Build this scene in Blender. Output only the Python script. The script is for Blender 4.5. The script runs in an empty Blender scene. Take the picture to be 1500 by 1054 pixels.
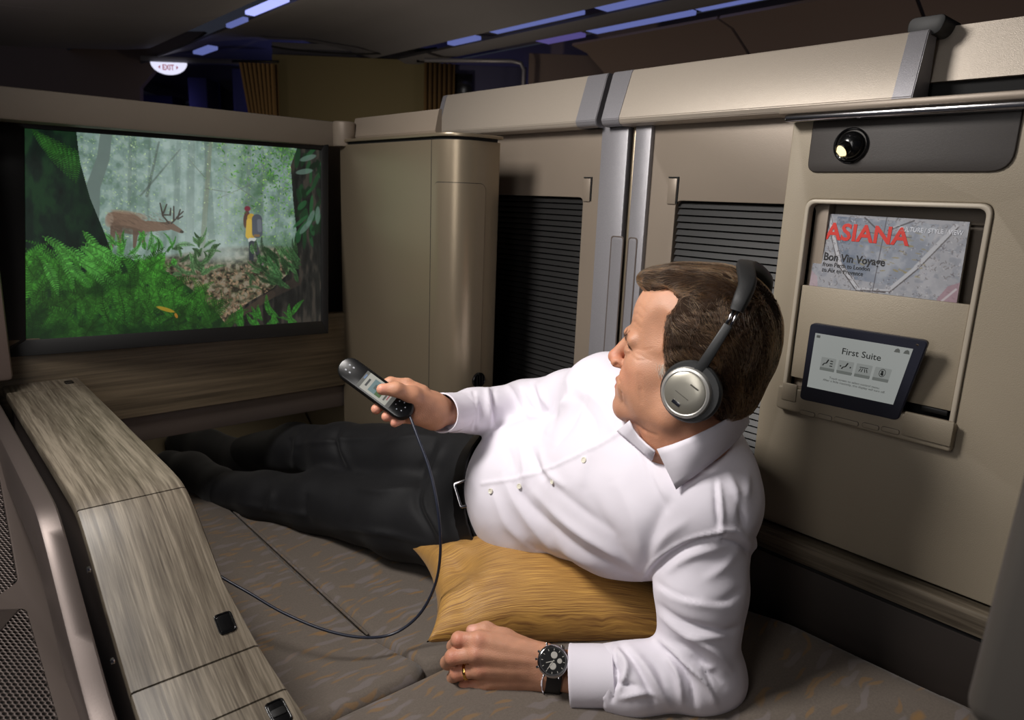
import bpy, bmesh, math, random
import numpy as np
from mathutils import Vector, Matrix, Euler, Quaternion, noise as mnoise

C = bpy.context.scene.collection
SC = bpy.context.scene
PI = math.pi
random.seed(7)
rng = np.random.default_rng(7)

# ------------------------------------------------------------------ camera, world, lights, exposure
FPX = 1040.0
CAM_POS = np.array([0.0, 0.0, 1.25])
_th, _yaw, _roll = math.radians(12.8), math.radians(-41.7), math.radians(2.2)
CAM_ROT = Matrix.Rotation(_yaw, 3, 'Z') @ Matrix.Rotation(PI/2 - _th, 3, 'X') @ Matrix.Rotation(_roll, 3, 'Z')
cd = bpy.data.cameras.new('camera'); cam = bpy.data.objects.new('camera', cd); C.objects.link(cam)
cam.matrix_world = Matrix.Translation(Vector(CAM_POS)) @ CAM_ROT.to_4x4()
cd.sensor_fit = 'HORIZONTAL'; cd.sensor_width = 36.0; cd.lens = 36.0 * FPX / 1500.0
cd.dof.use_dof = True; cd.dof.focus_distance = 1.08; cd.dof.aperture_fstop = 7.0
cd.clip_start = 0.02; cd.clip_end = 60
SC.camera = cam

w = bpy.data.worlds.new('world'); SC.world = w; w.use_nodes = True
w.node_tree.nodes['Background'].inputs[0].default_value = (0.45, 0.5, 0.7, 1)
w.node_tree.nodes['Background'].inputs[1].default_value = 0.04

def area_light(name, loc, target, size, power, color=(1, 1, 1), size_y=None, spread=180):
    l = bpy.data.lights.new(name, 'AREA'); l.energy = power; l.color = color; l.size = size
    if size_y: l.shape = 'RECTANGLE'; l.size_y = size_y
    l.spread = math.radians(spread)
    o = bpy.data.objects.new(name, l); C.objects.link(o); o.location = loc
    o.rotation_euler = (Vector(target) - Vector(loc)).to_track_quat('-Z', 'Y').to_euler()
    return o

area_light('key_light', (-0.10, 1.02, 1.93), (0.85, 0.72, 0.85), 0.34, 9.3, (1.0, 0.955, 0.91), spread=110)
area_light('fill_light', (-0.32, 0.30, 1.50), (0.85, 0.95, 1.0), 0.32, 1.7, (1.0, 0.96, 0.93), size_y=0.85, spread=120)
SC.view_settings.view_transform = 'Standard'
SC.view_settings.look = 'None'
SC.view_settings.exposure = 0.0
SC.view_settings.gamma = 1.0
SC.view_settings.use_curve_mapping = False

# ------------------------------------------------------------------ measuring helpers (pixel of the photo + real depth or plane -> metres)
_R = np.array(CAM_ROT)
def ray(px, py): return _R @ np.array([(px-750)/FPX, -(py-527)/FPX, -1.0])
def at(px, py, d): return CAM_POS + ray(px, py) * d
def onp(px, py, ax, v):
    r = ray(px, py); return CAM_POS + r * ((v - CAM_POS[ax]) / r[ax])
def proj(P):
    q = (np.asarray(P) - CAM_POS) @ _R
    return 750 + FPX*q[..., 0]/-q[..., 2], 527 - FPX*q[..., 1]/-q[..., 2], -q[..., 2]
def yz(px, py, X=1.064):
    p = onp(px, py, 0, X); return (p[1], p[2])

# ------------------------------------------------------------------ materials
def srgb(r, g, b, a=1):
    f = lambda c: (c/255/12.92) if c/255 <= 0.04045 else ((c/255+0.055)/1.055)**2.4
    return (f(r), f(g), f(b), a)

def new_mat(name):
    m = bpy.data.materials.new(name); m.use_nodes = True
    return m, m.node_tree.nodes, m.node_tree.links, m.node_tree.nodes['Principled BSDF']

def mat(name, col, rough=0.5, metal=0.0, bump=0.0, bscale=200, var=0.0, vscale=30, spec=0.5, coat=0, sheen=0, stretch=None):
    m, N, L, B = new_mat(name)
    B.inputs['Base Color'].default_value = col; B.inputs['Roughness'].default_value = rough
    B.inputs['Metallic'].default_value = metal; B.inputs['Specular IOR Level'].default_value = spec
    if coat: B.inputs['Coat Weight'].default_value = coat
    if sheen: B.inputs['Sheen Weight'].default_value = sheen
    tc = N.new('ShaderNodeTexCoord'); out = tc.outputs['Object']
    if stretch:
        mp = N.new('ShaderNodeMapping'); mp.inputs['Scale'].default_value = stretch; L.new(out, mp.inputs[0]); out = mp.outputs[0]
    if var:
        n = N.new('ShaderNodeTexNoise'); n.inputs['Scale'].default_value = vscale; n.inputs['Detail'].default_value = 4; L.new(out, n.inputs['Vector'])
        r = N.new('ShaderNodeValToRGB'); r.color_ramp.elements[0].position = .3; r.color_ramp.elements[1].position = .7
        r.color_ramp.elements[0].color = [c*(1-var) for c in col[:3]] + [1]; r.color_ramp.elements[1].color = [min(1, c*(1+var)) for c in col[:3]] + [1]
        L.new(n.outputs['Fac'], r.inputs[0]); L.new(r.outputs[0], B.inputs['Base Color'])
    if bump:
        n = N.new('ShaderNodeTexNoise'); n.inputs['Scale'].default_value = bscale; n.inputs['Detail'].default_value = 3; L.new(out, n.inputs['Vector'])
        b = N.new('ShaderNodeBump'); b.inputs['Strength'].default_value = bump; b.inputs['Distance'].default_value = 0.0006
        L.new(n.outputs['Fac'], b.inputs['Height']); L.new(b.outputs[0], B.inputs['Normal'])
    return m

def emit_mat(name, col, strength):
    m, N, L, B = new_mat(name)
    B.inputs['Base Color'].default_value = (0.02, 0.02, 0.02, 1)
    B.inputs['Emission Color'].default_value = col; B.inputs['Emission Strength'].default_value = strength
    return m

def attr_mat(name, emission=0.0, rough=0.4, base=True):
    m, N, L, B = new_mat(name)
    a = N.new('ShaderNodeAttribute'); a.attribute_name = 'Col'
    if base: L.new(a.outputs['Color'], B.inputs['Base Color'])
    else: B.inputs['Base Color'].default_value = (0.01, 0.01, 0.01, 1)
    B.inputs['Roughness'].default_value = rough
    if emission: L.new(a.outputs['Color'], B.inputs['Emission Color']); B.inputs['Emission Strength'].default_value = emission
    return m

def wood_mat(name, c0, c1, c2, axis, rough=0.45, fine=1.0, also=None):
    m, N, L, B = new_mat(name)
    tc = N.new('ShaderNodeTexCoord'); mp = N.new('ShaderNodeMapping')
    s = [1.0, 1.0, 1.0]; s[axis] = 0.03
    if also is not None: s[also] = 0.03
    mp.inputs['Scale'].default_value = s; L.new(tc.outputs['Object'], mp.inputs[0])
    dn = N.new('ShaderNodeTexNoise'); dn.inputs['Scale'].default_value = 9; dn.inputs['Detail'].default_value = 3; L.new(mp.outputs[0], dn.inputs['Vector'])
    mx = N.new('ShaderNodeMix'); mx.data_type = 'RGBA'; mx.blend_type = 'ADD'; mx.inputs[0].default_value = 0.006
    L.new(mp.outputs[0], mx.inputs[6]); L.new(dn.outputs['Color'], mx.inputs[7])
    n = N.new('ShaderNodeTexNoise'); n.inputs['Scale'].default_value = 230*fine; n.inputs['Detail'].default_value = 6; n.inputs['Roughness'].default_value = .62; L.new(mx.outputs[2], n.inputs['Vector'])
    n2 = N.new('ShaderNodeTexNoise'); n2.inputs['Scale'].default_value = 40*fine; n2.inputs['Detail'].default_value = 4; L.new(mx.outputs[2], n2.inputs['Vector'])
    ad = N.new('ShaderNodeMath'); ad.operation = 'MULTIPLY_ADD'; ad.inputs[1].default_value = 0.45; L.new(n2.outputs['Fac'], ad.inputs[0])
    sc = N.new('ShaderNodeMath'); sc.operation = 'MULTIPLY'; sc.inputs[1].default_value = 0.62; L.new(n.outputs['Fac'], sc.inputs[0]); L.new(sc.outputs[0], ad.inputs[2])
    r = N.new('ShaderNodeValToRGB'); e = r.color_ramp.elements
    e[0].position = .40; e[0].color = c0; e[1].position = .66; e[1].color = c2; k = e.new(.53); k.color = c1
    L.new(ad.outputs[0], r.inputs[0]); L.new(r.outputs[0], B.inputs['Base Color'])
    b = N.new('ShaderNodeBump'); b.inputs['Strength'].default_value = .35; b.inputs['Distance'].default_value = .0006
    L.new(ad.outputs[0], b.inputs['Height']); L.new(b.outputs[0], B.inputs['Normal'])
    B.inputs['Roughness'].default_value = rough
    return m

M = {}
M['taupe'] = mat('taupe satin paint', srgb(134, 122, 109), .42, .25, .25, 900, .03, 6)
M['rail_paint'] = mat('pale taupe rail paint', srgb(172, 161, 148), .4, .3, .4, 1100, .04, 700)
M['lip'] = mat('pale moulded lip', srgb(172, 162, 146), .42, .1)
M['taupe_panel'] = mat('taupe moulded panel', srgb(146, 135, 117), .5, .1, .5, 700, .03, 5)
M['taupe_flat'] = mat('taupe laminate', srgb(118, 108, 96), .55, .1, .3, 700, .04, 4)
M['bronze'] = mat('bronze metallic paint', srgb(140, 127, 107), .30, .62, .1, 900)
M['brown_metal'] = mat('brown grey metal', srgb(98, 88, 84), .42, .5, .1, 600)
M['brown_panel'] = mat('brown grey painted panel', srgb(92, 82, 77), .45, .3, .1, 600)
M['silver'] = mat('speckled silver paint', srgb(138, 136, 140), .38, .35, .4, 1500, .10, 900)
M['chrome'] = mat('polished metal', srgb(190, 188, 190), .14, 1.0)
M['black_gloss'] = mat('black gloss', srgb(12, 12, 13), .18, 0, spec=.6)
M['black_matte'] = mat('black matte', srgb(10, 9, 9), .5, spec=.35)
M['gap'] = mat('dark gap', srgb(5, 5, 5), .8)
M['dark_panel'] = mat('dark brown lamp panel', srgb(52, 47, 44), .45, .1, .2, 900)
M['louvre'] = mat('black slat', srgb(21, 20, 20), .45, .1)
M['oak_dark'] = wood_mat('darker grey oak', srgb(62, 54, 44), srgb(92, 83, 70), srgb(116, 106, 91), 1)  # darker tones of the grey oak, for the ledge strip
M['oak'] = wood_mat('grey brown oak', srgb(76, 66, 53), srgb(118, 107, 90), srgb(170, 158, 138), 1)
M['oak_top'] = wood_mat('grey brown oak lid', srgb(70, 61, 51), srgb(102, 93, 80), srgb(134, 124, 109), 1, also=2, fine=1.7)
M['oak_side'] = wood_mat('grey brown oak crosswise', srgb(72, 63, 50), srgb(98, 86, 69), srgb(118, 104, 84), 0, fine=.6)
M['lower_shaded'] = mat('shade darkened brown wall', srgb(44, 37, 33), .5, .1)  # brown darkened so the colour carries the man's shadow
M['leather'] = mat('beige leather', srgb(140, 128, 106), .6, 0, .5, 500, .04, 12)
M['ceiling'] = mat('cabin ceiling panel', srgb(104, 102, 104), .6, 0, 0, var=.05, vscale=2)
M['bin_warm'] = mat('cabin bin panel', srgb(120, 105, 98), .5, 0, 0)

# ------------------------------------------------------------------ geometry helpers
def link(name, me, m=None, parent=None, smooth=False):
    o = bpy.data.objects.new(name, me); C.objects.link(o)
    if m is not None:
        me.materials.clear(); me.materials.append(m)
    if parent is not None: o.parent = parent
    if smooth: me.shade_smooth()
    return o

def auto_smooth(me, ang=35):
    me.shade_smooth()
    bm = bmesh.new(); bm.from_mesh(me)
    for e in bm.edges:
        if len(e.link_faces) == 2 and e.calc_face_angle(0) > math.radians(ang): e.smooth = False
    bm.to_mesh(me); bm.free()

def tag(o, label, cat, group=None):
    o['label'] = label; o['category'] = cat
    if group: o['group'] = group
    return o
def struct(o, label=None):
    o['kind'] = 'structure'
    if label: o['label'] = label
    return o
def thing(name, loc, label, cat, group=None):
    o = bpy.data.objects.new(name, None); C.objects.link(o); o.location = loc; o.empty_display_size = .05
    return tag(o, label, cat, group)

def adopt(child, parent):
    """parent a child built in world coordinates without moving it"""
    child.parent = parent
    child.matrix_parent_inverse = (Matrix.Translation(parent.location)).inverted()
    return child

def bm_obj(name, bm, m, parent=None, smooth=False, ang=None):
    me = bpy.data.meshes.new(name); bmesh.ops.recalc_face_normals(bm, faces=bm.faces); bm.to_mesh(me); bm.free()
    o = link(name, me, m)
    if ang: auto_smooth(me, ang)
    elif smooth: me.shade_smooth()
    if parent is not None: adopt(o, parent)
    return o

def mesh_obj(name, verts, faces, m, parent=None, smooth=False, ang=None):
    me = bpy.data.meshes.new(name); me.from_pydata([tuple(v) for v in verts], [], [tuple(f) for f in faces]); me.update()
    o = link(name, me, m)
    if ang: auto_smooth(me, ang)
    elif smooth: me.shade_smooth()
    if parent is not None: adopt(o, parent)
    return o

def box(name, lo, hi, m, parent=None, bev=0.002, seg=2):
    bm = bmesh.new()
    bmesh.ops.create_cube(bm, size=1)
    for v in bm.verts: v.co = Vector(((lo[i] + hi[i])/2 + v.co[i]*(hi[i]-lo[i])) for i in range(3))
    if bev: bmesh.ops.bevel(bm, geom=bm.edges[:], offset=bev, segments=seg, affect='EDGES', profile=.5)
    return bm_obj(name, bm, m, parent, ang=40)

def hexa(name, pts, m, parent=None, bev=0.002, seg=2):
    """8 points: bottom loop 4, top loop 4"""
    bm = bmesh.new(); v = [bm.verts.new(tuple(p)) for p in pts]
    for f in ((0,1,2,3),(4,5,6,7),(0,1,5,4),(1,2,6,5),(2,3,7,6),(3,0,4,7)): bm.faces.new([v[i] for i in f])
    bmesh.ops.recalc_face_normals(bm, faces=bm.faces)
    if bev: bmesh.ops.bevel(bm, geom=bm.edges[:], offset=bev, segments=seg, affect='EDGES', profile=.5)
    return bm_obj(name, bm, m, parent, ang=40)

def prism(name, poly, a, b, axis, m, parent=None, bev=0.0, seg=2, ang=30):
    """extrude a 2D polygon (given in the two other axes in order) along axis from a to b"""
    bm = bmesh.new()
    def P(p, t):
        q = list(p); q.insert(axis, t); return tuple(q)
    A = [bm.verts.new(P(p, a)) for p in poly]; Bv = [bm.verts.new(P(p, b)) for p in poly]
    n = len(poly); bm.faces.new(A); bm.faces.new(Bv[::-1])
    for i in range(n): bm.faces.new((A[i], A[(i+1) % n], Bv[(i+1) % n], Bv[i]))
    bmesh.ops.recalc_face_normals(bm, faces=bm.faces)
    if bev:
        ed = [e for e in bm.edges if e.calc_face_angle(0) > .5]
        bmesh.ops.bevel(bm, geom=ed, offset=bev, segments=seg, affect='EDGES', profile=.5)
    return bm_obj(name, bm, m, parent, ang=ang)

def rounded(poly, r, seg=6):
    """round the corners of a 2D polygon; r may be a list"""
    out = []; n = len(poly)
    for i in range(n):
        p = np.array(poly[i], float); a = np.array(poly[i-1], float); b = np.array(poly[(i+1) % n], float)
        rr = r[i] if isinstance(r, (list, tuple)) else r
        if rr <= 0: out.append(tuple(p)); continue
        u = (a-p)/np.linalg.norm(a-p); v = (b-p)/np.linalg.norm(b-p)
        d = rr
        for k in range(seg+1):
            t = k/seg
            q = (1-t)**2*(p+u*d) + 2*t*(1-t)*p + t*t*(p+v*d); out.append(tuple(q))
    return out

def plate(name, loops, X0, X1, m, parent=None, bev=0.0015, axis=0):
    """flat plate with holes: loops of 2D points in the plane across `axis`, X0..X1 thick"""
    cu = bpy.data.curves.new('tmp', 'CURVE'); cu.dimensions = '2D'; cu.fill_mode = 'BOTH'
    th = abs(X1-X0)
    cu.extrude = max(th/2 - bev, 1e-5); cu.bevel_depth = bev; cu.bevel_resolution = 2; cu.offset = -bev
    for lp in loops:
        s = cu.splines.new('POLY'); s.points.add(len(lp)-1); s.use_cyclic_u = True
        for i, p in enumerate(lp): s.points[i].co = (p[0], p[1], 0, 1)
    tmp = bpy.data.objects.new('tmp', cu); C.objects.link(tmp)
    dg = bpy.context.evaluated_depsgraph_get()
    me = bpy.data.meshes.new_from_object(tmp.evaluated_get(dg))
    bpy.data.objects.remove(tmp); bpy.data.curves.remove(cu)
    mid = (X0+X1)/2
    mats = {0: Matrix(((0,0,1,mid),(1,0,0,0),(0,1,0,0),(0,0,0,1))),
            1: Matrix(((1,0,0,0),(0,0,1,mid),(0,1,0,0),(0,0,0,1))),
            2: Matrix(((1,0,0,0),(0,1,0,0),(0,0,1,mid),(0,0,0,1)))}
    me.transform(mats[axis])
    bm = bmesh.new(); bm.from_mesh(me); bmesh.ops.remove_doubles(bm, verts=bm.verts, dist=1e-6)
    bmesh.ops.recalc_face_normals(bm, faces=bm.faces)
    bpy.data.meshes.remove(me)
    return bm_obj(name, bm, m, parent, ang=40)

def tube(name, pts, r, m, parent=None, n=8, closed=False, caps=True):
    P = [Vector(p) for p in pts]; k = len(P); rr = r if isinstance(r, (list, np.ndarray)) else [r]*k
    bm = bmesh.new(); rings = []
    up = Vector((0, 0, 1)); prev = None
    for i in range(k):
        if closed: t = P[(i+1) % k] - P[i-1]
        else: t = P[min(i+1, k-1)] - P[max(i-1, 0)]
        t.normalize()
        if prev is None: a = t.orthogonal().normalized()
        else: a = (prev - t*prev.dot(t)).normalized()
        prev = a; b = t.cross(a)
        rings.append([bm.verts.new(P[i] + (a*math.cos(2*PI*j/n) + b*math.sin(2*PI*j/n))*rr[i]) for j in range(n)])
    for i in range(k if closed else k-1):
        A, B_ = rings[i], rings[(i+1) % k]
        off = 0
        if closed and i == k-1:
            off = min(range(n), key=lambda o: (A[0].co - B_[o].co).length)
        for j in range(n): bm.faces.new((A[j], A[(j+1) % n], B_[(j+1+off) % n], B_[(j+off) % n]))
    if caps and not closed:
        bm.faces.new(rings[0][::-1]); bm.faces.new(rings[-1])
    return bm_obj(name, bm, m, parent, smooth=True)

def spline(pts, n=12):
    """Catmull-Rom through points"""
    P = [np.array(p, float) for p in pts]; P = [2*P[0]-P[1]] + P + [2*P[-1]-P[-2]]
    out = []
    for i in range(1, len(P)-2):
        for k in range(n):
            t = k/n
            out.append(.5*((2*P[i]) + (-P[i-1]+P[i+1])*t + (2*P[i-1]-5*P[i]+4*P[i+1]-P[i+2])*t*t + (-P[i-1]+3*P[i]-3*P[i+1]+P[i+2])*t**3))
    out.append(P[-2]); return out

def lathe(name, prof, M4, m, parent=None, n=40, ang=35):
    """prof: list of (r, z) turned round local z, placed by M4"""
    bm = bmesh.new(); rings = []
    for r, z in prof:
        if r < 1e-6: rings.append([bm.verts.new(M4 @ Vector((0, 0, z)))])
        else: rings.append([bm.verts.new(M4 @ Vector((r*math.cos(2*PI*j/n), r*math.sin(2*PI*j/n), z))) for j in range(n)])
    for A, B_ in zip(rings, rings[1:]):
        for j in range(n):
            if len(A) == 1 and len(B_) == 1: continue
            if len(A) == 1: bm.faces.new((A[0], B_[j], B_[(j+1) % n]))
            elif len(B_) == 1: bm.faces.new((A[j], A[(j+1) % n], B_[0]))
            else: bm.faces.new((A[j], A[(j+1) % n], B_[(j+1) % n], B_[j]))
    return bm_obj(name, bm, m, parent, ang=ang)

def frame(o, x, y, z):
    """4x4 with given axes"""
    x, y, z, o = Vector(x), Vector(y), Vector(z), Vector(o)
    return Matrix(((x.x, y.x, z.x, o.x), (x.y, y.y, z.y, o.y), (x.z, y.z, z.z, o.z), (0, 0, 0, 1)))

def text_obj(name, s, size, M4, m, parent=None, depth=0.0002, align='LEFT', bold=0.0, shear=0, sx=1.0):
    cu = bpy.data.curves.new('txt', 'FONT'); cu.body = s; cu.size = size; cu.align_x = align; cu.extrude = depth; cu.offset = bold; cu.shear = shear
    cu.resolution_u = 3
    tmp = bpy.data.objects.new('tmp', cu); C.objects.link(tmp)
    dg = bpy.context.evaluated_depsgraph_get()
    me = bpy.data.meshes.new_from_object(tmp.evaluated_get(dg))
    bpy.data.objects.remove(tmp); bpy.data.curves.remove(cu)
    me.transform(M4 @ Matrix.Diagonal((sx, 1, 1, 1)))
    me.name = name
    o = link(name, me, m)
    if parent is not None: adopt(o, parent)
    return o
# ------------------------------------------------------------------ the suite: right wall with its doors
XW = 1.064
def Y(px, py, X=XW): return onp(px, py, 0, X)[1]
# backing wall behind the doors and the side panel
struct(box('wall_right', (1.13, -0.4, 0.2), (1.16, 2.6, 1.40), M['taupe'], bev=0), 'taupe suite wall behind the sliding doors')

def door(name, y0, y1, lou, strips, notch, label):
    t = thing(name, (1.10, (y0+y1)/2, .45), label, 'door'); t['kind'] = 'structure'
    z0, z1 = .45, 1.392
    ly0, ly1, lz0, lz1 = lou
    outer = [(y0, z0), (y1, z0), (y1, z1), (y0, z1)]
    hole = rounded([(ly0, lz0), (ly1, lz0), (ly1, lz1), (ly0, lz1)], .012)
    plate('door_leaf', [outer, hole], XW, XW+.022, M['taupe'], t, bev=.0012)
    box('vent_backing', (XW+.024, ly0-.01, lz0-.01), (XW+.030, ly1+.01, lz1+.01), M['gap'], t, bev=0)
    # slats: one mesh shared by all
    n = int((lz1-lz0)/.0118)
    first = None
    for i in range(n):
        z = lz1 - .007 - i*.0118
        if first is None:
            w_ = (ly1-ly0)/2 - .001
            prof = [(-.0015, -.0048), (.0015, -.0052), (.0062, .0035), (.0055, .0052), (.0035, .0048)]
            vs = []; 
            for s in (-w_, w_): vs += [(XW+.0135+a-.006, s, b) for a, b in prof]
            k = len(prof)
            fs = [tuple(range(k)), tuple(range(2*k-1, k-1, -1))] + [(j, (j+1) % k, k+(j+1) % k, k+j) for j in range(k)]
            me = bpy.data.meshes.new('slat'); me.from_pydata(vs, [], fs); me.update(); me.materials.append(M['louvre']); first = me
        o = bpy.data.objects.new('slat', first); C.objects.link(o); o.location = (0, (ly0+ly1)/2, z); adopt(o, t)
    for a, b in strips:
        box('edge_strip', (XW-.010, a, z0), (XW+.004, b, 1.39), M['silver'], t, bev=.0025)
    # small latch notch cut in the leaf
    ny, nz = notch
    for (a0, a1, b0, b1) in ((ny-.011, ny+.011, nz+.024, nz+.026), (ny-.011, ny-.009, nz-.020, nz+.024)):
        box('latch_outline', (XW-.0022, a0, b0), (XW+.001, a1, b1), M['gap'], t, bev=0)
    box('latch', (XW-.0030, ny-.008, nz-.021), (XW+.001, ny+.010, nz+.023), M['taupe'], t, bev=.0008)
    return t
yL0, yL1 = Y(924, 300), 1.62
ls = (Y(880, 300), Y(918, 300))       # silver strip of the far door (y grows away from us)
rs = (Y(951, 300), Y(928, 300))
lz_top = yz(790, 287)[1]
d1 = door('door_1', ls[1]+.002, 1.62, (Y(854, 290), 1.42, .60, lz_top), [(ls[1], ls[0])], (Y(861, 279), yz(861, 279)[1]), 'far taupe sliding suite door with black louvred vent')
d2 = door('door_2', .50, rs[1]-.002, (.52, Y(990, 293), .60, lz_top), [(rs[0], rs[1])], (Y(986, 281), yz(986, 281)[1]), 'near taupe sliding suite door with black louvred vent')
# bronze astragal in the slit between the doors
box('astragal', (XW-.004, Y(925.5, 300), .45), (XW+.004, Y(922.5, 300), 1.385), M['bronze'], d2, bev=.001)
# finger pulls recessed into both silver strips
for (a, b, dd) in ((Y(914, 420), Y(895.5, 420), d1), (Y(934, 420), Y(920.5, 420), d2)):
    z1 = yz(905, 345)[1]; z0 = .84
    a, b = min(a, b), max(a, b)
    m_ = [(a, z0), (b, z0), (b, z1), (a, z1)]
    i_ = [(a+.0025, z0+.0025), (b-.0025, z0+.0025), (b-.0025, z1-.0025), (a+.0025, z1-.0025)]
    plate('pull_outline', [rounded(m_, .007), rounded(i_, .006)], XW-.0112, XW-.0095, M['brown_panel'], dd, bev=.0003)
    plate('finger_pull', [rounded(i_, .006)], XW-.0114, XW-.009, M['silver'], dd, bev=.0006)

# ------------------------------------------------------------------ header rail over the doors
def header(label, q, caps, name='door_header'):
    """q: near/far y at bottom and top (yb_far, yt_far, yb_near, yt_near)"""
    yb0, yt0, yb1, yt1 = q
    t = thing(name, (1.04, (yb0+yb1)/2, 1.39), label, 'rail')
    xb, xt, zb, zt = 1.030, 1.052, 1.392, 1.484
    def seg(nm, ybA, ytA, ybB, ytB, m, dx=0):
        # cross-section with a rolled lower edge, sheared between the two ends
        sec = [(xb+.012, zb-.006), (xb+.003, zb-.002), (xb-.001, zb+.006), (xt, zt-.004), (xt+.004, zt), (1.082, zt), (1.082, zb-.006)]
        vs = []
        for (yb, yt) in ((ybA, ytA), (ybB, ytB)):
            for (x, z) in sec:
                f = (z-zb)/(zt-zb); vs.append((x-dx, yb + (yt-yb)*f, z))
        k = len(sec)
        fs = [tuple(range(k)), tuple(range(2*k-1, k-1, -1))] + [(j, (j+1) % k, k+(j+1) % k, k+j) for j in range(k)]
        bm = bmesh.new(); V = [bm.verts.new(v) for v in vs]
        for f in fs: bm.faces.new([V[i] for i in f])
        bmesh.ops.recalc_face_normals(bm, faces=bm.faces)
        bmesh.ops.bevel(bm, geom=[e for e in bm.edges if e.calc_face_angle(0) > .3], offset=.0012, segments=2, affect='EDGES')
        bm_obj(nm, bm, m, t, ang=30)
    seg('rail_face', yb0, yt0, yb1, yt1, M['rail_paint'])
    for (a, b, c, d) in caps: seg('end_cap', a, b, c, d, M['silver'], dx=.0012)
    return t
def hb(px, py): return onp(px, py, 0, 1.030)[1]
def ht(px, py): return onp(px, py, 0, 1.052)[1]
header('taupe rail above the far door with silver end caps', (hb(637,193), ht(650,139), hb(872,181), ht(890,104)),
       [(hb(636,193), ht(649,139), hb(643,192), ht(655,138)), (hb(843,184), ht(861,110), hb(873,181), ht(891,104))])
header('long taupe rail above the near door with grey end cap', (hb(881,176), ht(899,99), hb(1334,148), ht(1361,40)),
       [(hb(881,176), ht(899,99), hb(907,177), ht(928,98)), (hb(1305,150), ht(1331,42), hb(1336,148), ht(1362,40))])
# far lower rail running on above the tower
t = thing('tower_rail', (.9, 1.4, 1.37), 'low taupe rail above the storage tower beside the screen', 'rail')
prism('rail_face', [(.870, 1.372), (.867, 1.378), (.882, 1.432), (.888, 1.436), (.93, 1.436), (.93, 1.372)], 1.06, 1.585, 1, M['taupe'], t, bev=.0015) if False else None
vs = []
for y in (onp(640, 180, 0, .87)[1], 1.57):
    for (x, z) in ((.868, 1.372), (.866, 1.378), (.874, 1.416), (.876, 1.420), (.882, 1.420), (.882, 1.372)): vs.append((x, y, z))
mesh_obj('rail_face', vs, [tuple(range(6)), tuple(range(11, 5, -1))] + [(j, (j+1) % 6, 6+(j+1) % 6, 6+j) for j in range(6)], M['taupe'], t, ang=30)
lathe('corner_post', [(0, 1.354), (.024, 1.354), (.026, 1.357), (.026, 1.407), (.023, 1.4095), (0, 1.4095)], Matrix.Translation((.848, 1.575, 0)), M['taupe'], t)
# recessed rail on the near side, beyond the long one
t = thing('wall_rail', (1.1, .3, 1.42), 'short recessed taupe rail behind the end of the long rail', 'rail')
vs = []
zb2, zt2 = 1.423, 1.494
for y in (-.25, .412):
    for (x, z) in ((1.085, zb2), (1.100, zt2), (1.14, zt2), (1.14, zb2)): vs.append((x, y, z))
mesh_obj('rail_face', vs, [(0,1,2,3), (7,6,5,4)] + [(j, (j+1) % 4, 4+(j+1) % 4, 4+j) for j in range(4)], M['rail_paint'], t, ang=30)
prism('end_housing', rounded([(.385, 1.478), (.425, 1.478), (.425, 1.502), (.378, 1.502)], .01), 1.060, 1.12, 0, M['black_matte'], t, bev=.001)
box('shadow_gap', (1.095, -.25, 1.40), (1.13, .41, 1.423), M['gap'], t, bev=0)

# ------------------------------------------------------------------ near side panel with pocket, tablet dock and reading lamp
SP = thing('side_panel', (1.064, .3, .74), 'taupe moulded side wall panel with literature pocket and lamp', 'wall panel'); SP['kind'] = 'structure'
XP = 1.050
def pyz(px, py, X=XP): return yz(px, py, X)
zbot, ztop = pyz(1270, 818)[1], 1.386
P_ = [pyz(1186, 292), pyz(1464, 297), pyz(1389, 645), pyz(1141, 590)]
yA = (P_[0][0]+P_[3][0])/2; yB = (P_[1][0]+P_[2][0])/2; zT = (P_[0][1]+P_[1][1])/2; zB = (P_[2][1]+P_[3][1])/2
outer = [(-.12, zbot), (pyz(1100, 700)[0], zbot), (pyz(1160, 200)[0], ztop), (-.12, ztop)]
hole = rounded([(yB, zB), (yA, zB), (yA, zT), (yB, zT)], [.006, .006, .014, .014])
plate('panel_face', [outer, hole], XP, XP+.014, M['taupe_panel'], SP, bev=.002)
box('panel_edge', (XP+.012, outer[1][0]-.012, zbot), (XP+.06, outer[1][0]-.002, ztop-.002), M['taupe_panel'], SP, bev=.003)
# raised pale lip round the pocket
lw = .0068
inn = rounded([(yB+lw, zB+.002), (yA-lw, zB+.002), (yA-lw, zT-lw), (yB+lw, zT-lw)], [.004, .004, .011, .011])
plate('pocket_lip', [rounded([(yB, zB), (yA, zB), (yA, zT), (yB, zT)], [.006, .006, .016, .016]), inn], XP-.0045, XP+.012, M['lip'], SP, bev=.0022)
# pocket interior
box('pocket_back', (XP+.044, yB-.014, zB-.01), (XP+.048, yA+.016, zT+.01), M['taupe_flat'], SP, bev=0)
for (a, b, c, d) in ((yB-.014, yB-.010, zB, zT), (yA+.012, yA+.016, zB, zT)):
    box('pocket_side', (XP+.010, a, c), (XP+.047, b, d), M['taupe_flat'], SP, bev=0)
box('pocket_top', (XP+.012, yB, zT), (XP+.047, yA, zT+.004), M['taupe_flat'], SP, bev=0)
# inner pale ledge seen along the back of the pocket
box('pocket_ledge', (XP+.036, yB+.004, zT-.028), (XP+.045, yA-.004, zT-.006), M['taupe_flat'], SP, bev=.002)
# pocket front (retains the magazine)
zpf = pyz(1300, 432)[1]; zpb = pyz(1180, 556)[1]
box('pocket_front', (XP+.002, yB+.008, zpb), (XP+.008, yA-.008, zpf), M['taupe_panel'], SP, bev=.0015)
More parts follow.
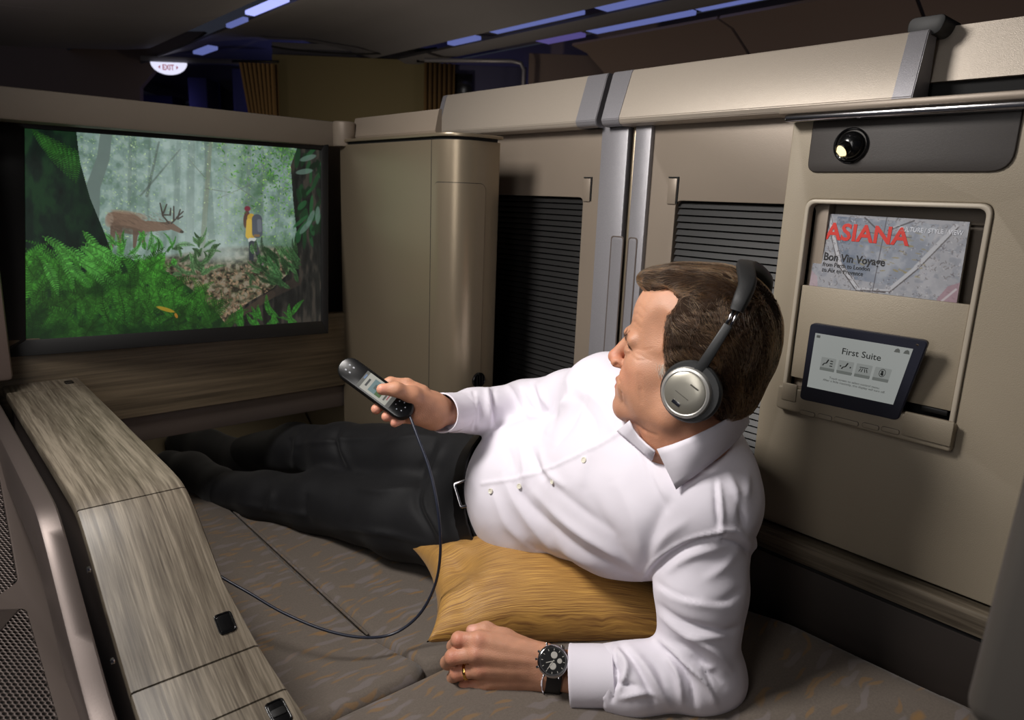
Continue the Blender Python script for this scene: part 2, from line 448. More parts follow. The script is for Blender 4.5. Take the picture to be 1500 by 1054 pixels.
# dock recess and lower bar
box('dock_recess', (XP+.030, yB+.008, zB), (XP+.034, yA-.008, zpb), M['gap'], SP, bev=0)
box('dock_rail', (XP+.004, yB+.010, zpb-.026), (XP+.010, yA-.010, zpb-.014), M['brown_panel'], SP, bev=.002)
box('dock_slot', (XP+.0035, yB+.012, zpb-.008), (XP+.0045, yB+.045, zpb-.001), M['black_matte'], SP, bev=.001)
zbar = zB + .030
plate('dock_bar', [rounded([(yB-.004, zB-.008), (yA+.002, zB-.008), (yA+.002, zbar), (yB-.004, zbar)], [.004, .008, .006, .006])], XP-.014, XP+.004, M['taupe_panel'], SP, bev=.003)
box('dock_cheek', (XP-.016, yA-.030, zB+.008), (XP-.012, yA-.006, zbar+.006), M['taupe_panel'], SP, bev=.002)
box('dock_cheek', (XP-.0175, yB-.004, zB+.0), (XP-.012, yB+.058, zbar+.004), M['taupe_panel'], SP, bev=.002)
# five flush pill-shaped keys on the bar
for (a, b) in ((1172, 1194), (1198, 1219), (1222, 1258), (1263, 1288), (1291, 1318)):
    py = 603 + (a-1172)*.205
    ya, za = pyz(a, py, XP-.014); yb, zb_ = pyz(b, py+(b-a)*.205, XP-.014)
    zc = (za+zb_)/2
    o_ = [(yb, zc-.0038), (ya, zc-.0038), (ya, zc+.0038), (yb, zc+.0038)]
    plate('key_outline', [rounded(o_, .0036)], XP-.0150, XP-.0138, M['brown_panel'], SP, bev=.0002)
    o2 = [(yb+.0005, zc-.0033), (ya-.0005, zc-.0033), (ya-.0005, zc+.0033), (yb+.0005, zc+.0033)]
    plate('key', [rounded(o2, .0032)], XP-.0155, XP-.0138, M['taupe_panel'], SP, bev=.0004)

# reading lamp panel
LP = thing('reading_lamp', (1.05, .4, 1.3), 'dark brown lamp panel with small round swivelling reading lamp', 'lamp')
zl = pyz(1350, 252)[1]
y_l, y_r = pyz(1190, 200)[0], pyz(1493, 200)[0]
plate('lamp_panel', [rounded([(y_r, zl), (y_l, zl), (y_l, 1.376), (y_r, 1.376)], [.026, .014, .002, .002])], XP-.004, XP+.001, M['dark_panel'], LP, bev=.0016)
bc = onp(1247, 213, 0, XP-.004)
LM = frame(bc, (0, 1, 0), (0, 0, 1), (-1, 0, 0)) @ Matrix.Diagonal((-1, 1, 1, 1))
LM = Matrix.Translation(Vector(bc)) @ Matrix.Rotation(-PI/2, 4, 'Y')
lathe('lamp_socket', [(.0246, -.002), (.0246, .0022), (.0232, .0032), (.0218, .0022), (.0208, -.001), (0, -.001)], LM, M['black_gloss'], LP)
lathe('lamp_ball', [(.0195*math.sin(a), .0195*math.cos(a)*.8+.0005) for a in [i*PI/2/14 for i in range(15)]], LM, M['black_gloss'], LP)
ld = Vector((-.80, .28, -.52)).normalized()
nose = ld.to_track_quat('Z', 'Y').to_matrix().to_4x4()
NB = Matrix.Translation(Vector(bc) + Vector((-.004, 0, 0)) + ld*.0135) @ nose
lathe('lamp_nozzle', [(.0108, -.008), (.0108, .0045), (.0100, .0056), (.0090, .0046), (.0086, 0), (0, -.001)], NB, M['black_gloss'], LP, n=24)
lathe('lamp_bulb', [(.0086, .0015), (.0080, .0046), (.0050, .0064), (0, .0068)], NB, emit_mat('warm lamp lens', (1.0, .80, .42, 1), 1.6), LP, n=6, ang=10)
# ledge and polished trim above the lamp
t = thing('panel_ledge', (1.03, .2, 1.39), 'thin taupe ledge with polished metal edge above reading lamp', 'ledge')
box('ledge_board', (1.020, -.12, 1.3855), (1.10, .575, 1.396), M['taupe'], t, bev=.003)
box('polished_edge', (1.022, -.12, 1.3745), (1.046, .566, 1.3850), M['chrome'], t, bev=.0035, seg=3)

# oak ledge strip along the right wall with shadow gap, lower wall
OL = thing('oak_ledge', (1.05, .4, .7), 'narrow grey oak ledge strip along the right wall', 'ledge')
ol = [yz(1100, 752, 1.02), yz(1440, 893, 1.02)]
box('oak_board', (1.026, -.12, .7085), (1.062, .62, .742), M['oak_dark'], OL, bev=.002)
box('shadow_gap', (1.034, -.12, .700), (1.062, .62, .7085), M['gap'], OL, bev=0)
struct(box('wall_lower_right', (1.032, -.12, .40), (1.064, 1.60, .700), M['lower_shaded'], bev=.001), 'lower wall below the oak ledge, shade darkened into its colour')
struct(box('trim_1', (XW-.002, .575, .60), (XW+.02, .60, 1.39), M['taupe_panel'], bev=.002), 'narrow taupe trim at the edge of the side panel') if False else None

# ------------------------------------------------------------------ storage tower
TW = thing('storage_tower', (.88, 1.35, .71), 'bronze storage tower with rounded corner beside the screen', 'cabinet')
zt_, z0_ = 1.357, .43
def tower_plan(x0, y0, x1, y1, r, n=10):
    pts = [(x0, y1)]
    for i in range(n+1):
        a = PI + (PI/2)*i/n
        pts.append((x0+r + r*math.cos(a), y0+r + r*math.sin(a)))
    r2 = .008
    for i in range(5):
        a = -PI/2 + (PI/2)*i/4
        pts.append((x1-r2 + r2*math.cos(a), y0+r2 + r2*math.sin(a)))
    pts.append((x1, y1)); return pts
pl = tower_plan(.84, 1.13, .958, 1.58, .062)
prism('tower_body', pl, z0_, zt_, 2, M['bronze'], TW, ang=20)
prism('tower_top', tower_plan(.836, 1.126, .962, 1.58, .065), zt_+.006, zt_+.0125, 2, M['bronze'], TW, bev=.001)
prism('top_gap', tower_plan(.844, 1.134, .954, 1.575, .06), zt_, zt_+.006, 2, M['gap'], TW)
# door set into the curved corner: outline groove + proud skin following the plan
def wrap_plan(s):
    """point and outward normal along the tower plan by arc length s measured from the start of the curve (negative = along the flat face)"""
    x0, y0, r = .84, 1.13, .062
    L = r*PI/2
    if s < 0: return Vector((x0, y0+r-s, 0)), Vector((-1, 0, 0))
    if s < L:
        a = PI + s/r; return Vector((x0+r+r*math.cos(a), y0+r+r*math.sin(a), 0)), Vector((math.cos(a), math.sin(a), 0))
    return Vector((x0+r+(s-L), y0, 0)), Vector((0, -1, 0))
def wrap_skin(name, s0, s1, za, zb, r, off0, off1, m, ring=None):
    n = 36; cols = []
    nz = 10
    vs, fs = [], []
    S = [s0 + (s1-s0)*(.5-.5*math.cos(PI*i/n)) for i in range(n+1)]
    for s in S:
        d = min(s-s0, s1-s); top = zb - (r - math.sqrt(max(0, r*r-(r-min(d, r))**2)) if d < r else 0)
        p, nr = wrap_plan(s)
        for z in (za, top):
            vs.append(p + nr*off1 + Vector((0, 0, z))); vs.append(p + nr*off0 + Vector((0, 0, z)))
    for i in range(n):
        a = i*4; b = a+4
        fs += [(a, b, b+2, a+2), (a+2, b+2, b+3, a+3)]
    fs += [(0, 2, 3, 1), (n*4, n*4+1, n*4+3, n*4+2)]
    return mesh_obj(name, vs, fs, m, TW, ang=30)
zdt = onp(655, 267, 1, 1.15)[2]
wrap_skin('door_outline', -.004, .1145, .45, zdt+.0012, .014, -.001, .0004, M['gap'])
wrap_skin('tower_door', -.0028, .1133, .45, zdt, .013, 0, .0014, M['bronze'])
sx = .84
box('panel_seam', (sx-.0004, 1.205, z0_), (sx+.002, 1.2063, zt_), M['gap'], TW, bev=0)
# round black vent near the foot of the tower
vc, vn = wrap_plan(.0974+.013)
vp = onp(700, 556, 1, 1.13)
VM = Matrix.Translation(Vector((vp[0], 1.1285, vp[2]))) @ Matrix.Rotation(PI/2, 4, 'X')
AV = thing('air_vent', (vp[0], 1.128, vp[2]), 'small round black air nozzle low on the bronze tower', 'vent')
lathe('nozzle_ring', [(.0165, -.001), (.0165, .003), (.0150, .0045), (.0132, .003), (.0125, 0), (0, 0)], VM, M['black_gloss'], AV, n=28)
for k in range(3):
    box('nozzle_vane', (vp[0]-.0012+(k-1)*.007, 1.1235, vp[2]-.010), (vp[0]+.0012+(k-1)*.007, 1.1275, vp[2]+.010), M['black_gloss'], AV, bev=.0005)

# ------------------------------------------------------------------ screen wall
TVW = 1.60
struct(box('wall_far_top', (-.35, 1.583, 1.352), (.84, 1.66, 1.409), M['taupe_flat'], bev=.006), 'beige band above the screen')
struct(box('wall_far_lower', (-.35, 1.585, .717), (.86, 1.63, .775), M['brown_panel'], bev=.002), 'brown band below the oak panel')
OP = box('oak_fascia', (.10, 1.572, .776), (.845, 1.60, .960), M['oak_side'], bev=.002)
tag(OP, 'dark oak fascia panel directly below the big screen', 'panel')
struct(box('wall_far_back', (-.4, 1.70, .717), (1.0, 1.74, 1.395), M['taupe_flat'], bev=0), 'wall behind the screen')
TV = thing('wall_screen', (.49, 1.58, .93), 'wide wall-mounted television showing a misty forest scene', 'television')
tl, tr, bl, br = [Vector(at(*q)) for q in ((36,188,1.33), (470,220,1.65), (38,498,1.33), (470,470,1.65))]
U = (tr-tl); V_ = (bl-tl)
nrm = U.cross(V_).normalized()
if nrm.y > 0: nrm = -nrm       # faces the suite (-Y)
def tvp(u, v, d=0):
    p = tl*(1-u)*(1-v) + tr*u*(1-v) + bl*(1-u)*v + br*u*v
    return p + nrm*d
bl_l, bl_r, bt, bb = -.085, 1.030, -.075, 1.075
# bezel as four mitred bars round the picture, housing behind
def tv_bar(c):
    pts = [tvp(u, v, -.004) for u, v in c] + [tvp(u, v, .004) for u, v in c]
    return hexa('bezel', pts, M['black_matte'], TV, bev=.001)
tv_bar([(bl_l, bt), (bl_r, bt), (1, 0), (0, 0)]); tv_bar([(bl_l, bb), (0, 1), (1, 1), (bl_r, bb)])
tv_bar([(bl_l, bt), (0, 0), (0, 1), (bl_l, bb)]); tv_bar([(bl_r, bt), (bl_r, bb), (1, 1), (1, 0)])
hexa('housing', [tvp(u, v, -.035) for u, v in ((bl_l, bt), (bl_r, bt), (bl_r, bb), (bl_l, bb))] + [tvp(u, v, -.0035) for u, v in ((bl_l, bt), (bl_r, bt), (bl_r, bb), (bl_l, bb))], M['black_matte'], TV, bev=0)

# left end of the screen wall (pale post at the picture's left edge)
LPst = onp(-14, 300, 1, 1.55)
struct(box('trim_2', (LPst[0]-.05, 1.50, .90), (LPst[0]-.002, 1.60, 1.36), M['bin_warm'], bev=.008), 'pale post at the left end of the screen wall')

# ------------------------------------------------------------------ footwell behind the screen wall
FW = thing('footwell', (.55, 1.9, .5), 'beige lined footwell under the screen wall', 'footwell'); FW['kind'] = 'structure'
box('back_panel', (.10, 2.30, .40), (1.05, 2.33, .76), M['leather'], FW, bev=0)
box('side_panel', (.96, 1.585, .40), (.99, 2.31, .76), M['leather'], FW, bev=0)
box('side_panel', (.12, 1.64, .40), (.16, 2.31, .76), M['leather'], FW, bev=0)
box('lid_panel', (.10, 1.64, .74), (1.05, 2.33, .76), M['taupe_flat'], FW, bev=0)
prism('foot_pad', rounded([(1.96, .42), (2.29, .42), (2.29, .71), (2.22, .69), (1.99, .52)], [.001, .01, .02, .04, .03]), .17, .95, 0, M['leather'], FW, ang=40) if True else None

# ------------------------------------------------------------------ console on the left with oak lids
CN = thing('side_console', (.2, 1.0, .5), 'grey oak topped side console with hinged lids', 'console')
xl, xr = .137, .262
def prof_z(y):
    """height of the console top along y"""
    pts = [(-.3, .56), (.30, .60), (.45, .652), (.60, .695), (.66, .716), (.72, .741), (.80, .792), (.885, .852), (.925, .873), (.98, .8755), (2.2, .8755)]
    for (a, za), (b, zb) in zip(pts, pts[1:]):
        if a <= y <= b:
            return za + (zb-za)*(y-a)/(b-a)
    return pts[-1][1]
def xedge_r(y):
    return .262 + max(0, .80-y)*.12
def lid(name, y0, y1, m, thick=.014, label=None, xl_=xl):
    ys = list(np.linspace(y0+.0010, y1-.0010, max(3, int((y1-y0)/.012)))); vs = []; fs = []
    zz = np.array([np.mean([prof_z(y+d) for d in np.linspace(-.02, .02, 9)]) for y in ys])
    for y, z in zip(ys, zz):
        xr_ = xedge_r(y)
        # rounded edges across
        prof = [(xl_, z-thick), (xl_, z-.003), (xl_+.0009, z-.0009), (xl_+.003, z), (xr_-.006, z), (xr_-.002, z-.0015), (xr_, z-.006), (xr_, z-thick)]
        vs += [(x, y, zc) for x, zc in prof]
    k = 8
    for i in range(len(ys)-1):
        for j in range(k):
            fs.append((i*k+j, i*k+(j+1) % k, (i+1)*k+(j+1) % k, (i+1)*k+j))
    fs += [tuple(range(k)), tuple(range(len(ys)*k-1, (len(ys)-1)*k-1, -1))]
    o = mesh_obj(name, vs, fs, m, CN, ang=40)
    if label: o['label'] = label
    return o
seams = [1.62, 1.503, .921, .72, .662, .30]
for a, b in zip(seams, seams[1:]): lid('oak_lid', b, a, M['oak_top'])
# body below
ys = list(np.linspace(.30, 1.62, 60)); vs = []; fs = []
for y in ys:
    z = prof_z(y) - .0142
    vs += [(xl+.010, y, .40), (xl+.010, y, z), (xedge_r(y)-.005, y, z), (xedge_r(y)-.005, y, .40)]
for i in range(len(ys)-1):
    for j in range(4): fs.append((i*4+j, i*4+(j+1) % 4, (i+1)*4+(j+1) % 4, (i+1)*4+j))
fs += [(0,1,2,3), tuple(range(len(ys)*4-1, len(ys)*4-5, -1))]
mesh_obj('console_body', vs, fs, M['brown_panel'], CN, ang=40)
# black finger latches
def latch(px, py, w_, h_, rot=0, name='lid_latch'):
    # point on the lid surface
    lo, hi = .4, 2.0
    best = None
    for y in np.linspace(.5, 1.6, 2201):
        p = onp(px, py, 1, y)
        e = abs(p[2]-prof_z(y))
        if best is None or e < best[0]: best = (e, p, y)
    _, p, y = best
    dz = (prof_z(y+.01)-prof_z(y-.01))/.02
    ty = Vector((0, 1, dz)).normalized(); nz_ = Vector((1, 0, 0)).cross(ty)
    return p, ty, nz_
def latch_obj(px, py, w_, h_, keys=1):
    p, ty, nz_ = latch(px, py, w_, h_)
    F = frame(Vector(p), (1, 0, 0), ty, nz_)
    def put(nm, loops, z0, z1, m, bev):
        o = plate(nm, loops, z0, z1, m, None, bev=bev, axis=2); o.data.transform(F); adopt(o, CN); return o
    R_ = lambda w2, h2, r: rounded([(-w2/2, -h2/2), (w2/2, -h2/2), (w2/2, h2/2), (-w2/2, h2/2)], r)
    put('latch_frame', [R_(w_, h_, .005), R_(w_-.004, h_-.004, .004)], -.001, .0016, M['black_gloss'], .0006)
    put('latch_button', [R_(w_-.0045, h_-.0045, .004)], -.001, .0008, M['black_gloss'], .0004)
    if keys > 1:
        put('latch_key', [R_(w_*.7, h_*.3, .002)], .0006, .0018, M['black_matte'], .0004)
latch_obj(101, 560, .015, .022)
latch_obj(330, 912, .020, .026)
latch_obj(408, 1043, .021, .030, 2)
# metal rail along the outer side of the console
RL = thing('console_rail', (.1, 1.0, .8), 'brown metal grab rail beside the oak console', 'rail')
ys = list(np.linspace(.30, 1.70, 90)); vs = []; fs = []
def rail_z(y): return np.mean([prof_z(y+d) for d in np.linspace(-.02, .02, 9)]) + .004
for y in ys:
    z = rail_z(y); x1 = .1195; x0 = .096
    prof = [(x1, z-.05), (x1, z-.002), (x1-.002, z), (x0+.006, z), (x0+.002, z-.0015), (x0, z-.006), (x0-.004, z-.05)]
    vs += [(x, y, zc) for x, zc in prof]
k = 7
for i in range(len(ys)-1):
    for j in range(k): fs.append((i*k+j, i*k+(j+1) % k, (i+1)*k+(j+1) % k, (i+1)*k+j))
fs += [tuple(range(k)), tuple(range(len(ys)*k-1, (len(ys)-1)*k-1, -1))]
mesh_obj('rail_bar', vs, fs, M['brown_metal'], RL, ang=40)
for (px, py) in ((130, 834), (165, 968)):
    p = onp(px, py, 0, .1195)
    SM = Matrix.Translation(Vector((.1190, p[1], p[2]))) @ Matrix.Rotation(PI/2, 4, 'Y')
    lathe('screw', [(.0032, -.001), (.0032, .0012), (.0026, .0018), (.0014, .0016), (.0012, .0006), (0, .0006)], SM, M['chrome'], RL, n=14)
# dark channel between rail and console
struct(box('trim_3', (.1205, .30, .40), (.136, 1.62, .60), M['gap'], bev=0), 'dark channel between rail and console')

# outer shell with two mesh grilles at the lower left
SH = thing('outer_shell', (0, .8, .6), 'brown grey outer shell panel with black mesh grilles', 'panel')
# plane through three pixel rays: a panel sloping away from the rail
A_ = Vector(at(80, 1054, .70)); B_ = Vector(at(190, 1054, .74)); D_ = Vector(at(18, 700, 1.02)); 
ex = (B_-A_).normalized(); nS = ex.cross((D_-A_)).normalized()
if nS.z < 0: nS = -nS
def onS(px, py):
    r = Vector(ray(px, py)); c = Vector(CAM_POS); return c + r * ((A_-c).dot(nS)/r.dot(nS))
ey = nS.cross(ex).normalized()
FS = frame(A_, ex, ey, nS)
FSi = FS.inverted()
def s2(px, py): q = FSi @ onS(px, py); return (q.x, q.y)
outl = [s2(-200, 1150), s2(152, 1150), s2(105, 973), s2(46, 762), s2(-8, 580), s2(-60, 560)]
h1 = rounded([s2(-200, 895), s2(40, 890), s2(95, 1080), s2(100, 1120), s2(-200, 1120)], [.001, .008, .001, .001, .001])
h2 = rounded([s2(-60, 640), s2(0, 700), s2(27, 850), s2(-4, 872), s2(-60, 880)], [.001, .001, .008, .004, .001])
o = plate('shell_panel', [outl, h1, h2], -.004, 0, M['brown_panel'], None, bev=.0012, axis=2); o.data.transform(FS); adopt(o, SH)
def grille(hp, nm):
    # hexagonal wire mesh clipped to the opening
    xs = [p[0] for p in hp]; ysv = [p[1] for p in hp]
    def inside(x, y):
        c = False; n = len(hp); j = n-1
        for i in range(n):
            if (hp[i][1] > y) != (hp[j][1] > y) and x < (hp[j][0]-hp[i][0])*(y-hp[i][1])/(hp[j][1]-hp[i][1])+hp[i][0]: c = not c
            j = i
        return c
    bm = bmesh.new(); s = .0026; pitch = .0056; row = pitch*.866
    y = min(ysv); r = 0
    lw_ = pitch/2 / math.cos(PI/6); li = lw_*.72
    while y < max(ysv):
        x = min(xs) + (pitch/2 if r % 2 else 0)
        while x < max(xs):
            if inside(x, y):
                q = FS @ Vector((x, y, 0)); u, v, _ = [float(a) for a in proj(np.array(q))]
                if -25 < u and v < 1085:
                    O = []; I = []; D = []
                    for kk in range(6):
                        a = PI/6 + kk*PI/3
                        O.append(bm.verts.new((x+lw_*math.cos(a), y+lw_*math.sin(a), -.0010)))
                        I.append(bm.verts.new((x+li*math.cos(a), y+li*math.sin(a), -.0006)))
                        D.append(bm.verts.new((x+li*math.cos(a), y+li*math.sin(a), -.0022)))
                    for kk in range(6):
                        l = (kk+1) % 6
                        bm.faces.new((O[kk], O[l], I[l], I[kk])); bm.faces.new((I[kk], I[l], D[l], D[kk]))
            x += pitch
        y += row; r += 1
    me = bpy.data.meshes.new(nm); bm.to_mesh(me); bm.free(); me.transform(FS)
    g = link(nm, me, M['brown_metal']); adopt(g, SH); g['kind'] = 'stuff'
    return g
grille(h1, 'mesh_grille'); grille(h2, 'mesh_grille')
o = plate('grille_backing', [outl], -.030, -.026, M['gap'], None, bev=.0005, axis=2); o.data.transform(FS); adopt(o, SH)
# dark recess between shell and rail
struct(mesh_obj('trim_4', [Vector(at(8, 560, 1.5)), onS(186, 1040)+Vector((0,0,-.06)), Vector((.098, .45, .60)), Vector((.098, 1.7, .70))], [(0,1,2,3)], M['gap']), 'dark recess beside the rail') if False else None
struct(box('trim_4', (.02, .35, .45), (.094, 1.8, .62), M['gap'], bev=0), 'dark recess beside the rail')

# ------------------------------------------------------------------ near pillar at the right edge (close to the lens)
a0 = onp(1496, 690, 1, .09); a1 = onp(1402, 1054, 1, .09)
struct(hexa('pillar', [(a1[0], .09, a1[2]), (a1[0]+.5, .09, a1[2]), (a1[0]+.5, -.1, a1[2]), (a1[0], -.1, a1[2]),
                (a0[0]+.026, .09, a0[2]+.15), (a0[0]+.5, .09, a0[2]+.15), (a0[0]+.5, -.1, a0[2]+.15), (a0[0]+.026, -.1, a0[2]+.15)], mat('grey seat shell', srgb(72, 67, 62), .6), bev=.012, seg=4), 'brown seat shell edge close to the lens')

struct(box('floor', (-1.5, -1.5, -.02), (6, 9, 0), M['brown_panel'], bev=0), 'dark cabin floor')
def footwell_fill():  # hidden light added to brighten the foot pad, not a fitted lamp
    l = bpy.data.lights.new('footwell_fill', 'AREA'); l.energy = .12; l.size = .25; l.color = (1, .9, .75)
    o = bpy.data.objects.new('footwell_fill', l); C.objects.link(o); o.location = (.6, 1.80, .73)
footwell_fill()
# ------------------------------------------------------------------ the cabin beyond the suite
def strip_y(name, sec, y0, y1, m, th=.012, parent=None, smooth=True, n=1):
    """sheet with a cross-section (x,z) extruded along y, given a thickness upwards"""
    vs, fs = [], []; k = len(sec)
    P = [np.array(p, float) for p in sec]
    off = []
    for i in range(k):
        t = P[min(i+1, k-1)] - P[max(i-1, 0)]; t /= np.linalg.norm(t); nn = np.array([-t[1], t[0]])
        if nn[1] < 0: nn = -nn
        off.append(P[i]+nn*th)
    for y in (y0, y1):
        vs += [(p[0], y, p[1]) for p in P] + [(p[0], y, p[1]) for p in off[::-1]]
    K = 2*k
    for j in range(K): fs.append((j, (j+1) % K, K+(j+1) % K, K+j))
    fs += [tuple(range(K)), tuple(range(2*K-1, K-1, -1))]
    return mesh_obj(name, vs, fs, m, parent, ang=50)

# left bins (above our side), cove, central ceiling, right bins: all run along the aisle
lb = [(-1.2, 2.15), (-.6, 2.20), (0, 2.16), (.3, 2.03), (.45, 1.93), (.75, 1.95), (1.0, 1.985), (1.20, 2.01), (1.34, 2.04), (1.41, 2.09), (1.42, 2.15)]
for i, (a, b) in enumerate(((-.5, 1.25), (1.26, 2.5), (2.51, 3.7), (3.71, 4.85))):
    o = strip_y('overhead_bin', lb, a, b, M['ceiling'])
    tag(o, 'dark curved overhead bin above the screen side of the cabin, %s' % ['nearest the seat', 'second along', 'third along', 'farthest along'][i], 'bin', 'left overhead bins')
struct(strip_y('ceiling', [(1.62, 2.125), (1.75, 2.17), (2.0, 2.21), (2.25, 2.21), (2.45, 2.16), (2.54, 2.10)], -.5, 8.5, M['ceiling']), 'dark central cabin ceiling')
struct(strip_y('ceiling_cove', [(1.22, 2.20), (1.45, 2.30), (1.64, 2.24)], -.5, 8.5, M['ceiling']), 'cove over the mood light')
struct(strip_y('ceiling_cove', [(2.50, 2.14), (2.8, 2.27), (3.3, 2.22)], -.5, 8.5, M['ceiling']), 'cove over the right mood lights')
blue = emit_mat('blue mood light', (.22, .27, .72, 1), .50)
blue2 = emit_mat('violet mood light', (.20, .16, .55, 1), .38)
blue3 = emit_mat('pale blue mood light', (.38, .42, .95, 1), 1.3)
def light_strip(x, z, wx, y0, y1, m, label):
    o = box('mood_light', (x-wx/2, y0, z), (x+wx/2, y1, z+.02), m, bev=.004)
    return tag(o, label, 'light strip', 'mood light strips')
def Yat(px, py, X): return onp(px, py, 0, X)[1]
# left cove lights
xa = 1.53
def seg_l(p0, p1, X, m, label, w_=.05):
    ya, yb = sorted((Yat(*p0, X), Yat(*p1, X)))
    z = (onp(*p0, 0, X)[2] + onp(*p1, 0, X)[2])/2
    return light_strip(X, z, w_, ya, yb, m, label)
seg_l((417, 0), (366, 24), 1.53, blue3, 'pale blue ceiling light strip nearest the top edge', .05)
seg_l((360, 30), (335, 42), 1.53, blue, 'short dim blue ceiling light strip past a joint', .03)
seg_l((312, 70), (290, 82), 1.62, blue, 'small violet ceiling light strip above the exit sign bar', .06)
seg_l((700, 56), (660, 68), 2.60, blue, 'short far segment of upper blue ceiling strip', .05)
seg_l((850, 20), (722, 48), 2.60, blue, 'middle segment of upper blue ceiling strip', .07)
seg_l((965, -4), (880, 15), 2.60, blue, 'near segment of upper blue ceiling strip', .09)
seg_l((845, 50), (790, 63), 2.86, blue2, 'short violet segment of lower ceiling strip', .14)
seg_l((1008, 17), (862, 48), 2.86, blue, 'middle segment of lower blue ceiling strip', .13)
seg_l((1120, -10), (1014, 14), 2.86, blue, 'near segment of lower blue ceiling strip', .15)
# slim rail between the two right strips
struct(strip_y('ceiling_rail', [(2.66, 2.10), (2.70, 2.075), (2.76, 2.075), (2.78, 2.10)], -.5, 8.5, M['ceiling'], th=.02), 'dark rail between the light strips')
rb = [(2.98, 2.08), (3.10, 2.06), (3.25, 1.98), (3.36, 1.86), (3.42, 1.72), (3.42, 1.62), (3.36, 1.56)]
for i, (a, b) in enumerate(((.5, 1.22), (1.235, 2.02), (2.035, 2.95))):
    o = strip_y('overhead_bin', rb, a, b, M['bin_warm'] if i == 1 else M['bin_warm'])
    tag(o, 'curved overhead bin over the far aisle, %s' % ['nearest the reading lamp', 'second from the reading lamp', 'farthest from the reading lamp'][i], 'bin', 'right overhead bins')
struct(box('wall_cabin_right', (3.6, -.5, 0), (3.65, 9, 2.3), M['bin_warm'], bev=0), 'far cabin side wall')

# everything across the far aisle stands square to the aisle that cuts the cabin at an angle
AX = _R @ np.array([1.0, 0, 0]); AX[2] = 0; AX /= np.linalg.norm(AX)      # along the cross wall
AN = np.array([-AX[1], AX[0], 0.0]);                                      # away from the suite
if AN @ np.array([.6, .7, 0]) < 0: AN = -AN
def slab(name, px0, px1, pyt, d, m, z0=0.0, th=.05, bev=.004, drop=None):
    """upright slab square to AX: its near face spans two sight lines at depth d, top at pyt"""
    p0 = at(px0, pyt, d); p1 = at(px1, pyt, d); zt = (p0[2]+p1[2])/2; zb = zt-drop if drop else z0
    c = []
    for z in (zb, zt):
        for p, o in ((p0, 0), (p1, 0), (p1, th), (p0, th)):
            q = p + AN*o; c.append((q[0], q[1], z))
    return hexa(name, c, m, bev=bev)
struct(slab('partition', 398, 642, 84, 4.6, mat('beige partition', srgb(112, 102, 70), .7)), 'beige cabin partition wall')
def curtain(pxa, pxb, py, d, label, n=9, lean=0):
    pa, pb = at(pxa, py, d), at(pxb, py, d); z1 = (pa[2]+pb[2])/2; z0 = .01
    t = thing('curtain', (float((pa[0]+pb[0])/2), float((pa[1]+pb[1])/2), z0), label, 'curtain', 'cabin curtains')
    cm_ = mat('ochre curtain', srgb(126, 98, 58), .9)
    N_ = n*10; vs = []; fs = []
    for i in range(N_+1):
        u = i/N_; f = math.sin(u*n*2*PI)
        for z in (z0, z1):
            q = pa + (pb-pa)*u - AN*(.022*f) + AX*(.008*math.cos(u*n*4*PI) + (lean*(1-u)*(z1-z) if lean else 0)); vs.append((q[0], q[1], z))
    for i in range(N_): fs.append((2*i, 2*i+2, 2*i+3, 2*i+1))
    o = mesh_obj('curtain_cloth', vs, fs, cm_, t, smooth=True)
    md = o.modifiers.new('s', 'SOLIDIFY'); md.thickness = .004
    tube('curtain_rail', [tuple(pa-AX*.05+np.array([0, 0, .012])), tuple(pb+AX*.02+np.array([0, 0, .012]))], .008, M['black_matte'], t)
curtain(352, 404, 93, 4.5, 'gathered ochre curtain beside the exit sign', 8, lean=.15)
curtain(622, 664, 93, 4.5, 'gathered ochre curtain right of the beige partition', 6)
struct(slab('beam', 205, 412, 85, 5.0, M['ceiling'], drop=.035), 'dark cross bar carrying the exit sign')
ec = at(246, 91, 4.98); ew = np.linalg.norm(at(272, 91, 4.98)-at(219.5, 91, 4.98))/2; eh = ec[2]-at(246, 108.5, 4.98)[2]
ES = thing('exit_sign', tuple(ec), 'glowing half-round white exit sign with red letters', 'sign')
FE = frame(ec, AX, (0, 0, 1), -AN)
def esp(nm, lp, z0, z1, m, bev=.0005):
    o = plate(nm, lp, z0, z1, m, None, bev=bev, axis=2); o.data.transform(FE); adopt(o, ES); return o
esp('sign_face', [[(ew*math.cos(a), eh*math.sin(a)) for a in np.linspace(PI, 2*PI, 25)]], -.02, 0, emit_mat('lit white sign', (.80, .80, 1.0, 1), 1.0), .003)
redm = emit_mat('lit red letters', (.50, .01, .05, 1), .55)
text_obj('sign_letters', 'EXIT', eh*.62, FE @ Matrix.Translation((0, -eh*.63, .001)), redm, ES, align='CENTER', bold=.0010, sx=.80)
for s in (-1, 1):
    esp('sign_arrow', [[(s*ew*.56, -eh*.41), (s*ew*.45, -eh*.41+eh*.16), (s*ew*.45, -eh*.41-eh*.16)]], 0, .0015, redm, .0002)
navy = mat('far galley panel', srgb(70, 70, 100), .6)
dkm = M['black_matte']
for (px0, px1, pt, d_, mm, lab) in ((274, 302, 113, 6.0, navy, 'pale cabinet column behind the exit sign'), (302, 340, 118, 6.40, dkm, 'dark galley unit behind the exit sign'), (339, 358, 100, 5.6, navy, 'narrow cabinet column beside the ochre curtain'), (205, 252, 139, 6.9, navy, 'low cabinet far beyond the exit sign')):
    tag(slab('galley_cabinet', px0, px1, pt, d_, mm, th=.3, bev=.01), lab, 'cabinet')
struct(box('wall_far_end', (-2, 9.4, 0), (6, 9.5, 2.5), M['ceiling'], bev=0), 'far end wall of the cabin')
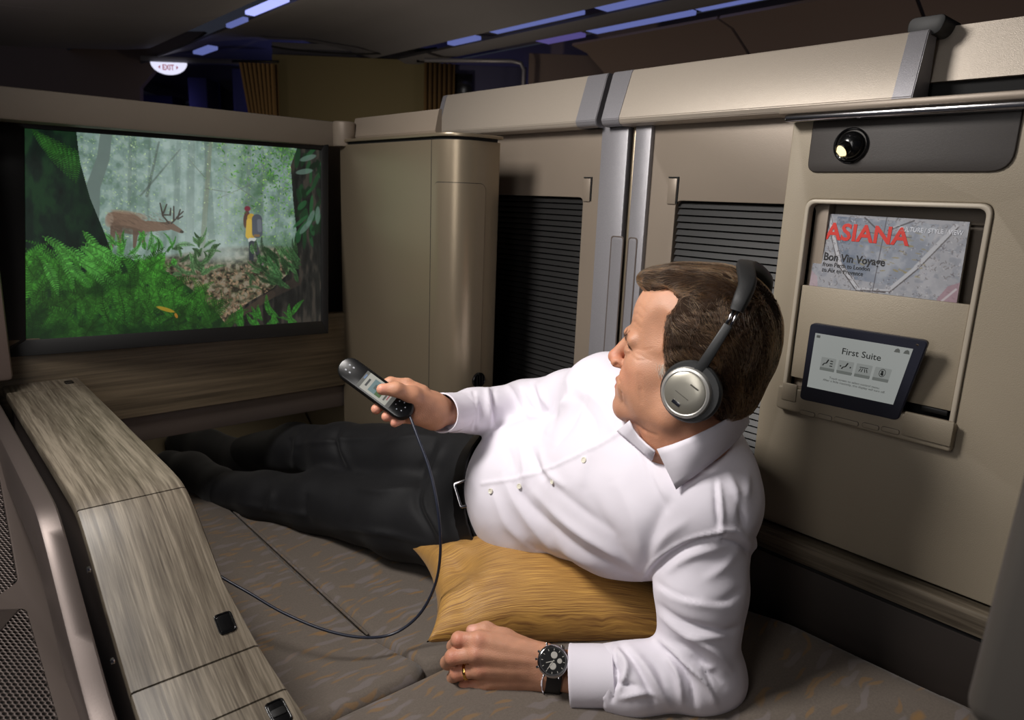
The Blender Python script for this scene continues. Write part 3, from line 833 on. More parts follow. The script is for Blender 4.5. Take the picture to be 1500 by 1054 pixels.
def bulkhead():
    c = [at(px, py, 5.3) for px, py in ((-520, 520), (205, 520), (205, 128), (236, 92), (300, 46), (-520, 40))]
    n = len(c); vs = [tuple(q) for q in c] + [tuple(q+AN*.05) for q in c]
    return mesh_obj('wall_bulkhead', vs, [tuple(range(n)), tuple(range(2*n-1, n-1, -1))] + [(i, (i+1) % n, n+(i+1) % n, n+i) for i in range(n)], M['bin_warm'])
struct(bulkhead(), 'warm grey bulkhead left of the exit sign')
p0 = at(622, 88, 4.3); p1 = at(768, 90, 4.3)
o = tube('grab_rail', [tuple(p0), tuple(p1-AX*.08), tuple(p1-AX*.02+np.array([0, 0, -.01])), tuple(p1+np.array([0, 0, -.05])), tuple(p1+np.array([0, 0, -.35]))], .012, M['silver']); tag(o, 'slim grey cross rail above the rail of the far door', 'rail')
struct(slab('wall_galley', 664, 772, 96, 4.6, navy), 'blue lit galley wall')
tag(slab('galley_monitor', 664, 692, 108, 4.56, M['black_gloss'], th=.03, drop=.13), 'black square panel on the blue lit galley wall', 'panel')
struct(slab('wall_cabin_end', 775, 1100, 84, 4.4, M['bin_warm']), 'warm wall at the end of the far aisle')
o = tube('ceiling_edge_line', spline([tuple(at(398, 68, 4.5)), tuple(at(440, 74, 4.5)), tuple(at(520, 79, 4.5)), tuple(at(590, 76, 4.5)), tuple(at(640, 70, 4.5))]), .006, M['gap'])  # black tube added to draw the wavy ceiling edge, not a cable
tag(o, 'thin black line sagging above the beige partition', 'ceiling edge')
struct(slab('wall_partition_top', 398, 642, 66, 4.66, M['ceiling'], drop=.12), 'grey panel closing the gap above the beige partition')
def cabin_fill(loc, col, e, r=.15):  # unseen fill lights added to lift the dim cabin surfaces
    l = bpy.data.lights.new('cabin_fill_light', 'POINT'); l.energy = e; l.color = col; l.shadow_soft_size = r
    o = bpy.data.objects.new('cabin_fill_light', l); C.objects.link(o); o.location = loc
cabin_fill((1.4, 6.6, 2.2), (.25, .25, 1), 7.0)
cabin_fill((2.7, 4.9, 1.9), (.25, .28, 1), 5.0)
cabin_fill((2.0, 3.2, 1.3), (1, .86, .68), 10.0, .05)
cabin_fill((.1, 3.2, 1.45), (1, .84, .74), 4.0)
cabin_fill((2.2, 1.2, 1.2), (1, .86, .76), 5.0)
# ------------------------------------------------------------------ bed
def fabric_mat():
    m, N, L, B = new_mat('grey brown seat fabric with leaf flecks')
    tc = N.new('ShaderNodeTexCoord')
    n = N.new('ShaderNodeTexNoise'); n.inputs['Scale'].default_value = 350; n.inputs['Detail'].default_value = 3; L.new(tc.outputs['Object'], n.inputs['Vector'])
    def flecks(rot, scale, seedloc, th):
        mp = N.new('ShaderNodeMapping'); mp.inputs['Rotation'].default_value = (0, 0, rot); mp.inputs['Scale'].default_value = (scale, scale*4.5, scale); mp.inputs['Location'].default_value = seedloc
        wn = N.new('ShaderNodeTexNoise'); wn.inputs['Scale'].default_value = 14; L.new(tc.outputs['Object'], wn.inputs['Vector'])
        ad = N.new('ShaderNodeMix'); ad.data_type = 'RGBA'; ad.blend_type = 'ADD'; ad.inputs[0].default_value = .06
        L.new(tc.outputs['Object'], ad.inputs[6]); L.new(wn.outputs['Color'], ad.inputs[7]); L.new(ad.outputs[2], mp.inputs[0])
        v = N.new('ShaderNodeTexVoronoi'); v.inputs['Scale'].default_value = 1; L.new(mp.outputs[0], v.inputs['Vector'])
        v.voronoi_dimensions = '2D'; v.inputs['Randomness'].default_value = .9
        r = N.new('ShaderNodeMapRange'); r.inputs[1].default_value = th; r.inputs[2].default_value = th-.06; r.inputs[3].default_value = 0; r.inputs[4].default_value = 1
        L.new(v.outputs['Distance'], r.inputs[0]); return r.outputs[0]
    base = N.new('ShaderNodeMix'); base.data_type = 'RGBA'
    base.inputs[6].default_value = srgb(82, 73, 65); base.inputs[7].default_value = srgb(106, 96, 87); L.new(n.outputs['Fac'], base.inputs[0])
    cur = base.outputs[2]
    for rot, sc, loc, th, col, f in ((.5, 9, (0, 0, 0), .16, srgb(132, 98, 50), .5), (-.9, 8, (3.3, 1.7, 0), .15, srgb(128, 94, 48), .5), (1.6, 8, (7.1, 2.2, 0), .22, srgb(112, 104, 104), .55)):
        mx = N.new('ShaderNodeMix'); mx.data_type = 'RGBA'; mx.inputs[7].default_value = col
        ml = N.new('ShaderNodeMath'); ml.operation = 'MULTIPLY'; ml.inputs[1].default_value = f
        L.new(flecks(rot, sc, loc, th), ml.inputs[0]); L.new(ml.outputs[0], mx.inputs[0]); L.new(cur, mx.inputs[6]); cur = mx.outputs[2]
    L.new(cur, B.inputs['Base Color']); B.inputs['Roughness'].default_value = .85; B.inputs['Sheen Weight'].default_value = .15
    b = N.new('ShaderNodeBump'); b.inputs['Strength'].default_value = .4; b.inputs['Distance'].default_value = .0008
    L.new(n.outputs['Fac'], b.inputs['Height']); L.new(b.outputs[0], B.inputs['Normal'])
    return m
M['fabric'] = fabric_mat()

def cushion(name, poly, z0, ztop, m, crown=.02, edge=.05, parent=None, res=.012, tilt=None, follow=True, center=None):
    """puffy cushion over a convex-ish polygon: height falls off near the outline"""
    P = np.array(poly, float); n = len(P)
    c = P.mean(0) if center is None else np.array(center)
    # polar grid
    rings, segs = 26, 96
    # sample outline by angle
    per = []
    lens = [np.linalg.norm(P[(i+1) % n]-P[i]) for i in range(n)]; tot = sum(lens)
    for k in range(segs):
        d = tot*k/segs; i = 0
        while d > lens[i]: d -= lens[i]; i += 1
        per.append(P[i] + (P[(i+1) % n]-P[i])*d/lens[i])
    per = np.array(per)
    vs = []; fs = []
    R_ = [0] + [1-(1-(i/rings))**1.6 for i in range(1, rings+1)]
    for ri, s in enumerate(R_):
        for p in per:
            q = c + (p-c)*s
            dd = np.linalg.norm(p-q)
            h = ztop - edge*(1-min(1, dd/edge))**2.2 * .9 + crown*(1-s**2)
            if tilt: h += tilt(q[0], q[1])
            h += .0015*mnoise.noise(Vector((q[0]*9, q[1]*9, 3)))
            vs.append((q[0], q[1], h))
    for ri in range(rings):
        for k in range(segs):
            a = ri*segs+k; b = ri*segs+(k+1) % segs
            fs.append((a, b, b+segs, a+segs))
    for i_, (a_, b_, c_) in enumerate(vs):
        t_ = max(0, min(1, (1.02-b_)/.36)); vs[i_] = (a_, b_, c_ + (.060*t_*t_*(3-2*t_) if follow else 0))
    # skirt
    base = len(vs)
    for p in per: vs.append((p[0], p[1], z0))
    for k in range(segs):
        a = rings*segs+k; b = rings*segs+(k+1) % segs
        fs.append((a, b, base+(k+1) % segs, base+k))
    return mesh_obj(name, vs, fs, m, parent, smooth=True)

BED = thing('lie_flat_bed', (.65, 1.0, .40), 'fully flat seat bed in grey brown leaf patterned fabric', 'bed')
ZB = .505
g = .0004
def b2(px, py, z=ZB): p = onp(px, py, 2, z); return (p[0], p[1])
# cushions meet at seams seen in the photograph
s1 = b2(613, 1000); s2_ = b2(350, 757)
def rc(p, r=.02): return rounded(p, r, 5)
bed_m = M['fabric']
# leg rest (far), seat (middle), back (near) and bolster at the right
Xl, Xr = .275, 1.026
sA = b2(530, 1046); sB = b2(650, 985)
yj0 = sB[1] + (sB[1]-sA[1])/(sB[0]-sA[0])*(Xr-sB[0]); yj1 = sA[1] + (sB[1]-sA[1])/(sB[0]-sA[0])*(Xl-sA[0])
sp0 = b2(365, 768); sp1 = b2(600, 985)
xs_top = sp0[0] + (2.0-sp0[1])*(sp0[0]-sp1[0])/(sp0[1]-sp1[1])
yj = .785
cushion('leg_cushion', rc([(sp1[0]+g, yj+g), (Xr, yj+g), (Xr, 1.115), (.83, 1.115), (.83, 1.95), (sp0[0]+g, 1.95)], .015), .42, ZB, bed_m, crown=.008, edge=.018, parent=BED, center=(.72, 1.04))
cushion('leg_cushion', rc([(.302, yj+g), (sp1[0]-g, yj+g), (sp0[0]-g, 1.95), (.272, 1.95), (.272, .90)], .010), .42, ZB-.001, bed_m, crown=.004, edge=.018, parent=BED)
cushion('back_cushion', rc([(.325, .15), (1.022, .15), (1.022, yj-g), (.305, yj-g)], .03), .42, ZB+.004, bed_m, crown=.012, edge=.045, parent=BED, tilt=lambda x, y: .055*max(0, min(1, (x-.75)/.25))*max(0, min(1, (.75-y)/.3)))
box('bed_base', (.325, -.1, .36), (.83, 1.57, .44), M['brown_panel'], BED, bev=.005)
tube('piping', [(sp1[0], .97, ZB-.0005), (sp0[0], 1.94, ZB-.0025)], .0028, bed_m, BED, n=6)
# small bolster at the lower right
q0 = b2(1345, 1040, .60)
BO = cushion('bolster_cushion', rc([(.99, .03), (1.03, .03), (1.03, .27), (.99, .27)], .015), .45, .60, bed_m, crown=.012, edge=.03, follow=False)
tag(BO, 'small patterned bolster cushion wedged beside the right wall', 'cushion')

# ------------------------------------------------------------------ ochre pillow
def pillow():
    m, N, L, B = new_mat('ochre ribbed silk')
    tc = N.new('ShaderNodeTexCoord'); mp = N.new('ShaderNodeMapping'); mp.inputs['Scale'].default_value = (1, 1, 1)
    uv = N.new('ShaderNodeAttribute'); uv.attribute_name = 'puv'
    nz = N.new('ShaderNodeTexNoise'); nz.inputs['Scale'].default_value = 5; nz.inputs['Detail'].default_value = 2; L.new(uv.outputs['Vector'], nz.inputs['Vector'])
    ad = N.new('ShaderNodeVectorMath'); ad.operation = 'MULTIPLY_ADD'; ad.inputs[1].default_value = (.0, .028, 0); L.new(nz.outputs['Color'], ad.inputs[0]); L.new(uv.outputs['Vector'], ad.inputs[2])
    mp2 = N.new('ShaderNodeMapping'); mp2.inputs['Scale'].default_value = (3, 150, 1); L.new(ad.outputs[0], mp2.inputs[0])
    wv = N.new('ShaderNodeTexNoise'); wv.inputs['Scale'].default_value = 1; wv.inputs['Detail'].default_value = 3; L.new(mp2.outputs[0], wv.inputs['Vector'])
    r = N.new('ShaderNodeValToRGB'); r.color_ramp.elements[0].position = .35; r.color_ramp.elements[1].position = .68
    r.color_ramp.elements[0].color = srgb(128, 88, 42); r.color_ramp.elements[1].color = srgb(196, 150, 74)
    L.new(wv.outputs['Fac'], r.inputs[0]); L.new(r.outputs[0], B.inputs['Base Color'])
    b = N.new('ShaderNodeBump'); b.inputs['Strength'].default_value = .8; b.inputs['Distance'].default_value = .0012; L.new(wv.outputs['Fac'], b.inputs['Height']); L.new(b.outputs[0], B.inputs['Normal'])
    B.inputs['Roughness'].default_value = .55; B.inputs['Sheen Weight'].default_value = .08
    n = 70; vs = []; fs = []; uvs = []
    W2, H2, T = .215, .152, .086
    ctr = Vector((.788, .782, .598)); e1 = Vector((.80, -.60, 0)).normalized(); e2 = Vector((.48, .88, .0)).normalized()
    e3 = e1.cross(e2)
    if e3.z < 0: e3 = -e3
    for side in (1, -1):
        for i in range(n+1):
            for j in range(n+1):
                u = -1+2*i/n; v = -1+2*j/n
                # pulled-in edges, ears at the corners
                px_ = u*(W2 - .030*(1-abs(v)**2.5)) ; py_ = v*(H2 - .020*(1-abs(u)**3))
                ed = max(0, 1-u*u)**.5 * max(0, 1-v*v)**.5
                h = T * ed**.75
                # creases at the left end
                cr = math.exp(-((u+.82)/.20)**2)
                h *= 1 - .35*cr*(.5+.5*math.cos(v*7+.6))
                h += .004*cr*math.sin(u*26+v*9)*ed
                h += .003*mnoise.noise(Vector((u*2, v*2, side)))*ed
                sag = .55 if side < 0 else 1
                vs.append(ctr + e1*px_ + e2*py_ + e3*(h*side*sag) ); uvs.append((u, v, 0))
    N1 = (n+1)**2
    for s in range(2):
        for i in range(n):
            for j in range(n):
                a = s*N1+i*(n+1)+j; q = (a, a+n+1, a+n+2, a+1)
                fs.append(q if s == 0 else q[::-1])
    bm = bmesh.new(); lay = bm.verts.layers.float_vector.new('puv')
    V = []
    for v, u in zip(vs, uvs):
        x = bm.verts.new(v); x[lay] = u; V.append(x)
    for f in fs: bm.faces.new([V[i] for i in f])
    bmesh.ops.remove_doubles(bm, verts=bm.verts, dist=1e-5)
    return bm_obj('pillow', bm, m, smooth=True)
tag(pillow(), 'ochre ribbed silk pillow tucked under the reclining man', 'pillow')
# ------------------------------------------------------------------ painting helpers for flat print and screens (colours per vertex on a fine grid)
def vnoise(w_, h_, sx, sy, seed, oct_=4):
    r = np.random.default_rng(seed); out = np.zeros((h_, w_)); amp = 1; tot = 0
    for o in range(oct_):
        gx, gy = max(2, int(sx*2**o)+2), max(2, int(sy*2**o)+2)
        G = r.random((gy+1, gx+1))
        x = np.linspace(0, gx-1.001, w_); y = np.linspace(0, gy-1.001, h_)
        xi, yi = x.astype(int), y.astype(int); fx, fy = x-xi, y-yi
        fx = fx*fx*(3-2*fx); fy = fy*fy*(3-2*fy)
        a = G[yi][:, xi]; b = G[yi][:, xi+1]; c = G[yi+1][:, xi]; d = G[yi+1][:, xi+1]
        out += amp*((a*(1-fx)+b*fx)*(1-fy)[:, None] + (c*(1-fx)+d*fx)*fy[:, None]); tot += amp; amp *= .55
    return out/tot

class Paint:
    def __init__(s, w_, h_):
        s.w, s.h = w_, h_; s.a = np.zeros((h_, w_, 3)); s.yy, s.xx = np.mgrid[0:h_, 0:w_].astype(float)
        s.u = s.xx/w_; s.v = s.yy/h_
    def mix(s, mask, col):
        s.a += (np.asarray(col, float)/255.0 - s.a)*np.clip(mask, 0, 1)[..., None]
    def _box(s, x0, y0, x1, y1):
        return max(0, int(x0)), max(0, int(y0)), min(s.w, int(x1)+2), min(s.h, int(y1)+2)
    def ell(s, cx, cy, rx, ry, ang, col, op=1.0, soft=.25):
        """coordinates in 0..1 of the width (x) and height (y); radii in pixels"""
        X, Y_ = cx*s.w, cy*s.h; R_ = max(rx, ry)+2
        a, b, c, d = s._box(X-R_, Y_-R_, X+R_, Y_+R_)
        if c <= a or d <= b: return
        xx = s.xx[b:d, a:c]-X; yy = s.yy[b:d, a:c]-Y_
        ca, sa = math.cos(ang), math.sin(ang)
        q = np.sqrt(((xx*ca+yy*sa)/rx)**2 + ((-xx*sa+yy*ca)/ry)**2)
        m = np.clip((1-q)/soft+.5, 0, 1)*op
        s.a[b:d, a:c] += (np.asarray(col, float)/255 - s.a[b:d, a:c])*m[..., None]
    def line(s, p, q, w0, w1, col, op=1.0):
        x0, y0, x1, y1 = p[0]*s.w, p[1]*s.h, q[0]*s.w, q[1]*s.h; W_ = max(w0, w1)+2
        a, b, c, d = s._box(min(x0, x1)-W_, min(y0, y1)-W_, max(x0, x1)+W_, max(y0, y1)+W_)
        if c <= a or d <= b: return
        xx = s.xx[b:d, a:c]; yy = s.yy[b:d, a:c]; dx, dy = x1-x0, y1-y0; L_ = dx*dx+dy*dy+1e-9
        t = np.clip(((xx-x0)*dx+(yy-y0)*dy)/L_, 0, 1)
        ds = np.hypot(xx-x0-t*dx, yy-y0-t*dy); ww = w0+(w1-w0)*t
        m = np.clip(ww-ds+.5, 0, 1)*op
        s.a[b:d, a:c] += (np.asarray(col, float)/255 - s.a[b:d, a:c])*m[..., None]
    def poly(s, pts, col=None, op=1.0):
        ins = np.zeros((s.h, s.w), bool); n = len(pts); j = n-1
        for i in range(n):
            xi, yi, xj, yj = *pts[i], *pts[j]
            if yi != yj:
                c = ((yi > s.v) != (yj > s.v)) & (s.u < (xj-xi)*(s.v-yi)/(yj-yi)+xi); ins ^= c
            j = i
        if col is not None: s.mix(ins*op, col)
        return ins
    def lin(s):
        c = np.clip(s.a, 0, 1); return np.where(c <= .04045, c/12.92, ((c+.055)/1.055)**2.4)

def picture_mesh(name, P, fn, m, parent):
    """grid mesh whose vertex (u,v) sits at fn(u,v); colours from the painting"""
    h_, w_ = P.h, P.w
    u = np.linspace(0, 1, w_); v = np.linspace(0, 1, h_)
    U_, V2 = np.meshgrid(u, v)
    co = fn(U_[..., None], V2[..., None]).reshape(-1, 3)
    idx = np.arange(h_*w_).reshape(h_, w_)
    f = np.stack([idx[:-1, :-1], idx[1:, :-1], idx[1:, 1:], idx[:-1, 1:]], -1).reshape(-1, 4)
    me = bpy.data.meshes.new(name); me.vertices.add(len(co)); me.vertices.foreach_set('co', co.ravel())
    me.loops.add(f.size); me.loops.foreach_set('vertex_index', f.ravel().astype(np.int32))
    me.polygons.add(len(f)); me.polygons.foreach_set('loop_start', np.arange(0, f.size, 4, dtype=np.int32))
    me.update(calc_edges=True); me.validate()
    ca = me.color_attributes.new('Col', 'FLOAT_COLOR', 'POINT')
    c4 = np.ones((len(co), 4)); c4[:, :3] = P.lin().reshape(-1, 3); ca.data.foreach_set('color', c4.ravel())
    o = link(name, me, m)
    if parent is not None: adopt(o, parent)
    return o

def forest():
    W_, H_ = 620, 420
    p = Paint(W_, H_); R_ = random.Random(5)
    def SX(x): return (x-52)/1415.0       # from the enlarged crop of the photograph's screen (approx. frame)
    # mist
    base = np.array([122, 146, 138])/255; p.a[:] = base
    hz = np.exp(-((p.u-.50)/.22)**2)*np.exp(-((p.v-.35)/.45)**2)
    p.mix(hz*.55, (172, 192, 186))
    n1 = vnoise(W_, H_, 40, 26, 1, 4); n2 = vnoise(W_, H_, 14, 10, 2, 4); nv = vnoise(W_, H_, 46, 2, 3, 3)
    p.mix(np.clip((nv-.52)*5, 0, 1)*.35*(p.v < .62), (86, 108, 98))
    p.mix(np.clip((n1-.52)*7, 0, 1)*.45*(1-hz*.6), (72, 100, 78))
    p.mix(np.clip((.44-n1)*7, 0, 1)*.35, (188, 206, 196))
    # right side canopy greener, darker
    rg = np.clip((p.u-.55)/.3, 0, 1)*np.clip((.75-p.v)/.4, 0, 1)
    p.mix(rg*np.clip((n2-.40)*5, 0, 1)*.75, (54, 92, 52))
    # trunks in the mist
    for x, w0, op in ((.06, 5, .25), (.30, 3, .3), (.36, 2, .3), (.45, 5, .35), (.50, 7, .42), (.545, 3, .3), (.58, 6, .35), (.63, 3, .3), (.70, 4, .4), (.76, 3, .35)):
        p.line((x+R_.uniform(-.02, .02), -.02), (x, .6), w0, w0*1.4, (92, 108, 100), op)
    p.line((.575, 0), (.545, .58), 4, 6, (128, 136, 116), .6)
    p.line((.40, .02), (.36, .30), 2, 3, (78, 88, 80), .5); p.line((.47, .05), (.34, .30), 1.5, 2, (78, 88, 80), .5)
    for (a, b, c_, d) in ((.60, .30, .72, .22), (.62, .18, .74, .30), (.56, .25, .66, .27), (.50, .1, .56, .2)):
        p.line((a, b), (c_, d), 1.2, .8, (100, 108, 96), .6)
    # leaf speckle through the canopy
    for k in range(2600):
        x, y = R_.random(), R_.random()**1.3*.55
        if .33 < x < .60 and R_.random() < .55: continue
        br = R_.random(); gcol = (110+90*br, 145+80*br, 110+60*br) if x < .6 else (70+110*br, 120+100*br, 60+50*br)
        p.ell(x, y, R_.uniform(1, 2.8), R_.uniform(.7, 1.5), R_.uniform(0, 3), gcol, R_.uniform(.3, .85))
    # light shafts
    sh = np.clip(vnoise(W_, H_, 1, 1, 9, 1), 0, 1)
    for k, x in enumerate((.42, .47, .51, .64, .68)):
        d = np.abs((p.u - x) - (p.v)*(.10 - .05*k)); p.mix(np.exp(-(d/.018)**2)*.30*(p.v < .75), (190, 208, 204))
    # leaning grey tree at left
    for (a, b, w0, w1) in (((.235, -.02), (.225, .12), 11, 12), ((.225, .12), (.195, .26), 12, 13), ((.195, .26), (.185, .45), 13, 16)):
        p.line(a, b, w0, w1, (104, 120, 114), .95)
    # ground
    gy = .60 + .05*np.sin(p.u*5+1)
    g = np.clip((p.v-gy)/.03, 0, 1)
    gn = vnoise(W_, H_, 60, 44, 11, 3)
    p.mix(g, (84, 84, 62)); p.mix(g*np.clip((gn-.5)*6, 0, 1)*.8, (150, 138, 120)); p.mix(g*np.clip((.47-gn)*6, 0, 1)*.9, (38, 34, 26))
    for k in range(900):
        y = R_.uniform(.66, .98); x = R_.gauss(.60+.12*(y-.6), .10+.05*y)
        br = R_.random()
        p.ell(x, y, R_.uniform(1.5, 4.5)*(.5+y), R_.uniform(.8, 2)*(.5+y), R_.uniform(0, 3), (70+95*br, 58+80*br, 46+64*br), .85)
    p.mix(np.exp(-((p.u-.62)/.12)**2-((p.v-.60)/.05)**2)*.8, (176, 190, 184))
    # deer, side on, antlered, head to the right
    fur = (120, 98, 82); fd = (92, 76, 64)
    for (a, b, c_, d) in ((.255, .45, .250, .56), (.272, .46, .275, .57), (.325, .47, .320, .56), (.345, .47, .350, .55)): p.line((a, b), (c_, d), 6, 3, (104, 88, 76))
    p.ell(.295, .425, 33, 17, .18, fur, 1, .2); p.ell(.262, .42, 18, 16, 0, fur, 1, .2); p.ell(.335, .45, 26, 13, .25, fur, 1, .2)
    p.line((.365, .455), (.430, .455), 12, 8, fur); p.line((.43, .445), (.470, .478), 8, 4.5, (110, 90, 76))
    p.line((.425, .44), (.405, .435), 3, 1, fd); p.ell(.475, .482, 4, 3.2, .3, (60, 52, 46))
    p.ell(.242, .425, 8, 15, .1, (150, 134, 118), .7); p.ell(.30, .475, 34, 8, .2, fd, .7); p.ell(.29, .385, 26, 4, .12, (150, 130, 110), .6); p.ell(.345, .405, 12, 5, .5, (146, 126, 108), .6); p.ell(.262, .46, 9, 14, 0, fd, .4)
    for k in range(150): p.ell(R_.uniform(.24, .42), R_.uniform(.385, .50), R_.uniform(2, 6), R_.uniform(.6, 1.4), .5, R_.choice([(84, 70, 60), (140, 118, 100), (106, 88, 74)]), .28)
    for (a, b, c_, d) in ((.432, .438, .412, .40), (.412, .40, .403, .335), (.414, .385, .425, .34), (.440, .438, .462, .405), (.462, .405, .470, .365), (.448, .425, .448, .35), (.458, .408, .480, .375), (.412, .395, .436, .395), (.436, .395, .438, .36), (.462, .415, .478, .40)):
        p.line((a, b), (c_, d), 1.9, 1.2, (66, 60, 54))
    # hiker: red hat, yellow jacket, dark rucksack
    p.ell(.708, .352, 7, 6, 0, (116, 40, 54)); p.ell(.706, .382, 6, 8, 0, (86, 56, 48)); p.ell(.700, .42, 4.5, 16, 0, (78, 52, 44))
    p.line((.722, .40), (.720, .50), 9, 10, (186, 150, 50)); p.line((.714, .42), (.712, .50), 6, 7, (206, 168, 58))
    p.line((.744, .41), (.745, .485), 12, 12, (70, 74, 84)); p.line((.752, .42), (.754, .47), 5, 5, (96, 100, 110)); p.line((.736, .50), (.75, .50), 3, 3, (120, 92, 60))
    p.line((.718, .525), (.735, .525), 5, 5, (196, 200, 196))
    p.line((.724, .545), (.722, .64), 7, 5, (44, 48, 54)); p.line((.735, .545), (.752, .63), 6, 4, (52, 54, 60)); p.line((.72, .645), (.712, .65), 4, 3, (90, 80, 70)); p.line((.756, .64), (.765, .66), 4, 3, (120, 104, 110))
    # dark leaf sprays hanging top right, haze veil over the middle distance
    for k in range(520):
        x = .99-abs(R_.gauss(0, .16)); y = abs(R_.gauss(0, .16)) + R_.uniform(0, .1)*(x-.6)
        if x < .60: continue
        br = R_.random(); p.ell(x, y, R_.uniform(2.0, 4.5), R_.uniform(1.0, 1.8), R_.uniform(0, 3), (40+70*br, 84+96*br, 34+40*br), R_.uniform(.5, .95))
    p.mix(np.exp(-((p.u-.60)/.20)**2-((p.v-.48)/.14)**2)*.20, (184, 198, 194))
    # ferns
    def frond(x, y, ang, L_, col, leaf, op=1.0, curve=.6, blur=.3):
        n = 16; px_, py_ = x, y; a = ang
        for i in range(n):
            t = i/n; stp = L_/n
            nx = px_ + math.cos(a)*stp/W_; ny = py_ + math.sin(a)*stp/H_
            p.line((px_, py_), (nx, ny), 1.0*(1-t)+.4, .6, [c_*.7 for c_ in col], op)
            ll = leaf*math.sin(PI*min(1, .12+t*.88))**.7*(1-t*.6)
            for s in (-1, 1):
                la = a + s*1.05; cx = nx + math.cos(la)*ll*.5/W_; cy = ny + math.sin(la)*ll*.5/H_
                k = R_.uniform(.75, 1.2)
                p.ell(cx, cy, ll*.55, max(.8, ll*.17), la, [min(255, c_*k) for c_ in col], op, blur)
            px_, py_ = nx, ny; a += curve/n
    for k in range(95):      # mid distance
        x = R_.choice([R_.uniform(.24, .50), R_.uniform(.50, .58), R_.uniform(.70, .92)]); y = R_.uniform(.52, .72) if x < .6 else R_.uniform(.58, .80)
        br = R_.uniform(.7, 1.15); a = R_.uniform(-2.9, -.3)
        frond(x, y, a, R_.uniform(16, 42), (86*br, 124*br, 78*br) if x > .45 else (72*br, 140*br, 58*br), R_.uniform(4, 9), .85, R_.choice([-1, 1])*.8)
    # dark shade under the foreground ferns
    bed = p.poly([(0, .62), (.25, .60), (.40, .66), (.52, .80), (.60, .92), (.64, 1.01), (0, 1.01)])
    p.mix(bed*.93, (16, 44, 18)); p.mix(bed*np.clip((vnoise(W_, H_, 18, 13, 21, 3)-.5)*5, 0, 1)*.7, (44, 104, 34))
    # right trunk, roots and dark leaves
    rt = p.poly([(.875, .10), (.885, .30), (.90, .50), (.895, .62), (.86, .72), (.80, .80), (.72, .86), (.64, .94), (.63, 1.01), (1.01, 1.01), (1.01, 0), (.90, 0)])
    p.mix(rt*.96, (26, 27, 25)); bk = vnoise(W_, H_, 70, 9, 31, 3); p.mix(rt*np.clip((bk-.52)*6, 0, 1)*.6, (74, 66, 58))
    p.mix(rt*np.clip((.46-bk)*6, 0, 1)*.6, (10, 12, 11))
    p.line((.64, .97), (.80, .83), 5, 9, (66, 56, 46), .8); p.line((.80, .83), (.90, .76), 9, 12, (52, 44, 38), .7)
    for k in range(42):
        x = R_.uniform(.90, 1.0); y = R_.uniform(.0, .55); br = R_.uniform(.5, 1.5)
        p.ell(x, y, R_.uniform(12, 26), R_.uniform(3.5, 7), R_.uniform(1.2, 2.6), (24*br, 58*br, 32*br), .85, .2)
    for (x, y, a) in ((.945, .05, 2.8), (.93, .13, -.2), (.955, .40, 2.0), (.985, .38, 1.6), (.935, .45, 2.3)):
        p.ell(x, y, 22, 6.5, a, (98, 124, 112), .75, .2)
    for k in range(46):
        x = R_.uniform(.76, .92); y = R_.uniform(.60, .80); br = R_.uniform(.6, 1.1)
        frond(x, y, R_.uniform(-3.0, -1.9), R_.uniform(24, 52), (58*br, 98*br, 56*br), R_.uniform(5, 9), .9, .7)
    for k in range(20):
        x = R_.uniform(.66, .90); y = R_.uniform(.95, 1.03)
        frond(x, y, R_.uniform(-2.7, -1.0), R_.uniform(24, 52), (50, 116, 38), R_.uniform(6, 10), .95, R_.choice([-1, 1])*.6)
    # great mossy trunk at the left
    tk = p.poly([(-.01, -.01), (.145, -.01), (.155, .14), (.185, .32), (.225, .48), (.265, .66), (.24, .70), (.10, .66), (-.01, .72)])
    p.mix(tk*.98, (14, 30, 22)); ms = vnoise(W_, H_, 30, 10, 41, 4); p.mix(tk*np.clip((ms-.5)*5, 0, 1)*.6*np.clip(1.2-p.u*4, .1, 1), (30, 66, 34)); 
    p.mix(tk*np.clip((.45-ms)*5, 0, 1)*.6, (8, 14, 12))
    for k in range(9): frond(.02+.015*k, .0+.01*k, .9+.06*k, 70, (44, 96, 34), 10, .8, .35)
    # foreground ferns, rising in brightness, soft near the edge
    for k in range(300):
        t = k/300; x = R_.uniform(-.04, .58*(.65+.5*t)); y = .66 + .38*t + R_.uniform(-.03, .05)
        if x > .42 and y < .80: y += .12
        br = R_.uniform(.55, 1.2)*(1.0-.25*t)
        frond(x, y, R_.uniform(-2.9, -.35), R_.uniform(38, 84), (60*br, 128*br, 40*br), R_.uniform(8, 15), .85, R_.choice([-1, 1])*R_.uniform(.4, 1.1), .35 + .5*(x < .2))
    for k in range(16): frond(.04+R_.uniform(0, .16), .48+R_.uniform(0, .16), R_.uniform(.2, 1.1), R_.uniform(60, 90), (78, 150, 60), 13, .9, .4)
    fsh = vnoise(W_, H_, 9, 7, 61, 3); p.mix(bed*np.clip((p.v-.66)/.12, 0, 1)*np.clip((fsh-.52)*5, 0, 1)*.62, (10, 34, 12)); p.mix(bed*np.clip((p.v-.82)/.2, 0, 1)*.35, (12, 40, 14))
    p.ell(.42, .885, 20, 4, .35, (180, 140, 40), .8); p.ell(.455, .92, 6, 3, 1.2, (190, 120, 40), .8)
    p.mix(np.clip(.30-p.v, 0, 1)*.0, (0, 0, 0))
    return p
TVp = forest()
def tvfn(u, v):
    a = [np.array(x) for x in (tl, tr, bl, br)]
    return a[0]*(1-u)*(1-v)+a[1]*u*(1-v)+a[2]*(1-u)*v+a[3]*u*v + np.array(nrm)*.0005
pm = picture_mesh('screen_picture', TVp, tvfn, attr_mat('lit television picture', .80, .3, base=False), TV)

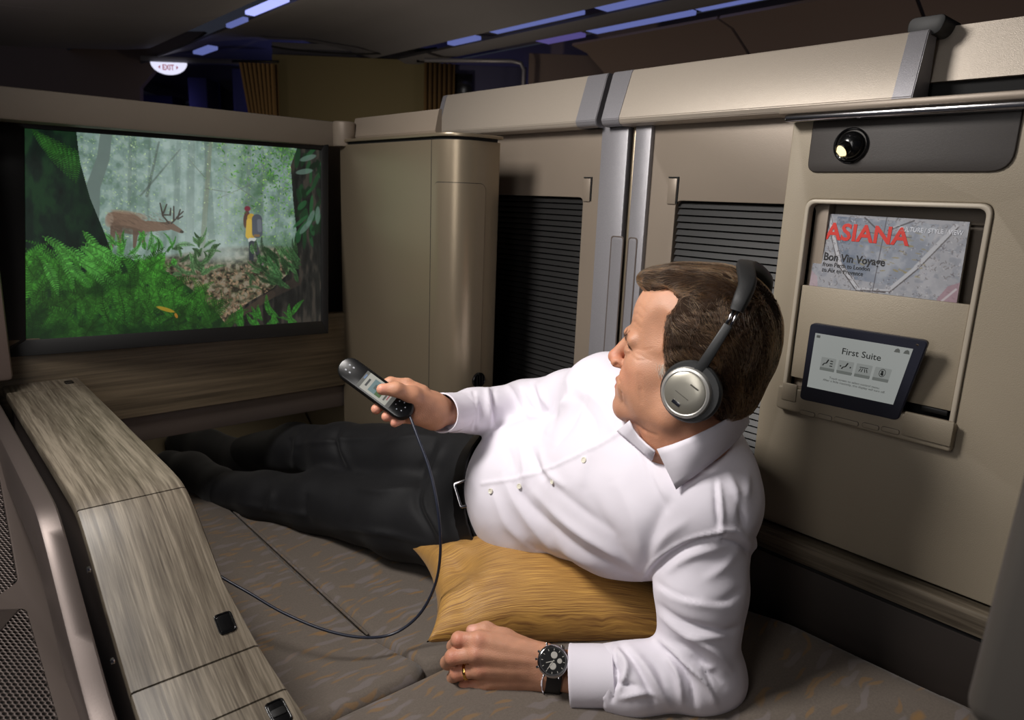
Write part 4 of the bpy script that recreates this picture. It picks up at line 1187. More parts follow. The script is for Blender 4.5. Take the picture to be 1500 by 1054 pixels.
# ------------------------------------------------------------------ magazine in the pocket
def cover():
    W_, H_ = 300, 210; p = Paint(W_, H_); p.a[:] = np.array([176, 178, 186])/255; R_ = random.Random(3)
    n = vnoise(W_, H_, 9, 6, 51, 5); n2 = vnoise(W_, H_, 26, 18, 52, 4)
    p.mix(np.clip((n-.5)*5, 0, 1)*.5, (206, 206, 214)); p.mix(np.clip((.5-n2)*6, 0, 1)*.4, (126, 134, 150))
    sky = p.poly([(.13, .02), (.82, .04), (.74, .52), (.58, .66), (.28, .64), (.16, .45)])
    p.mix(sky*.75, (140, 150, 168)); p.mix(sky*np.clip((.56-p.u)*2.6, 0, 1)*np.clip((n2-.35)*4, 0, 1)*.7, (84, 102, 130)); p.mix(sky*np.clip((n-.48)*6, 0, 1)*.6, (196, 200, 208))
    for k in range(60):
        x, y = R_.uniform(.3, .8), R_.uniform(.12, .55); p.ell(x, y, R_.uniform(2, 8), R_.uniform(.8, 2.2), R_.uniform(-.4, .4), (160, 146, 96), R_.uniform(.3, .8))
    # painted borders: pale bands with dark dotted edges
    def band(a, b, w_):
        p.line(a, b, w_, w_, (206, 208, 216)); dx, dy = b[0]-a[0], b[1]-a[1]
        for t in np.linspace(0, 1, 46):
            p.ell(a[0]+dx*t-.012*(1 if dx > 0 else -1), a[1]+dy*t+.012, 1.3, 1.3, 0, (70, 64, 66), .8)
        p.line((a[0]+.018, a[1]), (b[0]+.018, b[1]), .8, .8, (92, 86, 88), .8)
    band((.06, 0), (.20, .50), 5); band((.20, .50), (.36, .74), 5); band((.92, .05), (.72, .46), 5); band((.72, .46), (.56, .72), 4); band((.36, .74), (.56, .72), 4)
    p.line((.48, 0), (.455, 1), .8, .8, (70, 66, 76), .9); p.line((.33, .02), (.44, .14), 1.5, 1.5, (60, 58, 64), .8); p.line((.66, .02), (.50, .13), 1.5, 1.5, (60, 58, 64), .8); p.line((.36, .16), (.66, .18), 1, 1, (70, 66, 76), .7)
    for k in range(420):
        x, y = R_.random(), R_.random()
        if .22 < x < .72 and .12 < y < .60 and R_.random() < .85: continue
        a = R_.uniform(0, 6); r_ = R_.uniform(2, 6)
        for t in range(5):
            p.line((x+r_*math.cos(a+t*.5)/W_, y+r_*math.sin(a+t*.5)/H_), (x+r_*math.cos(a+t*.5+.5)/W_, y+r_*math.sin(a+t*.5+.5)/H_), .7, .7, R_.choice([(92, 88, 96), (120, 112, 112), (222, 222, 228)]), .6)
    arch = p.poly([(.86, 1), (.88, .72), (.93, .60), (1.0, .55), (1.0, 1)]); p.mix(arch*.7, (176, 132, 146)); p.line((.90, 1), (.91, .74), 2, 2, (216, 208, 214)); p.line((.91, .74), (.98, .62), 2, 2, (216, 208, 214)); p.line((.95, 1), (.95, .80), 2, 2, (132, 88, 104))
    p.a *= .80
    p.ell(.035, .92, 7, 12, 0, (98, 80, 44), .9); p.mix(p.poly([(0, .6), (.05, .66), (.10, 1), (0, 1)])*.4, (170, 130, 140))
    return p
MG = thing('magazine', (1.06, .42, 1.1), 'travel magazine with red title and painted ceiling cover in wall pocket', 'magazine')
XM = 1.076
m00, m10 = onp(1202, 312, 0, 1.070), onp(1421, 325, 0, 1.070)
m01, m11 = onp(1185, 422, 0, 1.0615), onp(1400, 452, 0, 1.0615)
def mgfn(u, v):
    v = v*1.25
    return m00*(1-u)*(1-v)+m10*u*(1-v)+m01*(1-u)*v+m11*u*v
mu = (m10-m00)/np.linalg.norm(m10-m00); mv = (m01-m00)/np.linalg.norm(m01-m00); mn = np.cross(mu, mv); mn = mn if mn[0] < 0 else -mn
COV = cover()
cov = picture_mesh('cover', COV, lambda u, v: mgfn(u, v)+mn*.0004, attr_mat('glossy printed cover', 0, .5), MG)
hexa('pages', [mgfn(0, 0), mgfn(1, 0), mgfn(1, 1), mgfn(0, 1)] + [q - mn*.006 for q in (mgfn(0, 0), mgfn(1, 0), mgfn(1, 1), mgfn(0, 1))], mat('page edges', srgb(190, 186, 180), .7), MG, bev=0)
up = -mv
def mtxt(s, px, py, size, m, bold=0, sx=1.0, shear=0, kind='cover_title'):
    # px,py = baseline start in the photograph
    r = ray(px, py); k = np.dot(m00-CAM_POS, mn)/np.dot(r, mn); q = CAM_POS + r*k + mn*.0009
    zz = np.cross(mu, up)
    if np.dot(zz, mn) < 0: zz = -zz
    return text_obj(kind, s, size, frame(q, mu, up, zz), m, MG, bold=bold, sx=sx, shear=shear, depth=.0001)
red = mat('red print', srgb(196, 40, 28), .35); blk = mat('black print', srgb(16, 16, 20), .4); wht = mat('white print', srgb(215, 218, 226), .4)
mtxt('ASIANA', 1209, 349, .0335, red, bold=.0009, sx=1.0)
mtxt('CULTURE / STYLE / VIEW', 1317, 338, .0088, wht, sx=.82, kind='cover_line')
mtxt('Bon Vin Voyage', 1206, 380, .0158, blk, bold=.0003, sx=.88, kind='cover_headline')
mtxt('from Perth to London', 1205, 389, .0090, blk, sx=.86, kind='cover_line')
mtxt('to Aix en Provence', 1204, 397, .0090, blk, sx=.86, kind='cover_line')

# ------------------------------------------------------------------ tablet in the dock
TB = thing('suite_tablet', (1.03, .4, .96), 'dark framed control tablet with pale menu screen standing in wall dock', 'tablet')
c4 = [at(1185, 474, .985), at(1359, 494, .872), at(1316, 612, .905), at(1173, 583, 1.01)]
# fit onto a plane close in front of the wall, top leaning outwards
XT0, XT1 = 1.016, 1.034
c4 = [onp(1187, 473, 0, XT0), onp(1360, 500, 0, XT0), onp(1315, 616, 0, XT1), onp(1171, 584, 0, XT1)]
tu = (c4[1]-c4[0]); tv = (c4[3]-c4[0]); tn = np.cross(tu, tv); tn /= np.linalg.norm(tn); tn = tn if tn[0] < 0 else -tn
def tq(u, v, d=0):
    return c4[0]*(1-u)*(1-v)+c4[1]*u*(1-v)+c4[3]*(1-u)*v+c4[2]*u*v + tn*d
navyb = mat('navy black bezel', srgb(36, 38, 50), .38)
def tshape(name, pts, d0, d1, m, bev):
    """rounded plate given in tablet u,v; drawn flat then mapped"""
    cu = [(a, b) for a, b in pts]
    bm = bmesh.new(); A = [bm.verts.new(tuple(tq(a, b, d0))) for a, b in cu]; B_ = [bm.verts.new(tuple(tq(a, b, d1))) for a, b in cu]
    n = len(cu); bm.faces.new(A); bm.faces.new(B_[::-1])
    for i in range(n): bm.faces.new((A[i], A[(i+1) % n], B_[(i+1) % n], B_[i]))
    bmesh.ops.recalc_face_normals(bm, faces=bm.faces)
    if bev: bmesh.ops.bevel(bm, geom=[e for e in bm.edges if e.calc_face_angle(0) > .8], offset=bev, segments=2, affect='EDGES')
    return bm_obj(name, bm, m, TB, ang=35)
RR = lambda a, b, c_, d, r: [(x, y) for x, y in rounded([(a, b), (c_, b), (c_, d), (a, d)], r, 5)]
tshape('tablet_body', RR(0, 0, 1, 1, .055), -.008, 0, navyb, .0012)
def uvof(px, py):
    r = ray(px, py); k = np.dot(c4[0]-CAM_POS, tn)/np.dot(r, tn); q = CAM_POS+r*k - c4[0]
    A_ = np.stack([tu, tv], 1); s = np.linalg.lstsq(A_, q, rcond=None)[0]; return s[0], s[1]
sc = [uvof(1197, 488), uvof(1339, 511), uvof(1323, 597), uvof(1181, 566)]
SU0, SU1 = (sc[0][0]+sc[3][0])/2, (sc[1][0]+sc[2][0])/2; SV0, SV1 = (sc[0][1]+sc[1][1])/2, (sc[2][1]+sc[3][1])/2
scr = emit_mat('pale lit menu', srgb(196, 200, 196), .42)
tshape('menu_screen', [(SU0, SV0), (SU1, SV0), (SU1, SV1), (SU0, SV1)], 0, .0004, scr, 0)
LX = lambda u: SU0+(SU1-SU0)*u; LY = lambda v: SV0+(SV1-SV0)*v
tuh = tu/np.linalg.norm(tu); tvh = -tv/np.linalg.norm(tv); tnn = np.cross(tuh, tvh); tnn = tnn if np.dot(tnn, tn) > 0 else -tnn
def ttxt(s, u, v, size, m, bold=0, name='menu_text', align='CENTER'):
    return text_obj(name, s, size, frame(tq(LX(u), LY(v), .0006), tuh, tvh, tnn), m, TB, align=align, bold=bold, depth=.00005)
ink = mat('grey screen ink', srgb(56, 60, 60), .5); ink2 = mat('light grey screen ink', srgb(96, 100, 98), .5)
ttxt('First Suite', .53, .29, .0135, ink, bold=.00012)
btn = emit_mat('lit grey button', srgb(178, 182, 178), .40); btnb = emit_mat('lit grey button foot', srgb(140, 145, 140), .38)
for i, lab in enumerate(('Recline', 'Seat adjustment', 'Lighting', 'Privacy')):
    cx = .20 + .197*i; w2 = .084
    tshape('menu_button', RR(LX(cx-w2), LY(.40), LX(cx+w2), LY(.64), .010), .0004, .0008, btn, 0)
    tshape('button_foot', RR(LX(cx-w2), LY(.585), LX(cx+w2), LY(.64), .006), .0008, .0009, btnb, 0)
    ttxt(lab, cx, .615, .0036, ink, name='button_caption')
    # pictograms
    def tl_(a, b, c_, d, wd=.007, nm='pictogram'):
        dx, dy = c_-a, d-b; L_ = math.hypot(dx, dy*.6); nx, ny = -dy/L_*wd*.6, dx/L_*wd
        tshape(nm, [(LX(cx+a+nx), LY(.50+b+ny)), (LX(cx+c_+nx), LY(.50+d+ny)), (LX(cx+c_-nx), LY(.50+d-ny)), (LX(cx+a-nx), LY(.50+b-ny))], .0008, .001, ink, 0)
    if i in (0, 1):
        o_ = -.02 if i == 0 else 0
        tl_(o_+.02, -.07, o_+.0, .0, .008); tl_(o_+.0, .0, o_-.025, .012, .008); tl_(o_-.025, .012, o_-.038, .05, .007)
        if i == 0:
            for k in range(3): tl_(.022, -.05+.045*k, .052, -.05+.045*k, .008)
        else: tl_(-.062, -.0, -.048, -.0, .012); tl_(.048, .0, .062, .0, .012)
    elif i == 2:
        tl_(-.045, -.04, .045, -.04, .006); tl_(-.03, -.02, -.045, .04, .004); tl_(-.01, -.02, -.02, .04, .004); tl_(.01, -.02, .02, .04, .004); tl_(.03, -.02, .045, .04, .004)
    else:
        ring = [(LX(cx+.034*math.cos(a)), LY(.49+.072*math.sin(a))) for a in np.linspace(0, 2*PI, 24, endpoint=False)]
        rin = [(LX(cx+.028*math.cos(a)), LY(.49+.060*math.sin(a))) for a in np.linspace(0, 2*PI, 24, endpoint=False)]
        bm = bmesh.new(); A = [bm.verts.new(tuple(tq(a, b, .0009))) for a, b in ring]; B_ = [bm.verts.new(tuple(tq(a, b, .0009))) for a, b in rin]
        for k in range(24): bm.faces.new((A[k], A[(k+1) % 24], B_[(k+1) % 24], B_[k]))
        bm_obj('pictogram', bm, ink, TB); tl_(-.004, -.05, .004, .03, .011); tl_(-.014, .0, .012, .03, .012)
ttxt('Touch screen to select control menu.', .53, .775, .0047, ink2)
ttxt('After a little inactivity, this display will turn off.', .53, .83, .0047, ink2)
tshape('menu_icon', RR(LX(.02), LY(.03), LX(.06), LY(.075), .004), .0004, .0006, ink2, 0)
for cx in (.865, .955): 
    tshape('menu_icon', [(LX(cx-.03), LY(.10)), (LX(cx-.02), LY(.05)), (LX(cx), LY(.03)), (LX(cx+.02), LY(.05)), (LX(cx+.03), LY(.10))], .0004, .0006, ink2, 0)
tb_c = tq(.93, .055, .0)
lathe('sensor', [(.0018, 0), (.0018, .0003), (0, .0004)], frame(tb_c, tuh, tvh, tnn), M['chrome'], TB, n=12)
# ------------------------------------------------------------------ implicit-surface modelling for bodies and cloth
class Field:
    def __init__(s, lo, hi, h):
        s.lo = np.array(lo, float); s.h = h
        s.n = np.maximum(4, np.ceil((np.array(hi)-s.lo)/h).astype(int)+1)
        s.ax = [s.lo[i] + h*np.arange(s.n[i]) for i in range(3)]
        s.D = np.full(s.n, .5, np.float32)
    def _sub(s, lo, hi):
        sl = []
        for i in range(3):
            a = int(max(0, math.floor((lo[i]-s.lo[i])/s.h))); b = int(min(s.n[i], math.ceil((hi[i]-s.lo[i])/s.h)+1))
            if b <= a: return None
            sl.append(slice(a, b))
        X = s.ax[0][sl[0]][:, None, None]; Y_ = s.ax[1][sl[1]][None, :, None]; Z = s.ax[2][sl[2]][None, None, :]
        return tuple(sl), X, Y_, Z
    def _comb(s, sl, d, k, mode):
        D = s.D[sl]; d = d.astype(np.float32)
        if mode == 'add':
            if k > 0:
                hh = np.clip(.5+.5*(D-d)/k, 0, 1); s.D[sl] = D+(d-D)*hh - k*hh*(1-hh)
            else: s.D[sl] = np.minimum(D, d)
        else:
            d = -d
            if k > 0:
                hh = np.clip(.5-.5*(D-d)/k, 0, 1); s.D[sl] = D+(d-D)*hh + k*hh*(1-hh)
            else: s.D[sl] = np.maximum(D, d)
    def ell(s, c, r, R_=None, k=.01, mode='add', pad=None):
        c = np.array(c, float); r = np.array(r, float) if np.ndim(r) else np.array([r]*3, float)
        m = max(r) + (pad if pad is not None else k*1.5+s.h*3)
        q = s._sub(c-m, c+m)
        if q is None: return
        sl, X, Y_, Z = q; X = X-c[0]; Y_ = Y_-c[1]; Z = Z-c[2]
        if R_ is None: R_ = np.eye(3)
        A = X*R_[0, 0]+Y_*R_[1, 0]+Z*R_[2, 0]; B = X*R_[0, 1]+Y_*R_[1, 1]+Z*R_[2, 1]; Cc = X*R_[0, 2]+Y_*R_[1, 2]+Z*R_[2, 2]
        k0 = np.sqrt((A/r[0])**2+(B/r[1])**2+(Cc/r[2])**2)
        k1 = np.sqrt((A/r[0]**2)**2+(B/r[1]**2)**2+(Cc/r[2]**2)**2)+1e-9
        s._comb(sl, k0*(k0-1)/k1, k, mode)
    def cone(s, a, b, ra, rb, k=.01, mode='add', flat=None):
        """round cone; flat=(axis vector, factor) squashes the section along the axis"""
        a = np.array(a, float); b = np.array(b, float); m = max(ra, rb)+k*1.5+s.h*3
        q = s._sub(np.minimum(a, b)-m, np.maximum(a, b)+m)
        if q is None: return
        sl, X, Y_, Z = q; ba = b-a; L2 = ba@ba+1e-12
        px, py, pz = X-a[0], Y_-a[1], Z-a[2]
        t = np.clip((px*ba[0]+py*ba[1]+pz*ba[2])/L2, 0, 1)
        dx, dy, dz = px-t*ba[0], py-t*ba[1], pz-t*ba[2]
        if flat is not None:
            n, f = flat; n = np.array(n, float); n = n/np.linalg.norm(n)
            dn = dx*n[0]+dy*n[1]+dz*n[2]; g_ = dn*(1/f-1)
            dx, dy, dz = dx+g_*n[0], dy+g_*n[1], dz+g_*n[2]
            d = (np.sqrt(dx*dx+dy*dy+dz*dz)-(ra+(rb-ra)*t))*(.5+.5*f)
        else: d = np.sqrt(dx*dx+dy*dy+dz*dz)-(ra+(rb-ra)*t)
        s._comb(sl, d, k, mode)
    def chain(s, pts, rr, k=.01, flat=None, mode='add'):
        for i in range(len(pts)-1): s.cone(pts[i], pts[i+1], rr[i], rr[i+1], k, mode, flat)
    def sample(s, P):
        P = np.atleast_2d(P); g_ = (P-s.lo)/s.h
        i = np.clip(np.floor(g_).astype(int), 0, s.n-2); f = np.clip(g_-i, 0, 1)
        out = 0
        for dx in (0, 1):
            for dy in (0, 1):
                for dz in (0, 1):
                    wt = (f[:, 0] if dx else 1-f[:, 0])*(f[:, 1] if dy else 1-f[:, 1])*(f[:, 2] if dz else 1-f[:, 2])
                    out = out + wt*s.D[i[:, 0]+dx, i[:, 1]+dy, i[:, 2]+dz]
        return out
    def grad(s, P, e=None):
        e = e or s.h; P = np.atleast_2d(P); g_ = np.zeros_like(P)
        for a in range(3):
            o = np.zeros(3); o[a] = e; g_[:, a] = s.sample(P+o)-s.sample(P-o)
        return g_/(np.linalg.norm(g_, axis=1, keepdims=True)+1e-9)
    def surf(s):
        """naive surface nets"""
        D = s.D; n = s.n
        sg = D < 0
        c = np.zeros(n-1, np.uint8)
        for dx in (0, 1):
            for dy in (0, 1):
                for dz in (0, 1):
                    c += sg[dx:n[0]-1+dx, dy:n[1]-1+dy, dz:n[2]-1+dz]
        cells = np.argwhere((c > 0) & (c < 8))
        vid = np.full(n-1, -1, np.int64); vid[tuple(cells.T)] = np.arange(len(cells))
        acc = np.zeros((len(cells), 3)); cnt = np.zeros(len(cells))
        corners = [(0,0,0),(1,0,0),(0,1,0),(1,1,0),(0,0,1),(1,0,1),(0,1,1),(1,1,1)]
        vals = [D[cells[:, 0]+a, cells[:, 1]+b, cells[:, 2]+c_] for a, b, c_ in corners]
        for i in range(8):
            for j in range(i+1, 8):
                if sum(abs(corners[i][q]-corners[j][q]) for q in range(3)) != 1: continue
                va, vb = vals[i], vals[j]; m = (va < 0) != (vb < 0)
                t = np.where(m, va/(va-vb+1e-12), 0)
                pa, pb = np.array(corners[i]), np.array(corners[j])
                acc += np.where(m[:, None], pa+(pb-pa)*t[:, None], 0); cnt += m
        V = s.lo + s.h*(cells + acc/cnt[:, None])
        F = []
        for ax in range(3):
            o = [0, 0, 0]; o[ax] = 1
            A = sg[:n[0]-o[0], :n[1]-o[1], :n[2]-o[2]]; B = sg[o[0]:, o[1]:, o[2]:]
            e = np.argwhere(A != B); flip = A[tuple(e.T)]
            u, v = [(1, 2), (2, 0), (0, 1)][ax]
            ok = (e[:, u] > 0) & (e[:, v] > 0) & (e[:, u] < n[u]-1) & (e[:, v] < n[v]-1)
            e = e[ok]; flip = flip[ok]
            def cid(du, dv):
                q = e.copy(); q[:, u] += du; q[:, v] += dv; return vid[tuple(q.T)]
            q = np.stack([cid(-1, -1), cid(0, -1), cid(0, 0), cid(-1, 0)], 1)
            q[~flip] = q[~flip][:, ::-1]; F.append(q)
        return V, np.concatenate(F)
    def hit(s, px, py, d0=.5, d1=2.2, out=0.0):
        """first surface point met by the sight line through a pixel"""
        t = np.arange(d0, d1, s.h*.5); r = ray(px, py); P = CAM_POS + r*t[:, None]
        inb = np.all((P > s.lo) & (P < s.lo+s.h*(s.n-1)), axis=1)
        v = np.where(inb, s.sample(P), 1); i = np.argmax(v < 0)
        if v[i] >= 0: return None
        if i > 0: tt = t[i-1] + (t[i]-t[i-1])*v[i-1]/(v[i-1]-v[i]+1e-9)
        else: tt = t[i]
        p = CAM_POS + r*tt
        if out: p = p + s.grad(p, s.h*2)[0]*out
        return p

def np_mesh(name, V, F, m, parent=None, smooth=True, col=None):
    me = bpy.data.meshes.new(name); me.vertices.add(len(V)); me.vertices.foreach_set('co', np.asarray(V, np.float32).ravel())
    me.loops.add(F.size); me.loops.foreach_set('vertex_index', F.ravel().astype(np.int32))
    k = F.shape[1]; me.polygons.add(len(F)); me.polygons.foreach_set('loop_start', np.arange(0, F.size, k, dtype=np.int32))
    me.update(calc_edges=True); me.validate()
    if col is not None:
        ca = me.color_attributes.new('Col', 'FLOAT_COLOR', 'POINT'); c4 = np.ones((len(V), 4)); c4[:, :3] = col; ca.data.foreach_set('color', c4.ravel())
    if smooth: me.shade_smooth()
    o = link(name, me, m)
    if parent is not None: adopt(o, parent)
    return o

def normals(V, F):
    fn = np.cross(V[F[:, 2]]-V[F[:, 0]], V[F[:, 3]]-V[F[:, 1]]) if F.shape[1] == 4 else np.cross(V[F[:, 1]]-V[F[:, 0]], V[F[:, 2]]-V[F[:, 0]])
    N = np.zeros_like(V)
    for j in range(F.shape[1]): np.add.at(N, F[:, j], fn)
    return N/(np.linalg.norm(N, axis=1, keepdims=True)+1e-12)

def relax(V, F, it=2, lam=.5):
    E = np.concatenate([F[:, [j, (j+1) % F.shape[1]]] for j in range(F.shape[1])])
    for _ in range(it):
        S = np.zeros_like(V); c = np.zeros(len(V))
        np.add.at(S, E[:, 0], V[E[:, 1]]); np.add.at(c, E[:, 0], 1); np.add.at(S, E[:, 1], V[E[:, 0]]); np.add.at(c, E[:, 1], 1)
        V = V + lam*(S/c[:, None]-V)
    return V

def pxdist(V, x0, y0, x1, y1):
    """distance of the vertices' picture positions from a segment, and the parameter along it (used to lay seams and folds along sight lines on the built surface)"""
    u, v, _ = proj(V); dx, dy = x1-x0, y1-y0; L2 = dx*dx+dy*dy
    t = np.clip(((u-x0)*dx+(v-y0)*dy)/L2, 0, 1)
    return np.hypot(u-x0-t*dx, v-y0-t*dy), t
# ------------------------------------------------------------------ the reclining man
J = {k: at(*v) for k, v in dict(
    hR=(735,690,1.42), kR=(500,662,1.68), aR=(355,668,1.92), tR=(262,648,1.98),
    hL=(705,775,1.36), kL=(470,735,1.60), aL=(322,712,1.76), tL=(245,680,1.84),
    sL=(1040,738,.975), sR=(890,573,1.17), eL=(1023,985,.995), wL=(805,985,1.0), eR=(768,592,1.36), wR=(640,604,1.2),
    neck=(1003,660,1.07), belly=(800,715,1.28), chest=(930,700,1.12), hip=(722,742,1.40)).items()}
# head frame (cm in the local frame: x forward, y to his left, z up)
_cr = np.array(CAM_ROT)
hf = _cr @ np.array([-.87, .217, -.44]); hf /= np.linalg.norm(hf)
hl = np.cross([0, 0, 1], hf); hl /= np.linalg.norm(hl); hu = np.cross(hf, hl)
_a = math.radians(-3); hu = hu*math.cos(_a)+hl*math.sin(_a); hl = np.cross(hu, hf)
HO = at(1005, 575, .97); HR = np.stack([hf, hl, hu], 1)
def H(x, y, z): return HO + HR @ (np.array([x, y, z])*.01)
def toH(P): return ((np.asarray(P)-HO) @ HR)*100
cm = .01
MAN = None

skin_c = np.array(srgb(184, 134, 106)[:3])
# ---- head and neck field
def head_field():
    f = Field(HO-np.array([.17, .17, .17]), HO+np.array([.17, .17, .215]), .0019)
    E = lambda x, y, z, a, b, c, k=1.0, mode='add': f.ell(H(x, y, z), (a*cm, b*cm, c*cm), HR, k*cm, mode)
    K = lambda p, q, ra, rb, k=.6, mode='add': f.cone(H(*p), H(*q), ra*cm, rb*cm, k*cm, mode)
    # skull
    E(-1.2, 0, 9.0, 8.9, 7.5, 7.9, .1)
    E(2.4, 0, 9.6, 6.6, 6.6, 6.6, 1.5)          # forehead mass
    E(-3.0, 0, 6.2, 6.6, 6.9, 6.2, 1.5)         # occiput
    E(3.6, 0, 3.6, 5.6, 6.0, 6.6, 2.0)           # face mass
    E(4.6, 0, -.6, 4.4, 4.9, 4.4, 1.6)           # muzzle and jaw
    E(8.0, 0, -3.5, 1.75, 2.3, 1.9, 1.3)          # chin
    E(7.0, 0, -1.0, 2.9, 3.2, 3.0, 1.0)          # mouth barrel
    for s in (-1, 1):
        K((7.2, s*1.6, -3.9), (.2, s*5.3, -2.3), 1.7, 1.9, 1.6)     # jaw line
        K((.2, s*5.3, -2.3), (-.8, s*5.7, 3.0), 1.9, 2.0, 1.6)
        E(5.3, s*4.3, 2.7, 2.2, 1.6, 1.7, 1.8)                      # cheek bone
        K((5.0, s*4.7, 3.0), (.8, s*6.0, 3.4), .9, .6, 1.8)        # zygomatic arch
        E(7.1, s*3.2, .2, 1.7, 1.6, 2.2, 1.2)                        # cheek flesh
        K((9.0, s*1.1, 6.7), (7.1, s*4.5, 6.3), .80, .85, .9)        # brow ridge
        E(9.3, s*3.1, 4.7, 1.2, 1.7, 1.05, 1.0, 'sub')              # socket
        E(7.25, s*3.2, 4.7, 1.35, 1.45, 1.3, .25)                  # eye ball under the lids
        K((8.35, s*2.0, 5.1), (7.5, s*4.6, 4.8), .32, .28, .3)     # upper lid
        K((8.1, s*2.0, 4.1), (7.2, s*4.3, 4.0), .30, .25, .4)      # lower lid
        E(3.4, s*4.5, .0, 2.9, 1.9, 3.3, 2.0)                        # full lower cheek
        E(4.5, s*7.0, 8.8, 2.4, 1.0, 2.4, 1.0, 'sub')               # temple hollow
    # nose
    K((9.05, 0, 5.9), (10.75, 0, 2.95), .72, .92, .7)
    E(10.75, 0, 2.65, 1.08, 1.0, .95, .5)
    for s in (-1, 1):
        E(9.95, s*1.05, 2.15, 1.05, .78, .80, .45)                   # wings
        E(10.25, s*.65, 1.42, .55, .36, .35, .25, 'sub')             # nostrils
        K((9.9, s*1.6, 1.9), (8.7, s*3.0, -.3), .22, .28, .6, 'sub')   # fold beside the mouth
    # lips
    for s in (-1, 1):
        K((9.62, 0, -.30), (8.35, s*2.3, -.75), .52, .28, .35)
        K((9.50, 0, -1.50), (8.35, s*2.1, -1.05), .58, .30, .35)
    K((10.3, 0, -.92), (8.9, 2.3, -.92), .12, .10, .25, 'sub'); K((10.3, 0, -.92), (8.9, -2.3, -.92), .12, .10, .25, 'sub')
    E(9.9, 0, -2.5, .7, 1.8, .45, .6, 'sub')                           # crease above chin
    K((9.95, 0, .9), (9.85, 0, .1), .10, .16, .3, 'sub')               # philtrum
    # ears
    for s in (-1, 1):
        E(-2.2, s*7.4, 2.6, 1.7, .55, 2.9, .4)
        E(-1.9, s*7.9, 2.7, 1.0, .45, 2.0, .3, 'sub')
    # neck
    nb = J['neck']
    f.cone(H(-2.5, 0, 1.0), H(-1.0, 0, -5.0), .058, .058, .02)
    f.cone(H(-1.0, 0, -5.0), nb + (nb-H(-1, 0, -5))*.10, .058, .052, .015)
    f.cone(H(3.6, 0, -4.6), H(1.2, 0, -9.5), .026, .030, .02)       # throat
    f.ell(H(3.9, 0, -6.6), .012, None, .015)                       # adam's apple
    for s in (-1, 1): f.cone(H(-3.6, s*5.0, .5), H(1.8, s*2.2, -10), .012, .012, .014)   # neck tendons
    return f
HF = head_field()
Vh, Fh = HF.surf(); Vh = relax(Vh, Fh, 1, .4)
L_ = toH(Vh)
# wrinkles: shallow grooves drawn in the local side view (x, z) for both sides
def groove(V, L, N, pts, w_, amp, ymin=1.5):
    for (a, b) in zip(pts, pts[1:]):
        dx, dz = b[0]-a[0], b[1]-a[1]; L2 = dx*dx+dz*dz
        t = np.clip(((L[:, 0]-a[0])*dx+(L[:, 2]-a[1])*dz)/L2, 0, 1)
        d = np.hypot(L[:, 0]-a[0]-t*dx, L[:, 2]-a[1]-t*dz)
        V -= N*(amp*.001*np.exp(-(d/w_)**2)*(np.abs(L[:, 1]) > ymin)*(L[:, 0] > 0))[:, None]
    return V
Nh = normals(Vh, Fh)
for pts, w_, amp in (([(8.6, 9.4), (7.4, 9.9), (6.3, 9.5)], .18, .6), ([(8.9, 8.3), (7.6, 8.7), (6.2, 8.3)], .18, .6), ([(8.4, 10.5), (7.2, 11.0), (6.0, 10.5)], .18, .45),
                     ([(7.0, 4.4), (5.8, 4.1), (4.6, 4.4)], .14, .6), ([(6.3, 5.4), (5.0, 5.6), (4.0, 6.1)], .12, .5), ([(6.2, 4.9), (4.9, 4.7), (3.9, 4.5)], .12, .5),
                     ([(9.1, 1.6), (8.2, .4), (7.6, -1.2), (7.4, -2.6)], .22, 1.0), ([(8.0, -.9), (7.5, -1.8)], .15, .7), ([(5.0, 2.3), (4.4, .4), (4.0, -1.2)], .3, .6),
                     ([(6.0, -4.9), (3.6, -5.4), (1.5, -5.2)], .3, 1.0), ([(5.2, -6.6), (2.8, -7.4), (.6, -7.6)], .25, 1.0), ([(4.6, -8.0), (2.5, -8.8)], .25, .8)):
    Vh = groove(Vh, L_, Nh, pts, w_, amp)
# skin colours
def skin_cols(V, L):
    c = np.tile(skin_c, (len(V), 1)).astype(float)
    def mixc(wt, col): 
        nonlocal c
        c = c + (np.array(srgb(*col)[:3]) - c)*np.clip(wt, 0, 1)[:, None]
    g_ = lambda x, y, z, sx, sy, sz: np.exp(-((L[:, 0]-x)/sx)**2-((np.abs(L[:, 1])-y)/sy)**2-((L[:, 2]-z)/sz)**2)
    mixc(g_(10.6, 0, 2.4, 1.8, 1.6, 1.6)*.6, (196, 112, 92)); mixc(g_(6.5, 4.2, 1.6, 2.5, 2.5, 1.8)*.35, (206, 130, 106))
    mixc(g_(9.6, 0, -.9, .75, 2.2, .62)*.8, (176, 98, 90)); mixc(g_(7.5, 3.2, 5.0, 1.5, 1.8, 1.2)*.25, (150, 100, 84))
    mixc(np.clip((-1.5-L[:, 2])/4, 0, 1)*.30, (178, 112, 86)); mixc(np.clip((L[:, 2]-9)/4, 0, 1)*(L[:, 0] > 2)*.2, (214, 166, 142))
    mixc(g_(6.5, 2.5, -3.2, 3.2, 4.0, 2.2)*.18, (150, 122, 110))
    n = np.array([mnoise.noise(Vector(p*.8)) for p in L[::1]]) if len(L) < 200000 else 0
    c *= (1 + .09*n)[:, None] if not np.isscalar(n) else 1
    # brows: dark hair tint on the ridge
    bx = g_(8.4, 2.8, 6.5, 1.3, 1.9, .36); mixc(np.clip(bx*1.5-.2, 0, 1)*.65, (84, 58, 42))
    eye = g_(8.3, 3.3, 4.5, .6, 1.25, .13); mixc(eye*.6, (60, 38, 30))
    return np.clip(c, 0, 1)
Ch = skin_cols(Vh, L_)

# ---- hands
def hand_field(lo_hi_pts, build, h=.0013, pad=.05):
    P = np.array(lo_hi_pts); f = Field(P.min(0)-pad, P.max(0)+pad, h); build(f); return f
